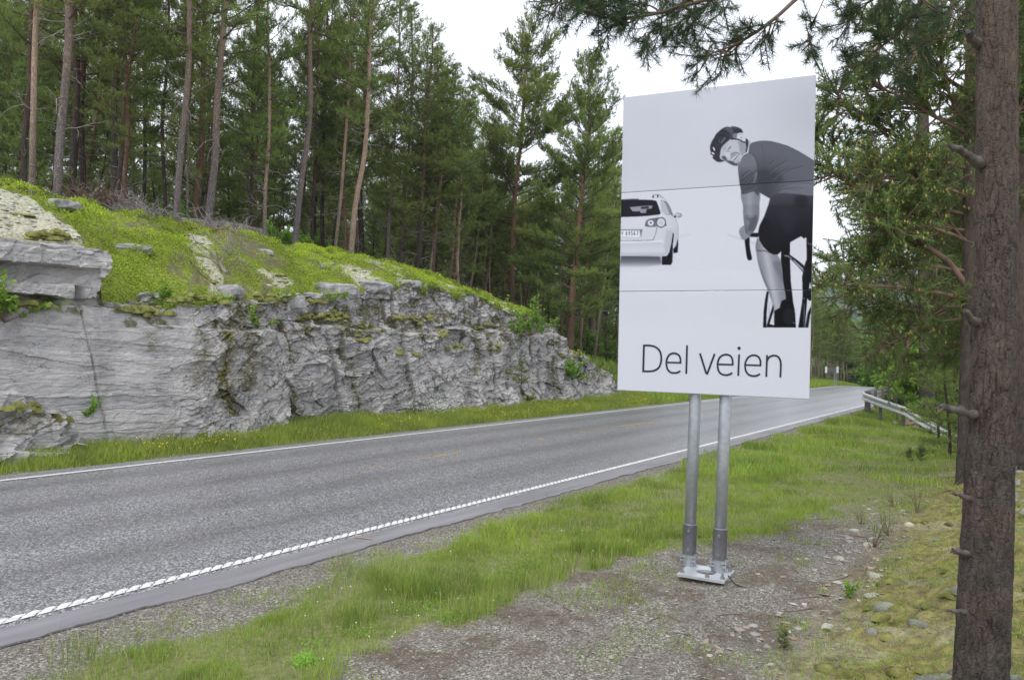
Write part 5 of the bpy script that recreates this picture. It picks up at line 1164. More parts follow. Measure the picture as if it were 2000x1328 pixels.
gpath = catmull([(24.6, 1.1, 0), (26.2, 2.15, 0), (28.2, 3.3, 0), (30.5, 4.5, 0), (32.2, 5.1, 0), (34, 5.28, 0), (40, 5.3, 0), (50, 5.3, 0), (62, 5.3, 0), (72, 5.3, 0), (80, 5.0, 0)], 8)
gs, gt = gpath[:, 0], gpath[:, 1]; gzr = roadz(gs) + np.interp(gs, [24.6, 25.6, 28, 31, 33], [-.35, -.12, .38, .60, .64])
V, F_ = wbeam(np.stack([gs, gt], -1), gzr, 1)
gr_ = empty('guardrail', (0, 0, 0), ROT); tag(gr_, 'long galvanised steel guardrail on posts, its near end bent down into the grass', 'guardrail')
M['rail'] = simple('pale_galvanised_rail', (0.60, 0.61, 0.61), .5, .35, .12, 6)
npm = npmesh('rail', V, np.array(F_), M['rail'], True); link('rail', npm, gr_)
g = Geo(); g.box((0, 0, 0), (1, 1, 1)); 
for k, s_ in enumerate([26.6, 28.4, 30.2, 32.9, 33.25, 33.6, 35.5, 37.5, 39.5, 41.5, 43.5, 45.5, 47.5, 49.5, 51.5, 53.5, 55.5, 57.5, 59.5, 61.5, 63.5, 65.5, 67.5]):
    t_ = float(np.interp(s_, gs, gt)); z_ = float(np.interp(s_, gs, gzr)); zg = float(G(s_, t_ - .12)) - .3
    thick = .13 if 32 < s_ < 34 else .1
    g = Geo(); g.box((s_ + (0 if not 25 < s_ < 32 else .08), t_ - .09 - thick * .2, (z_ + .12 + zg) / 2), (thick, thick, z_ + .12 - zg)); g.build('post', M['wood_post'], gr_)
# slim fence posts on the bank behind the guardrail
for k, (px_, yb, yt, dep, w_) in enumerate([(1752, 800, 769, 30, .05), (1767, 800, 771, 30, .05), (1846, 838, 803, 27, .06)]):
    b = pix(px_, yb, dep); tpx = px_ + (0 if k < 2 else 12); tp = pix(tpx, yt, dep); g = Geo(); g.tube([b - (tp - b) * .6, b, tp], w_ * .5, 6)
    o = g.build('fence_post', M['wood_post']); tag(o, ['thin weathered post behind the guardrail, left of two', 'thin weathered post behind the guardrail, right of two', 'leaning pale post below the lower end of the guardrail'][k], 'post')
# ------------------------------------------------------------------ far roadside sign seen from behind
fs = empty('road_sign', pix(1624, 742, 52)); tag(fs, 'wide low road sign between the distant pines and the road', 'sign')
B0 = fs.location
g = Geo(); c_ = pix(1624, 722, 52) - B0; g.box(c_, (.80, .05, .26)); g.build('board', simple('sign_back', (0.14, 0.16, 0.18), .5, .3), fs)
for dx_ in (-11, 11): g = Geo(); g.box(pix(1624 + dx_, 722, 52) - B0 - Vector((0, .04, 0)), (.13, .06, .42)); g.build('edge_marker', M['white_metal'], fs)
for dx_ in (6, 9): g = Geo(); g.tube([pix(1624 + dx_, 722, 52.05) - B0, pix(1624 + dx_, 752, 52.05) - B0], .035, 8); g.build('post', M['steel'], fs)

# ------------------------------------------------------------------ foreground pine, right
def near_trunk(path_px, dep, rad_px, name, label, seed, stubs=(), nseg=420, nr=120, matn='bark_near', amp=.012):
    C_ = [pix(x, y, dep) for x, y in path_px]; P = catmull(C_, 20); L = np.concatenate([[0], np.cumsum(np.linalg.norm(np.diff(P, axis=0), axis=1))])
    ll = np.linspace(0, L[-1], nseg); P = np.stack([np.interp(ll, L, P[:, k]) for k in range(3)], -1)
    R_ = np.interp(ll / L[-1], np.linspace(0, 1, len(rad_px)), rad_px) * dep / F_PX
    th = np.linspace(0, 2 * np.pi, nr, endpoint=False); TH_, LL = np.meshgrid(th, ll); arc = TH_ * R_[:, None]
    e_ = empty(name, P[0]); tag(e_, label, 'pine tree')
    def plate(seed_, sx, sz):
        per = 2 * math.pi * R_.mean(); x = TH_ / (2 * np.pi); nx_ = max(3, round(per / sx))
        w_ = (fbm(np.cos(TH_) * 2 + 5, LL * 5, seed_, 3) - .5) * 1.2
        xx = x * nx_ + w_ * np.sin(TH_ / 2) ; return jvor(xx, LL / sz + w_, seed_)
    dx_, dz_, hid, ed = plate(seed, .024, .13); d2 = plate(seed + 1, .012, .045)
    dd = amp * (sstep(0, .22, ed) * (.6 + .8 * hid)) + amp * .35 * sstep(0, .3, d2[3]) * d2[2] + amp * .7 * (fbm(np.cos(TH_) * 3 + LL * 2, np.sin(TH_) * 3 + LL * 9, seed, 4) - .5)
    RR = R_[:, None] + dd - amp * .7
    for (ly, ang, s_) in stubs: RR = RR + .018 * np.exp(-((LL - ly) / .05) ** 2 - ((np.angle(np.exp(1j * (TH_ - ang)))) / .5) ** 2)
    X_ = P[:, 0:1] - P[0, 0] + RR * np.cos(TH_); Yv = P[:, 1:2] - P[0, 1] + RR * np.sin(TH_); Zv = P[:, 2:3] - P[0, 2] + 0 * RR
    V = np.stack([X_, Yv, Zv], -1).reshape(-1, 3); i = np.arange(nseg - 1)[:, None] * nr; j_ = np.arange(nr)[None, :]; k_ = (j_ + 1) % nr
    Q = np.stack([i + j_, i + k_, i + nr + k_, i + nr + j_], -1).reshape(-1, 4)
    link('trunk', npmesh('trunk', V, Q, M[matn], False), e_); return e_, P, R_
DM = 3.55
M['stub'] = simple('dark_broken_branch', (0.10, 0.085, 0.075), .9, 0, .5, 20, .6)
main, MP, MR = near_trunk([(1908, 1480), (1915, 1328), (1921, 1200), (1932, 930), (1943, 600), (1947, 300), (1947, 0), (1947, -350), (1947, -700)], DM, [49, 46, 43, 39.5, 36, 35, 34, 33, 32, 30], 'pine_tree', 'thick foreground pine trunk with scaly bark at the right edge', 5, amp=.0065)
mb = Vector(MP[0])
RS = np.random.default_rng(3)
def stub(tree, base0, pts, r0, r1, dep, mat='stub', jag=True):
    g_ = Geo(); C_ = [pix(x, y, dep + dz) - base0 for x, y, dz in pts]; P = catmull(C_, 6); n_ = len(P); rr = np.linspace(r0, r1, n_) * .82 * dep / F_PX
    rr = rr * (1 + .12 * np.sin(np.arange(n_) * 1.7) + .10 * RS.normal(size=n_)); P = P + RS.normal(0, .0025, P.shape); g_.tube(P, rr, 9)
    for _ in range(7): a0 = P[-1] + RS.normal(0, .5, 3) * rr[-1]; g_.segs([a0], [a0 + (P[-1] - P[-2]) / np.linalg.norm(P[-1] - P[-2]) * RS.uniform(.01, .03)], rr[-1] * .35, .0006)
    return g_.build('branch_stub', M[mat], tree, True)
stub(main, mb, [(1925, 815, 0), (1890, 806, -.05), (1860, 798, -.08), (1838, 794, -.1)], 12, 7, DM)
stub(main, mb, [(1925, 330, 0), (1902, 312, -.05), (1880, 296, -.08), (1857, 288, -.1)], 13, 7, DM)
stub(main, mb, [(1915, 632, 0), (1895, 622, -.05), (1888, 608, -.08)], 13, 5, DM)
stub(main, mb, [(1912, 980, 0), (1888, 972, -.04), (1868, 964, -.06)], 10, 3, DM)
stub(main, mb, [(1908, 1082, 0), (1882, 1080, -.04), (1862, 1076, -.05)], 9, 5, DM)
stub(main, mb, [(1900, 1196, 0), (1875, 1194, -.04), (1850, 1192, -.05)], 8, 3, DM)
stub(main, mb, [(1910, 85, 0), (1896, 72, -.05), (1890, 62, -.06)], 12, 7, DM)
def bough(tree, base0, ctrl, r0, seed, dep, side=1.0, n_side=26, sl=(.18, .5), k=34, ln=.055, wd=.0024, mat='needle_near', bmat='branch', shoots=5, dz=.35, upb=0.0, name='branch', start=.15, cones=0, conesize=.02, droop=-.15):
    """a limb with side twigs and needle shoots, leaves a branch part with its foliage as sub-part"""
    r = np.random.default_rng(seed); C_ = [pix(x, y, dep + (d[0] if d else 0)) - base0 for x, y, *d in ctrl]; P = catmull(C_, 10); n_ = len(P)
    g_ = Geo(); g_.tube(P, np.linspace(r0 * (.62 if dep > 5 else .72), r0 * .15, n_) * dep / F_PX, 7); TP, TD, TT_ = [], [], []
    tot = np.linalg.norm(np.diff(P, axis=0), axis=1).sum()
    for w_ in np.linspace(start, 1, n_side):
        i_ = w_ * (n_ - 1); i0 = min(n_ - 2, int(i_)); p = P[i0] + (P[i0 + 1] - P[i0]) * (i_ - i0); dd = P[i0 + 1] - P[i0]; dd = dd / np.linalg.norm(dd)
        for q_ in range(2):
            d = dd * .7 + rdir(r, 1)[0] * .9 + np.array([0, 0, upb]); d[1] *= dz * 2; d /= np.linalg.norm(d); L = r.uniform(*sl) * (1.15 - .55 * w_) * side
            T1 = curve3(p, d, L, 6, r, droop, .5); g_.tube(T1, np.linspace(.0055, .002, 7) * dep / 4, 4, False)
            for _k in range(shoots):
                j_ = r.integers(2, 7); p1 = T1[j_]; d1 = (T1[min(6, j_)] - T1[j_ - 1]); d1 = d1 / (np.linalg.norm(d1) + 1e-9) + rdir(r, 1)[0] * .8; d1 /= np.linalg.norm(d1); l1 = r.uniform(.05, .14) * dep / 4
                q1 = p1 + d1 * l1; g_.segs([p1], [q1], .003 * dep / 4, .002 * dep / 4); m_ = 5; f = np.linspace(.25, 1, m_)[:, None]
                TP.append(p1 + (q1 - p1) * f); TD.append(np.repeat(d1[None], m_, 0)); TT_.append(np.full(m_, r.uniform(.1, .8)))
    lb = g_.build(name, M[bmat], tree, True); V, T, tn = tufts(r, np.concatenate(TP), np.concatenate(TD), np.concatenate(TT_), k, ln, wd, .85, .25, cones, conesize)
    link('needles', npmesh('needles', V, T, M[mat], False, {'tint': ('POINT', 'FLOAT', tn)}), lb)
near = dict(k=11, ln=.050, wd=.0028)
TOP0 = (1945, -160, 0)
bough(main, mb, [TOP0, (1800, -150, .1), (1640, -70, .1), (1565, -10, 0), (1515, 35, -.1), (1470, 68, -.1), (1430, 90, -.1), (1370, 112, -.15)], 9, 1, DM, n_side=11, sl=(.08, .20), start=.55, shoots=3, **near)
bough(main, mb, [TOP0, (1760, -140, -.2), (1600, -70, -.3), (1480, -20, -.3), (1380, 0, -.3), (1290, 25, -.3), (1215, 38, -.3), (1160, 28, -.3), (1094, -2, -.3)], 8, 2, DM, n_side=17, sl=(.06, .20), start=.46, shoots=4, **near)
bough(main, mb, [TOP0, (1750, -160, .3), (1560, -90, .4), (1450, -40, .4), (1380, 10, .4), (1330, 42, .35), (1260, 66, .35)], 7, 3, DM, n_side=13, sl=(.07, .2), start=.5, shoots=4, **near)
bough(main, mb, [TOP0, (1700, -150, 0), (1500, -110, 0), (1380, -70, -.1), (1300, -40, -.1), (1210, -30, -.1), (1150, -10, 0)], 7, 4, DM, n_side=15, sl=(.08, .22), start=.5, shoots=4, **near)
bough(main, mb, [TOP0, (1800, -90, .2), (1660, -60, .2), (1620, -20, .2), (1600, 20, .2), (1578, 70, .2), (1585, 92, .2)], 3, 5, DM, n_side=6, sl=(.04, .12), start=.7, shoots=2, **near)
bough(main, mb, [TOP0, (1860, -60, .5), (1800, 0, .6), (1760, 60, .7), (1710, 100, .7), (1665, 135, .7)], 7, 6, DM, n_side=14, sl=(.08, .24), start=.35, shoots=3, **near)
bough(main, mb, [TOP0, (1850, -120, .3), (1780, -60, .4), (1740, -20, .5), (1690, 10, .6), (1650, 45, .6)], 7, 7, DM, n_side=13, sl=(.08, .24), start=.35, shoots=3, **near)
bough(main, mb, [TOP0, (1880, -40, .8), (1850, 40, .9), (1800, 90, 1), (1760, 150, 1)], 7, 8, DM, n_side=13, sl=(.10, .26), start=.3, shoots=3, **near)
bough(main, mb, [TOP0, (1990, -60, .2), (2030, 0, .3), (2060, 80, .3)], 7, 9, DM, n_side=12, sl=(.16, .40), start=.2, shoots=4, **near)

# ------------------------------------------------------------------ the yellow-coned pine behind it, and its neighbours
DC = 11.5
t2, P2, R2 = near_trunk([(1880, 960), (1884, 905), (1890, 700), (1893, 450), (1895, 200), (1896, 0), (1896, -300)], DC, [14, 13, 11.5, 10.5, 9, 8, 6], 'pine_tree', 'pine half hidden behind the foreground trunk, its spreading boughs full of yellow cones', 9, nseg=120, nr=28, amp=.012)
b2_ = Vector(P2[0])
cn = dict(k=9, ln=.095, wd=.013, mat='needle_cone', bmat='branch_warm', cones=.30, conesize=.036)
Y = 1889
specs = [([(Y, 585), (1800, 566), (1700, 558), (1640, 556), (1590, 562), (1560, 570)], 7, 16, (.2, .45)),
 ([(Y, 622), (1840, 628), (1780, 650), (1730, 676), (1700, 690)], 5, 9, (.12, .28)),
 ([(Y, 560), (1850, 510), (1800, 475), (1740, 430), (1680, 375), (1640, 345), (1590, 315)], 11, 26, (.25, .6)),
 ([(Y, 470), (1820, 445), (1760, 435), (1725, 440)], 7, 20, (.3, .6)),
 ([(Y, 420), (1810, 400), (1740, 370), (1680, 330), (1620, 290), (1590, 262)], 7, 22, (.25, .55)),
 ([(Y, 330), (1800, 300), (1740, 260), (1690, 225), (1650, 200), (1632, 180)], 7, 20, (.2, .45)),
 ([(Y, 260), (1820, 225), (1760, 190), (1700, 165)], 7, 24, (.35, .8)),
 ([(Y, 180), (1830, 140), (1770, 90), (1720, 50)], 7, 24, (.35, .8)),
 ([(Y, 90), (1840, 40), (1800, -20), (1760, -60)], 7, 20, (.35, .8)),
 ([(Y, 530), (1820, 520), (1760, 512), (1700, 508), (1640, 512)], 6, 18, (.2, .45)),
 ([(Y, 385), (1830, 360), (1780, 350), (1700, 350)], 7, 24, (.4, .9)),
 ([(Y, 600), (1830, 600), (1770, 600), (1700, 600), (1640, 612)], 5, 15, (.18, .4)),
 ([(Y, 500), (1950, 450), (2000, 420), (2050, 400)], 7, 20, (.4, .9)), ([(Y, 300), (1950, 250), (2010, 200), (2060, 150)], 7, 20, (.4, .9)), ([(Y, 120), (1950, 80), (2010, 30)], 7, 18, (.4, .9)), ([(Y, 640), (1960, 600), (2020, 580)], 6, 18, (.4, .8)),
 ([(Y, 450), (1850, 440), (1800, 380), (1770, 330)], 6, 20, (.4, .9)), ([(Y, 240), (1860, 200), (1840, 120), (1830, 60)], 6, 20, (.4, .9))]
for k, (pts, r0, ns, sl) in enumerate(specs):
    dzs = ((k * 5) % 7 - 3) * .35
    ctrl = [(x, y, dzs * i / (len(pts) - 1)) for i, (x, y) in enumerate(pts)]
    c_ = dict(cn); c_['cones'] = .34 if 200 < pts[-1][1] < 460 else .12
    bough(t2, b2_, ctrl, r0, 50 + k, DC, n_side=ns, sl=sl, start=.22, shoots=4, upb=.15, droop=.1, **c_)
# further trunks on the right bank
def right_trunk(px_, yb, dep, topx, wpx, label, seed, crown=None, hs=1):
    t_, P_, R_ = near_trunk([(px_, yb + 30), (px_, yb), (px_ + (topx - px_) * .5, 450), (topx, -100)], dep, [wpx * .6, wpx * .52, wpx * .42, wpx * .3], 'pine_tree', label, seed, nseg=160, nr=26, amp=.012); return t_, Vector(P_[0])
t3, b3_ = right_trunk(1811, 822, 25, 1800, 23, 'dark pine trunk standing behind the end of the guardrail', 11)
t4, b4_ = right_trunk(1990, 915, 11.5, 1999, 34, 'pinkish grey pine trunk at the far right edge', 12)
for k, (pts, tr_, bb, dp_) in enumerate([([(1809, 600), (1780, 560), (1740, 540), (1710, 540)], t3, b3_, 25), ([(1809, 640), (1840, 600), (1870, 590)], t3, b3_, 25), ([(1806, 500), (1770, 460), (1730, 440)], t3, b3_, 25), ([(1808, 520), (1850, 480), (1890, 470)], t3, b3_, 25), ([(1810, 660), (1770, 650), (1740, 660)], t3, b3_, 25), ([(1805, 400), (1850, 360)], t3, b3_, 25), ([(1805, 400), (1770, 350)], t3, b3_, 25),
                                        ([(1996, 500), (1960, 450), (1900, 420)], t4, b4_, 11.5), ([(1996, 650), (1950, 640), (1905, 660), (1850, 690)], t4, b4_, 11.5), ([(1996, 300), (1960, 250), (1900, 240)], t4, b4_, 11.5), ([(1996, 120), (1950, 60)], t4, b4_, 11.5)]):
    pts3 = [(x, y, .3 * i) for i, (x, y) in enumerate(pts)]
    bough(tr_, bb, pts3, 5, 90 + k, dp_, n_side=16, sl=(.5 * dp_ / 12, 1.1 * dp_ / 12), start=.2, shoots=6, upb=.1, k=8, ln=.09 * (dp_ / 12) ** .5, wd=.018 * (dp_ / 12) ** .7, mat='needle_cone', bmat='branch_warm', cones=.05, conesize=.04, droop=.1)
# background woods on the right bank, below and beyond
def st_of_px(px_, dep): p = pix(px_, 700, dep); return to_st(p.x, p.y)
RB = [(1835, 30, 0, .8), (1870, 26, 2, .8), (1905, 24, 1, .7), (1950, 22, 4, .7), (1985, 18, 5, .75), (2030, 14, 4, .8), (1850, 38, 1, 1), (1885, 45, 0, 1), (1920, 34, 3, .9), (1960, 30, 2, .9), (2010, 26, 0, .9), (1830, 52, 2, .9), (2060, 20, 1, .8), (2100, 30, 3, .9), (2150, 18, 4, .8), (1985, 42, 1, 1.0), (2040, 50, 0, 1.0)]
for k, (px_, dep, pk, sc_) in enumerate(RB):
    p = pix(px_, 700, dep); s_, t_ = to_st(p.x, p.y); p.z = float(G(s_, t_)) - .1
    put_tree(PF[pk], p, p + Vector((.02, 0, 1)), sc_, sc_, k * 1.7, 'pine in the shade of the right bank, behind the foreground trunk', group='pines on the right bank', bark_mat=BD)
for k, (px_, dep, pk) in enumerate([(1838, 20, 0), (1858, 17, 0), (1905, 19, 0), (1960, 16, 0), (1985, 20, 0)]):
    p = pix(px_, 700, dep); s_, t_ = to_st(p.x, p.y); p.z = float(G(s_, t_)) - .1
    put_tree(P_YOUNG[0], p, None, .55, .7, k, 'small young pine in the shade behind the foreground trunk', group='small young pines on the right bank')
# leafy bushes and birches right of the guardrail and beyond the crest
SHB = [shrub_meshes(311, 1.0, 1.0, 24, 16, .05, 'leaf', 18)]
for k, (px_, py_, dep, sc_) in enumerate([(1835, 800, 36, 3.0), (1850, 790, 40, 3.6), (1870, 770, 44, 4.6), (1800, 740, 60, 4.6), (1825, 740, 55, 5), (1850, 740, 52, 5.5), (1875, 820, 30, 2.4), (1780, 745, 66, 4.5), (1940, 830, 26, 2.2), (1985, 810, 28, 2.4)]):
    p = pix(px_, py_ + 10, dep); put_shrub(SHB[0], p, sc_, k * 1.9, 'bright green leafy birch bush below the road bank, behind the guardrail end', 'birch_bush', 'bush', 'birch bushes below the road bank')
for k, (px_, py_, dep, sc_) in enumerate([(1645, 752, 95, 5), (1668, 752, 92, 4.5), (1690, 754, 88, 5), (1712, 754, 90, 6), (1735, 754, 86, 6.5), (1758, 756, 84, 6.5), (1780, 758, 80, 7), (1700, 735, 120, 9), (1740, 735, 120, 10), (1665, 735, 125, 8), (1780, 735, 110, 10), (1625, 745, 98, 5), (1805, 750, 75, 8), (1655, 700, 180, 16), (1700, 705, 170, 13), (1640, 715, 150, 10)]):
    p = pix(px_, py_ + 8, dep); put_shrub(SHF[0], p, sc_, k * 1.3, 'rounded pale green willow bush where the road drops out of sight', 'willow_bush', 'bush', 'willow bushes beyond the road crest')
# ------------------------------------------------------------------ ground cover (nobody could count it)
RR_ = np.random.default_rng(900)
def blades(name, S_, T_, hgt, wd, tint, mat, label, lean=.35, zoff=-.01, cat='grass', nseg=2):
    N = len(S_); Z_ = G(S_, T_) + zoff; az = RR_.uniform(0, 6.28, N); d = np.stack([np.cos(az), np.sin(az)], -1); ln_ = lean * RR_.uniform(.1, 1.3, N) * hgt
    tz = RR_.uniform(0, 6.28, N); sx = np.stack([np.cos(tz), np.sin(tz)], -1) * (wd / 2)[:, None]; B = np.stack([S_, T_], -1)
    mid = B + d * (ln_ * .35)[:, None]; tip = B + d * ln_[:, None]
    V = np.zeros((N, 5, 3)); V[:, 0, :2] = B - sx; V[:, 1, :2] = B + sx; V[:, 2, :2] = mid - sx * .8; V[:, 3, :2] = mid + sx * .8; V[:, 4, :2] = tip
    V[:, 0, 2] = Z_; V[:, 1, 2] = Z_; V[:, 2, 2] = Z_ + hgt * .6; V[:, 3, 2] = Z_ + hgt * .6; V[:, 4, 2] = Z_ + hgt
    b = np.arange(N)[:, None] * 5; T = np.concatenate([b + np.array([[0, 1, 3]]), b + np.array([[0, 3, 2]]), b + np.array([[2, 3, 4]])])
    o = link(name, npmesh(name, V.reshape(-1, 3), T, M[mat], False, {'tint': ('POINT', 'FLOAT', np.repeat(np.clip(tint, 0, 1), 5))}), rot=ROT); return tag(o, label, cat, kind='stuff')
def samp(s0, s1, t0, t1, n, keep):
    S_ = RR_.uniform(s0, s1, n); T_ = RR_.uniform(t0, t1, n); k = RR_.random(n) < keep(S_, T_); return S_[k], T_[k]
def right_density(S_, T_):
    gv, cv, li, lt, my = zones(S_, T_)
    tuft = sstep(.42, .60, fbm(S_ * 3.4, T_ * 3.4, 301, 3)); lush = sstep(.35, .6, fbm(S_ * .8, T_ * .8, 303, 3))
    d = (1 - gv) * (.30 + .70 * tuft) * (.5 + .5 * lush) * (1 - my * .97) * (T_ < 5.35)
    d = d + .05 * gv * (T_ < 5.25) * sstep(.55, .68, fbm(S_ * 2.2, T_ * 2.2, 305, 3)) * 3
    d = d * np.where((S_ > 9) & (T_ < 2.6), .55 + .45 * sstep(.45, .6, fbm(S_ * 1.3, T_ * 1.3, 307, 3)), 1)
    return np.clip(d, 0, 1)
def mk(s0, s1, t0, t1, n, h0, h1, w_, label, hb=1.0):
    S_, T_ = samp(s0, s1, t0, t1, n, right_density); N = len(S_); big = fbm(S_ * 1.2, T_ * 1.2, 311, 3)
    h = RR_.uniform(h0, h1, N) * (.5 + 1.1 * sstep(.35, .7, big)) * np.where(T_ > 3.3, 1.25, .8); tn = np.clip(-.1 + .75 * fbm(S_ * 1.2, T_ * 1.2, 313, 3) + .5 * (fbm(S_ * 6, T_ * 6, 314, 3) - .3) + RR_.uniform(-.15, .25, N), 0, .88)
    tn = np.where(RR_.random(N) < .08, .98, tn); blades('grass', S_, T_, h, np.full(N, w_), tn, 'grass', label, .5)
mk(1.5, 6, -.2, 5.4, 210000, .035, .12, .0042, 'short green grass on the verge nearest the camera')
mk(6, 13, -.2, 5.4, 230000, .025, .095, .006, 'short green grass around the billboard foot and beyond')
mk(13, 38, -2.5, 5.4, 240000, .04, .13, .013, 'short green grass of the far verge towards the guardrail')
def leftd(S_, T_): return sstep(12.45, 12.75, T_ + (fbm(S_ * 1.5, T_, 321, 3) - .5) * .5) * (1 - sstep(14.1, 14.5, T_ - np.maximum(0, S_ - 27) * 3)) * (.5 + .5 * sstep(.35, .6, fbm(S_ * 2, T_ * 2, 323, 3)))
S_, T_ = samp(3, 31, 12.3, 15, 190000, leftd); N = len(S_)
h = RR_.uniform(.08, .30, N) * (.45 + .9 * fbm(S_ * .8, T_ * 1.5, 325, 3)) * np.interp(T_, [12.4, 12.9, 13.6], [.35, .8, 1.2]); tn = np.clip(.1 + .55 * fbm(S_ * 1.5, T_ * 1.5, 327, 3) + RR_.uniform(-.15, .25, N), 0, .88); tn = np.where(RR_.random(N) < .06, .98, tn)
blades('grass', S_, T_, h, np.full(N, .013), tn, 'grass', 'tall green grass along the foot of the rock cutting', .45)
def leftfar(S_, T_): return sstep(12.4, 12.8, T_) * (1 - .7 * sstep(15, 19, T_))
S_, T_ = samp(31, 80, 12.3, 20, 90000, leftfar); N = len(S_)
blades('grass', S_, T_, RR_.uniform(.12, .4, N), np.full(N, .035), RR_.uniform(.3, .93, N), 'grass', 'grass bank on the far side of the road beyond the rock cutting', .4)
S_, T_ = samp(1.5, 30, 5.25, 5.56, 16000, lambda a, b: np.clip((5.62 - b) / .3, 0, 1) * np.clip(1.4 - a / 20, .2, 1)); N = len(S_); EDGE = (S_, T_)
# broad weeds in the verge
def leaves(name, S_, T_, Z_, size, tint, mat, label, up=.8, cat='plants', asp=.55):
    N = len(S_); nr = rdir(RR_, N) + np.array([0, 0, up]); nr /= np.linalg.norm(nr, axis=1)[:, None]; a_ = np.cross(nr, rdir(RR_, N)); a_ /= np.linalg.norm(a_, axis=1)[:, None]; b_ = np.cross(nr, a_)
    P_ = np.stack([S_, T_, Z_], -1); w_ = size[:, None]; V = np.stack([P_ - a_ * w_, P_ + b_ * w_ * asp, P_ + a_ * w_, P_ - b_ * w_ * asp], 1).reshape(-1, 3)
    o = link(name, npmesh(name, V, np.arange(N * 4).reshape(-1, 4), M[mat], False, {'tint': ('POINT', 'FLOAT', np.repeat(np.clip(tint, 0, 1), 4))}), rot=ROT); return tag(o, label, cat, kind='stuff')
def clumps(pxs, n, rad, hgt, sz):
    Sa, Ta, Za, sa = [], [], [], []
    for (x, y, k_) in pxs:
        p = pix_z(x, y, 0.0); s_, t_ = to_st(p.x, p.y); r_ = rad * k_; m = int(n * k_); ss = s_ + RR_.normal(0, r_, m); tt_ = t_ + RR_.normal(0, r_, m); Sa.append(ss); Ta.append(tt_); Za.append(G(ss, tt_) + RR_.random(m) ** .7 * hgt * k_); sa.append(RR_.uniform(.5, 1.2, m) * sz)
    return map(np.concatenate, (Sa, Ta, Za, sa))
Sa, Ta, Za, sa = clumps([(1000, 1100, 1.2), (985, 1120, 1), (1040, 1095, 1), (950, 1130, .8), (800, 1190, .9), (850, 1170, 1), (880, 1205, .8), (700, 1230, .8), (1290, 1060, .6), (1180, 1030, .6), (1500, 950, .7), (1130, 1030, .7), (620, 1250, .6), (1350, 990, .6), (1480, 960, .6), (1150, 980, .6)], 240, .11, .07, .011)
leaves('weeds', Sa, Ta, Za, sa, RR_.uniform(.35, .85, len(Sa)), 'leaf', 'low broad leaved weeds growing in the verge grass')
Sa, Ta, Za, sa = clumps([(1195, 0, 0)] * 0 + [(592, 1290, 1), (600, 1283, .7)], 240, .05, .06, .011); leaves('weeds', Sa, Ta, Za, sa, RR_.uniform(.8, .9, len(Sa)), 'leaf', 'pale yellow green weed clump at the near verge')
# left verge: buttercups, cow parsley
S_, T_ = samp(3, 30, 12.7, 14.0, 5200, lambda a, b: sstep(.45, .62, fbm(a * .6, b * 1.1, 331, 3)) * np.where(a > 14, 1.0, .7)); N = len(S_)
leaves('buttercups', S_, T_, G(S_, T_) + RR_.uniform(.10, .26, N), RR_.uniform(.010, .020, N), np.ones(N), 'flower', 'yellow buttercups in the grass below the rock', 1.6, 'flowers', .9)
S_ = 16.9 + RR_.normal(0, .45, 900); T_ = 13.9 + RR_.normal(0, .18, 900); leaves('cow_parsley', S_, T_, G(S_, np.minimum(T_, 14.1)) + RR_.uniform(.12, .5, 900), RR_.uniform(.010, .022, 900), np.ones(900), 'flower_white', 'white cow parsley in bloom at the foot of the rock', 2, 'flowers', .9)
S_, T_ = samp(2, 12, 3.4, 4.8, 160, lambda a, b: np.ones(len(a))); leaves('small_flowers', S_, T_, G(S_, T_) + RR_.uniform(.04, .09, len(S_)), np.full(len(S_), .007), np.ones(len(S_)), 'flower_white', 'tiny pale violet flowers scattered in the verge', 1, 'flowers', .8)
# lingonberry carpet on the hillside
def covd(S_, T_):
    gv, cv, li, lt, my = zones(S_, T_); return np.clip(np.maximum(cv, li * .22 * (S_ > 7.8)) * (.08 + .92 * sstep(.38, .52, fbm(S_ * 2.3, T_ * 2.3, 341, 3))), 0, 1)
S_, T_ = samp(3.5, 31, 14.6, 20.3, 360000, covd); N = len(S_); lump = fbm(S_ * 2.3, T_ * 2.3, 341, 3)
tn = np.clip(.35 + 1.0 * (fbm(S_ * 1.1, T_ * 1.1, 343, 4) - .4) * 1.6 + RR_.uniform(-.3, .3, N), 0, .88); tn = np.where(RR_.random(N) < .05, 1.0, tn)
leaves('lingonberry', S_, T_, G(S_, T_) + RR_.uniform(0, .05, N) + .20 * sstep(.38, .62, lump) * RR_.uniform(.5, 1, N), RR_.uniform(.012, .026, N), tn, 'cover', 'bright green lingonberry carpet over the rock top', .9)
# some of it hanging over the rim
S_ = RR_.uniform(7.7, 30, 66000); m_ = fbm(S_ * 1.3, S_ * 0, 351, 3) > .50; S_ = S_[m_]; fs_ = np.interp(S_, FACE_S, Tg[:, -1]); zs_ = np.interp(S_, FACE_S, Zg[:, -1]); N = len(S_); dn = RR_.random(N) ** 2
back = RR_.random(N) < .7
leaves('lingonberry', S_, np.where(back, fs_ + RR_.uniform(.1, 1.1, N), fs_ - .05 + dn * .05), np.where(back, np.maximum(G(S_, fs_ + 1.2) * 0 + zs_, 0) + RR_.uniform(.0, .2, N), zs_ + .08 - dn * .28 * fbm(S_ * 4, S_ * 0, 353, 3)), RR_.uniform(.012, .026, N), np.clip(RR_.uniform(.1, .8, N), 0, .88), 'cover', 'green cover hanging over the rim of the rock cutting', .6)
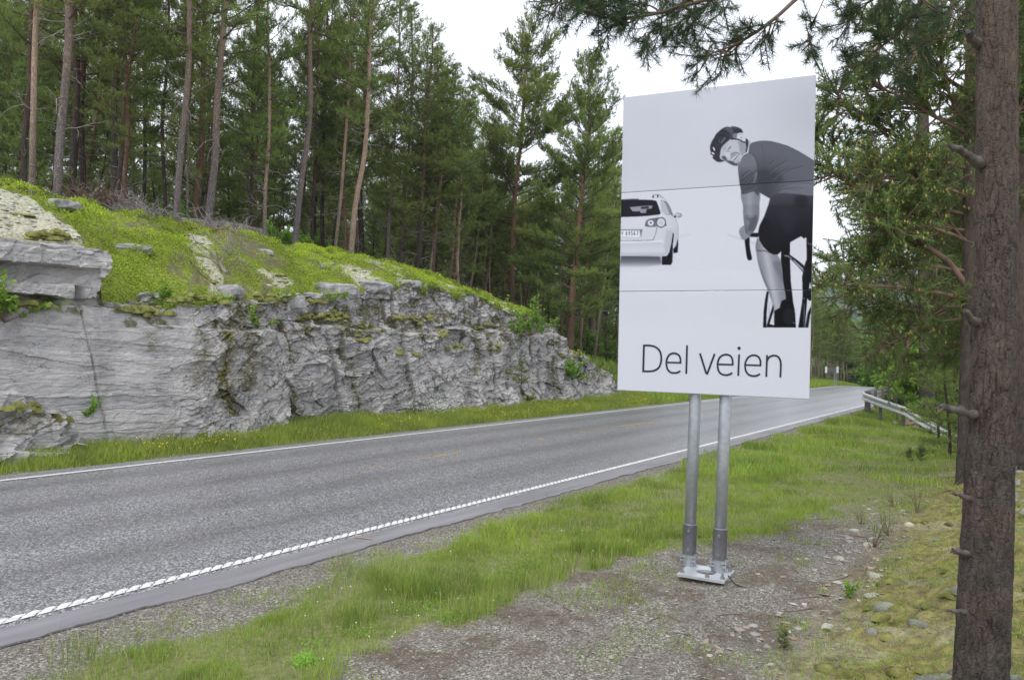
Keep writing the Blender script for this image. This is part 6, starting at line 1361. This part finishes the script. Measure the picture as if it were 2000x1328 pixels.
# soft mounds: reindeer lichen on the rock, moss pads on ledges and bank
def mounds(name, pts, mat, label, cat='moss'):
    """pts: (s,t,z,rx,ry,h)"""
    nu, nv = 12, 5; V = []; F_ = []; b = 0
    for (s_, t_, z_, rx, ry, h) in pts:
        ph = RR_.uniform(0, 6.28, 3)
        for j_ in range(nv):
            v_ = j_ / (nv - 1); r_ = math.cos(v_ * math.pi / 2 * .98) ; zz = math.sin(v_ * math.pi / 2) * h
            for i in range(nu):
                a = 2 * math.pi * i / nu; k_ = 1 + .22 * math.sin(a * 2 + ph[0]) + .16 * math.sin(a * 3 + ph[1]) + .1 * math.sin(a * 5 + ph[2]); V.append((s_ + rx * k_ * r_ * math.cos(a), t_ + ry * k_ * r_ * math.sin(a), z_ + zz - .25 * h))
        for j_ in range(nv - 1):
            for i in range(nu): F_.append((b + j_ * nu + i, b + j_ * nu + (i + 1) % nu, b + (j_ + 1) * nu + (i + 1) % nu, b + (j_ + 1) * nu + i))
        b += nu * nv
    o = link(name, npmesh(name, V, np.array(F_), M[mat], True), rot=ROT); return tag(o, label, cat, kind='stuff')
def pick(n, s0, s1, t0, t1, keep, r0, r1, hk, sink=0.0):
    S_, T_ = samp(s0, s1, t0, t1, n, keep); Z_ = G(S_, T_) - sink; r_ = RR_.uniform(r0, r1, len(S_)) ; return list(zip(S_, T_, Z_, r_, r_ * RR_.uniform(.7, 1.2, len(S_)), r_ * hk * RR_.uniform(.6, 1.2, len(S_))))
mounds('reindeer_lichen', pick(9500, 3.5, 28.5, 14.5, 19.5, lambda a, b: zones(a, b)[2] * .85, .03, .085, .75, .01), 'lichen', 'pale cushions of reindeer lichen on top of the rock', 'lichen')
mp = pick(2200, 3.5, 28.5, 14.5, 19.5, lambda a, b: zones(a, b)[2] * .35 * (fbm(a * 2, b * 2, 361, 3) > .5), .05, .15, .5)
for (x0, x1, y0, n_) in [(228, 332, 606, 34), (330, 445, 588, 40), (60, 140, 462, 26), (20, 95, 595, 22), (565, 690, 618, 34), (600, 640, 590, 10), (690, 722, 664, 14), (872, 905, 678, 14), (760, 840, 622, 24), (860, 882, 652, 8), (0, 70, 798, 20), (90, 130, 822, 10), (925, 960, 640, 8), (985, 1010, 728, 10), (1010, 1045, 775, 10), (775, 812, 690, 9), (955, 975, 682, 7), (700, 745, 640, 12), (495, 560, 585, 14), (1090, 1130, 690, 16), (1130, 1180, 735, 14)]:
    for _ in range(n_):
        x = RR_.uniform(x0, x1); y = y0 + RR_.normal(0, 4); t0_ = 14.0
        for _i in range(4):
            p = pix_tz(x, y, t0_); s_, t_ = to_st(p.x, p.y); t0_ = face_t(s_, p.z) if p.z < float(ztop(s_)) - .02 else max(t0_, float(tface(s_)) + .35)
        r_ = RR_.uniform(.05, .13); mp.append((s_, t0_ - .01, p.z, r_ * 1.1, r_ * .7, r_ * .8))
mounds('moss', mp, 'moss', 'yellow green moss pads on the ledges of the rock')
bankk = lambda a, b: (1 - sstep(.7, 1.2, b)) * (a < 21) * .9
mounds('moss', pick(4200, 2.5, 21, -3.2, 1.25, lambda a, b: bankk(a, b) * (fbm(a * 1.5, b * 1.5, 371, 3) > .47), .02, .075, .6), 'moss', 'yellow green moss over the right bank')
mounds('grey_lichen', pick(1500, 2.5, 21, -3.2, .9, lambda a, b: bankk(a, b) * (fbm(a * 1.3 + 4, b * 1.3, 373, 3) > .53), .02, .07, .8), 'lichen_grey', 'grey green lichen cushions on the right bank', 'lichen')
mounds('pale_lichen', [(s_, t_, float(G(s_, t_)), r_, r_ * .8, r_ * .4) for s_, t_, r_ in [(5.9, 1.15, .06), (8.2, 1.5, .09), (8.9, 1.35, .07), (7.4, 1.05, .08), (9.6, 1.6, .07), (10.2, 1.1, .08), (6.6, .95, .07)]], 'lichen', 'pale lichen tufts at the foot of the bank', 'lichen')
S_, T_ = samp(2.5, 21, -3, 1.4, 170000, lambda a, b: bankk(a, b) * (.3 + .7 * (fbm(a * 1.9, b * 1.9, 375, 3) > .5))); N = len(S_)
blades('moss_fibres', S_, T_, RR_.uniform(.010, .035, N), np.full(N, .006), np.clip(fbm(S_ * 3, T_ * 3, 377, 3) * 1.2 - .1 + RR_.uniform(-.2, .4, N), 0, 1), 'grass', 'yellowish moss fibres and dry grass on the right bank', .8, cat='moss')
S_, T_ = samp(2.8, 9, -1.5, 1.2, 150000, lambda a, b: bankk(a, b) * (.25 + .75 * (fbm(a * 1.9, b * 1.9, 375, 3) > .48))); N = len(S_)
blades('moss_fibres', S_, T_, RR_.uniform(.008, .026, N), np.full(N, .0035), np.clip(fbm(S_ * 3, T_ * 3, 377, 3) * 1.2 + RR_.uniform(-.3, .4, N), 0, 1), 'grass', 'fine moss fibres on the bank beside the foreground trunk', .9, cat='moss')
# pebbles, slate chips, twigs, litter
OC = np.array([(1, 0, 0), (0, 1, 0), (-1, 0, 0), (0, -1, 0), (0, 0, .7), (0, 0, -.7)], float); OF = np.array([(0, 1, 4), (1, 2, 4), (2, 3, 4), (3, 0, 4), (1, 0, 5), (2, 1, 5), (3, 2, 5), (0, 3, 5)])
def stones(name, S_, T_, size, flat, tint, label, sink=.2, cat='gravel', zo=0.0):
    N = len(S_); k = np.ones((N, 6, 3)) * OC[None] * RR_.uniform(.6, 1.35, (N, 6, 1)); k[:, :, 2] *= flat[:, None]; k[:, :, 1] *= RR_.uniform(.45, 1, N)[:, None]; az = RR_.uniform(0, 6.28, N); c, d = np.cos(az)[:, None], np.sin(az)[:, None]
    tl = RR_.normal(0, .18, (N, 1)); x = k[:, :, 0] * c - k[:, :, 1] * d; y = k[:, :, 0] * d + k[:, :, 1] * c; z = k[:, :, 2] + tl * x
    V = np.stack([S_[:, None] + x * size[:, None], T_[:, None] + y * size[:, None], (G(S_, T_) + zo + size * flat * .3 * (1 - sink))[:, None] + z * size[:, None]], -1).reshape(-1, 3)
    F_ = (np.arange(N)[:, None, None] * 6 + OF[None]).reshape(-1, 3); o = link(name, npmesh(name, V, F_, M['pebble'], False, {'tint': ('POINT', 'FLOAT', np.repeat(tint, 6))}), rot=ROT); return tag(o, label, cat, kind='stuff')
grd = lambda a, b: zones(a, b)[0] * (b < 5.42)
S_, T_ = samp(1.5, 13, .6, 5.45, 75000, grd); N = len(S_); stones('gravel', S_, T_, RR_.uniform(.0025, .0075, N) * np.where(RR_.random(N) < .04, 2.0, 1), np.full(N, .7), RR_.random(N), 'fine grey gravel of the shoulder and round the billboard')
S_, T_ = EDGE; N = len(S_); stones('gravel', S_, T_, RR_.uniform(.003, .009, N), np.full(N, .7), RR_.random(N), 'loose grit lying along the crumbled asphalt edge', zo=.010)
S_, T_ = samp(2, 12, .5, 3.6, 4500, lambda a, b: zones(a, b)[0] * (.3 + .7 * (fbm(a * 2, b * 2, 381, 3) > .48))); N = len(S_); stones('slate_chips', S_, T_, RR_.uniform(.006, .028, N) * (.6 + .8 * RR_.random(N) ** 3), RR_.uniform(.12, .4, N), RR_.uniform(.2, 1, N), 'flat slate chips and small stones on the bare soil')
S_, T_ = samp(5, 12, 1, 1.8, 300, lambda a, b: np.ones(len(a)) * .8); N = len(S_); stones('slate_chips', S_, T_, RR_.uniform(.015, .05, N), RR_.uniform(.15, .5, N), RR_.uniform(.5, 1, N), 'larger pale stones below the mossy bank')
S_, T_ = samp(1.5, 14, -.6, 3.6, 16000, lambda a, b: np.maximum(zones(a, b)[3], .25) * (zones(a, b)[0] + zones(a, b)[4] > .4)); N = len(S_)
g = Geo(); az = RR_.uniform(0, 6.28, N); L = RR_.uniform(.01, .06, N) ** 1.0; Z_ = G(S_, T_) + .004; d = np.stack([np.cos(az) * L, np.sin(az) * L, RR_.normal(0, .08, N) * L], -1); P0 = np.stack([S_, T_, Z_], -1); g.segs(P0 - d, P0 + d, .0016, .001)
tag(g.build('needle_litter', M['twig_brown'], rot=ROT), 'brown needle litter and bark crumbs on the bare soil', 'litter', kind='stuff')
g = Geo()
for (x, y, L_, a_) in [(1520, 1225, .30, .2), (1330, 1215, .28, 1.0), (1450, 1195, .22, 2.4), (1230, 1165, .22, .7), (1600, 1170, .35, 1.9), (1560, 1120, .25, .4), (1660, 1130, .3, 2.8), (1350, 1240, .15, 2.0), (1115, 1180, .16, .8), (1640, 1075, .3, .9), (1480, 1280, .2, .1), (1290, 1205, .15, 2.6), (1585, 1190, .3, 2.2), (1620, 1010, .3, 2.4), (1690, 1050, .4, 1.2), (1650, 1100, .3, .3)]:
    p = pix_z(x, y, .06); s_, t_ = to_st(p.x, p.y); d = np.array([math.cos(a_), math.sin(a_), 0]); P = curve3((s_, t_, float(G(s_, t_)) + .006), d, L_, 6, RR_, .0, .5); P[:, 2] = [float(G(a, b)) + .007 for a, b, c in P]; g.tube(P, np.linspace(.005, .002, 7), 5)
tag(g.build('fallen_twigs', M['twig_brown'], rot=ROT), 'thin brown twigs scattered over the bare soil', 'twigs', kind='stuff')

# ------------------------------------------------------------------ small plants at the foot of the bank
SHS = shrub_meshes(401, 1.0, .5, 3, 3, .03, 'leaf', 9)
lab_s = ['small green shrub with bare stems, left of the foreground trunk', 'tiny leafy seedling beside the small shrub', 'leafless sapling with reddish stem at the foot of the bank', 'sparse twiggy seedling between shrub and gravel', 'low seedling beside pale lichen']
for k, (x, y, h, pk, z_) in enumerate([(1790, 1000, .42, 0, .12), (1745, 985, .3, 0, .1), (1705, 1060, .35, 0, .1), (1680, 1020, .3, 0, .08), (1735, 1040, .34, 0, .12)]):
    p = pix_z(x, y, z_); p.z = Gw(p.x, p.y) - .02; put_shrub(SHS, p, h, k * 2.2, lab_s[k], 'seedling_shrub', 'shrub', z=1.2)
SHC = shrub_meshes(402, 1.0, 1.0, 8, 8, .07, 'leaf', 9)
p = pix_z(1660, 1172, .1); p.z = Gw(p.x, p.y) - .01; put_shrub(SHC, p, .15, 0, 'small round bright green bilberry plant on the gravel', 'bilberry_plant', 'plant')
p = pix_z(1715, 1150, .12); p.z = Gw(p.x, p.y) - .01; put_shrub(SHC, p, .06, 1, 'tiny bright green sprout right of the bilberry plant', 'green_sprout', 'plant')
SEED = pine_meshes(411, .42, .08, .17, .006, k=12, ln=.035, wd=.0035, dens=.03, dead=0, mat_n='needle', whorl=.06, trunk_n=5, sub_len=.5)
for k, (x, y, sc_, lab) in enumerate([(1800, 905, .62, 'small pine seedling on the grass, right of a reddish one'), (1777, 905, .5, 'small reddish pine seedling on the grass, left one of two'), (1532, 1262, .26, 'tiny pine seedling on the gravel in the foreground')]):
    p = pix_z(x, y, -.02 if k < 2 else .08); p.z = Gw(p.x, p.y) - .02; put_tree(SEED, p, None, sc_, sc_, k, lab, 'pine_seedling', 'seedling')
# bushes on the rock
def on_face(x, y, back=.1):
    t0_ = 14.0
    for _i in range(5):
        p = pix_tz(x, y, t0_); s_, t_ = to_st(p.x, p.y); t0_ = face_t(s_, p.z) + back
    return p
put_shrub(SH[0], pix_tz(1038, 655, 14.0), 1.4, 0, 'round bright green rowan bush growing on the rock rim', 'leafy_bush', 'bush', z=1.0)
put_shrub(SH[1], pix_tz(1118, 742, 14.2), .9, 1.2, 'green bush in the cleft near the right end of the rock', 'leafy_bush', 'bush')
put_shrub(SH[2], on_face(505, 645, .05), .5, 2, 'sparse small birch seedling clinging to the rock face', 'birch_seedling', 'shrub')
put_shrub(SH[2], on_face(8, 630, .0), .75, 3, 'light green birch seedling on the rock at the left edge', 'birch_seedling', 'shrub')
put_shrub(SH[2], on_face(315, 590, .2), .4, 4, 'small dark green shrub at the edge of the moss carpet', 'small_shrub', 'shrub')
put_shrub(SH[2], on_face(170, 815, .0), .35, 5, 'tiny leafy tuft low on the rock face', 'small_shrub', 'shrub')
SEED2 = pine_meshes(412, 1.3, .1, .55, .015, k=10, ln=.07, wd=.010, dens=.05, dead=0, whorl=.16, trunk_n=5, sub_len=.5)
put_tree(SEED2, pix_tz(1018, 755, 13.8), None, .62, .7, 0, 'small pine sapling growing out of the rock face below the rowan bush', 'pine_sapling', 'sapling')
put_shrub(SH[1], on_face(1240, 770, 1.2) , .5, 1, 'pale grassy bush behind the left foot of the billboard board', 'leafy_bush', 'bush')
# leafy undergrowth in the forest edge
lu = [(545, 462, 22, 1.2), (940, 560, 23, 1.6), (1010, 560, 25, 2.8), (1060, 600, 26, 3.2), (1040, 500, 28, 3.5), (1090, 560, 29, 3.5), (1180, 690, 20, 1.5), (1200, 660, 24, 2.4), (600, 430, 27, 2.2), (1000, 480, 30, 4.0), (300, 400, 28, 2.0), (430, 410, 29, 2.4), (860, 540, 26, 2.2), (1130, 600, 30, 4)]
for k, (x, y, t_, sc_) in enumerate(lu):
    b, s_, _ = hill_base(x, t_); put_shrub(SHB[0], b, sc_, k * 1.1, 'light green birch undergrowth glowing among the trunks of the forest edge', 'birch_bush', 'bush', 'birch undergrowth in the forest', z=1.2)

# ------------------------------------------------------------------ debris at the forest edge
def brush(name, x0, x1, y_, t_, n_, hgt, label, mat='twig_brown'):
    g_ = Geo(); c_, s_c, t_c = hill_base((x0 + x1) / 2, t_)
    for _ in range(n_):
        x = RR_.uniform(x0, x1); b, s_, tt_ = hill_base(x, t_ + RR_.uniform(-.5, .5)); b = b - c_ + Vector((0, 0, RR_.random() * hgt * (1 - abs((x - (x0 + x1) / 2) / (x1 - x0)) * 1.4)))
        d = rdir(RR_, 1)[0]; d[2] = d[2] * .45 + .12; P = curve3(b, d, RR_.uniform(.3, 1.1), 6, RR_, -.2, .7); g_.tube(P, np.linspace(.016, .005, 7), 3, False)
        for _k in range(4): j_ = RR_.integers(1, 6); P2 = curve3(P[j_], rdir(RR_, 1)[0], RR_.uniform(.15, .45), 4, RR_, 0, .6); g_.tube(P2, np.linspace(.009, .004, 5), 3, False)
    o = g_.build(name, M[mat]); o.location = c_; return tag(o, label, 'brush pile')
brush('brush_pile', 122, 215, 0, 20.6, 150, .8, 'reddish brown heap of dead branches behind the grey stone slab')
brush('brush_pile', 205, 312, 0, 20.2, 170, .65, 'greyish heap of dead twigs between brown heap and pale pine trunk', 'twig')
brush('brush_pile', 410, 480, 0, 19.9, 60, .45, 'small tangle of grey twigs on the fallen logs', 'twig')
brush('brush_pile', 745, 830, 0, 19.4, 80, .55, 'brown heap of dead branches on the crest left of the slender pine')
brush('brush_pile', 800, 900, 0, 19.0, 60, .45, 'small grey brown heap of branches right end of the crest')
brush('brush_pile', 350, 520, 0, 19.3, 110, .25, 'grey and brown twigs strewn along the fallen logs', 'twig')
brush('brush_pile', 1085, 1200, 0, 17.2, 90, .35, 'dead branches strewn on the slope beside the billboard')
def surf(x, y, t_lo=14.5, t_hi=22):
    for t_ in np.arange(t_lo, t_hi, .05):
        p = pix_tz(x, y, t_); s_, _ = to_st(p.x, p.y)
        if p.z < float(G(s_, t_)): return p
    return pix_tz(x, y, t_hi)
def log(name, pts, r0, r1, label, mat='wood_post', n_=8, lift=.5, cat='log'):
    P = [surf(x, y) for x, y in pts]; b = P[0].copy(); P = catmull([p - b + Vector((0, 0, r0 * lift)) for p in P], 6); g_ = Geo(); rr = np.linspace(r0, r1, len(P)) * (1 + .08 * np.sin(np.arange(len(P)) * 1.9)); g_.tube(P, rr, n_); o = g_.build(name, M[mat], None, True); o.location = b; return tag(o, label, cat)
log('fallen_log', [(342, 432), (400, 438), (460, 445), (518, 458)], .09, .12, 'long grey fallen log lying along the crest, its cut end at right', 'twig')
log('fallen_log', [(350, 444), (420, 450), (500, 455)], .05, .07, 'thinner fallen log just below the long one', 'twig_brown')
log('dead_branch', [(408, 492), (425, 512), (442, 535)], .035, .05, 'short dark dead branch lying in the lichen', 'twig')
log('dead_branch', [(350, 470), (380, 520), (410, 550), (437, 578)], .02, .03, 'long thin dead branch lying down the slope to the rim', 'twig_brown')
log('dead_branch', [(455, 495), (480, 515), (500, 530)], .03, .02, 'grey dead branch right of the short dark one', 'twig')
for k, (pts, lb) in enumerate([([(430, 520), (440, 480), (450, 440)], 'upright bare grey twig on the moss slope'), ([(455, 500), (470, 460), (490, 430)], 'spreading bare dead twig right of the upright one')]):
    p0 = surf(*pts[0]); dep = (p0 - CAM).dot(Fw); g = Geo()
    for q_ in range(9):
        d = Vector((RR_.normal(0, .5), RR_.normal(0, .4), 1)); P = curve3((0, 0, 0), d, RR_.uniform(.5, 1.1), 7, RR_, .1, .6); g.tube(P, np.linspace(.016, .005, 8), 4, False)
        for _k in range(5): j_ = RR_.integers(2, 7); P2 = curve3(P[j_], rdir(RR_, 1)[0] + np.array([0, 0, .4]), RR_.uniform(.1, .35), 4, RR_, 0, .5); g.tube(P2, np.linspace(.007, .003, 5), 3, False)
    o = g.build('dead_shrub', M['twig']); o.location = p0; tag(o, lb, 'dead shrub')
def rock(name, x, y, dims, label, seed, t_lo=14.5, mat='stone', rz=0.0, sink=-.02):
    p = surf(x, y, t_lo); r = np.random.default_rng(seed); nu, nv = 28, 16; V = []
    for j_ in range(nv):
        for i in range(nu):
            a = 2 * math.pi * i / nu; v_ = math.pi * (j_ / (nv - 1) - .5); c = np.array([math.cos(v_) * math.cos(a), math.cos(v_) * math.sin(a), math.sin(v_)]); c = np.sign(c) * np.abs(c) ** .55; c *= .72 + .55 * float(fbm(c[0] * 1.6 + seed, c[1] * 1.6 + c[2] * 2, seed, 3)); V.append(c * np.array(dims) / 2)
    F_ = [(j_ * nu + i, j_ * nu + (i + 1) % nu, (j_ + 1) * nu + (i + 1) % nu, (j_ + 1) * nu + i) for j_ in range(nv - 1) for i in range(nu)]
    o = link(name, npmesh(name, V, np.array(F_), M[mat]), None, p + Vector((0, 0, dims[2] * sink)), (r.uniform(-.1, .1), r.uniform(-.1, .1), TH - .6 + rz)); return tag(o, label, 'stone')
rock('stone_slab', 123, 410, (.75, .5, .26), 'angular pale grey slab of stone at the forest edge', 3, rz=.7, sink=.3)
rock('boulder', 262, 489, (.75, .5, .25), 'dark rock poking out of the green moss slope', 4, mat='rock')
rock('boulder', 519, 494, (.40, .3, .2), 'small grey rock in the moss slope below the fallen log', 5)
rock('boulder', 560, 600, (.9, .5, .55), 'grey boulder on the rim of the cutting below the moss', 6, 14.2, sink=.12)
rock('boulder', 615, 590, (.7, .5, .35), 'flat grey boulder on the rim, right of the larger one', 7, 14.2, sink=.15)
rock('boulder', 905, 590, (.5, .3, .3), 'small rock on the rim near the right bend of the crest', 8, 14.3)
for k, (x, y, d_, lb) in enumerate([(655, 575, (1.2, .6, .45), 'broad pale ledge block on the rim below the lichen streak'), (735, 565, (.9, .5, .35), 'tilted pale rock on the rim where green cover spills over'), (800, 560, (.8, .5, .3), 'low angular rock in the moss close to the rim'), (300, 590, (.7, .4, .28), 'grey rock at the lower edge of the bright green carpet'), (450, 575, (.8, .5, .35), 'broken grey rock at the foot of the long dead branch'), (640, 520, (.5, .4, .16), 'small pale rock slab showing through the green slope')]):
    rock('boulder', x, y, d_, lb, 20 + k, 14.2, sink=.12, rz=.3 * k)
# rubble bank of the river side beyond the guardrail
S_ = RR_.uniform(34, 62, 900); T_ = RR_.uniform(.5, 4.4, 900)
stones('rubble', S_, T_, RR_.uniform(.08, .35, 900), RR_.uniform(.5, .9, 900), RR_.uniform(.5, .98, 900), 'pale rubble stones on the bank behind the guardrail', cat='rubble')
# ------------------------------------------------------------------ haze
HZ = True
if HZ:
    bm_ = Geo(); bm_.box((465, 340, 62), (1400, 1620, 156)); n = NT('haze_air'); v = n.n('VolumePrincipled', {'Color': (0.80, 0.90, 1.0), 'Density': 0.0003}); n.t.links.new(v.outputs[0], n.out.inputs['Volume'])
    tag(bm_.build('haze', n.m), kind='stuff')
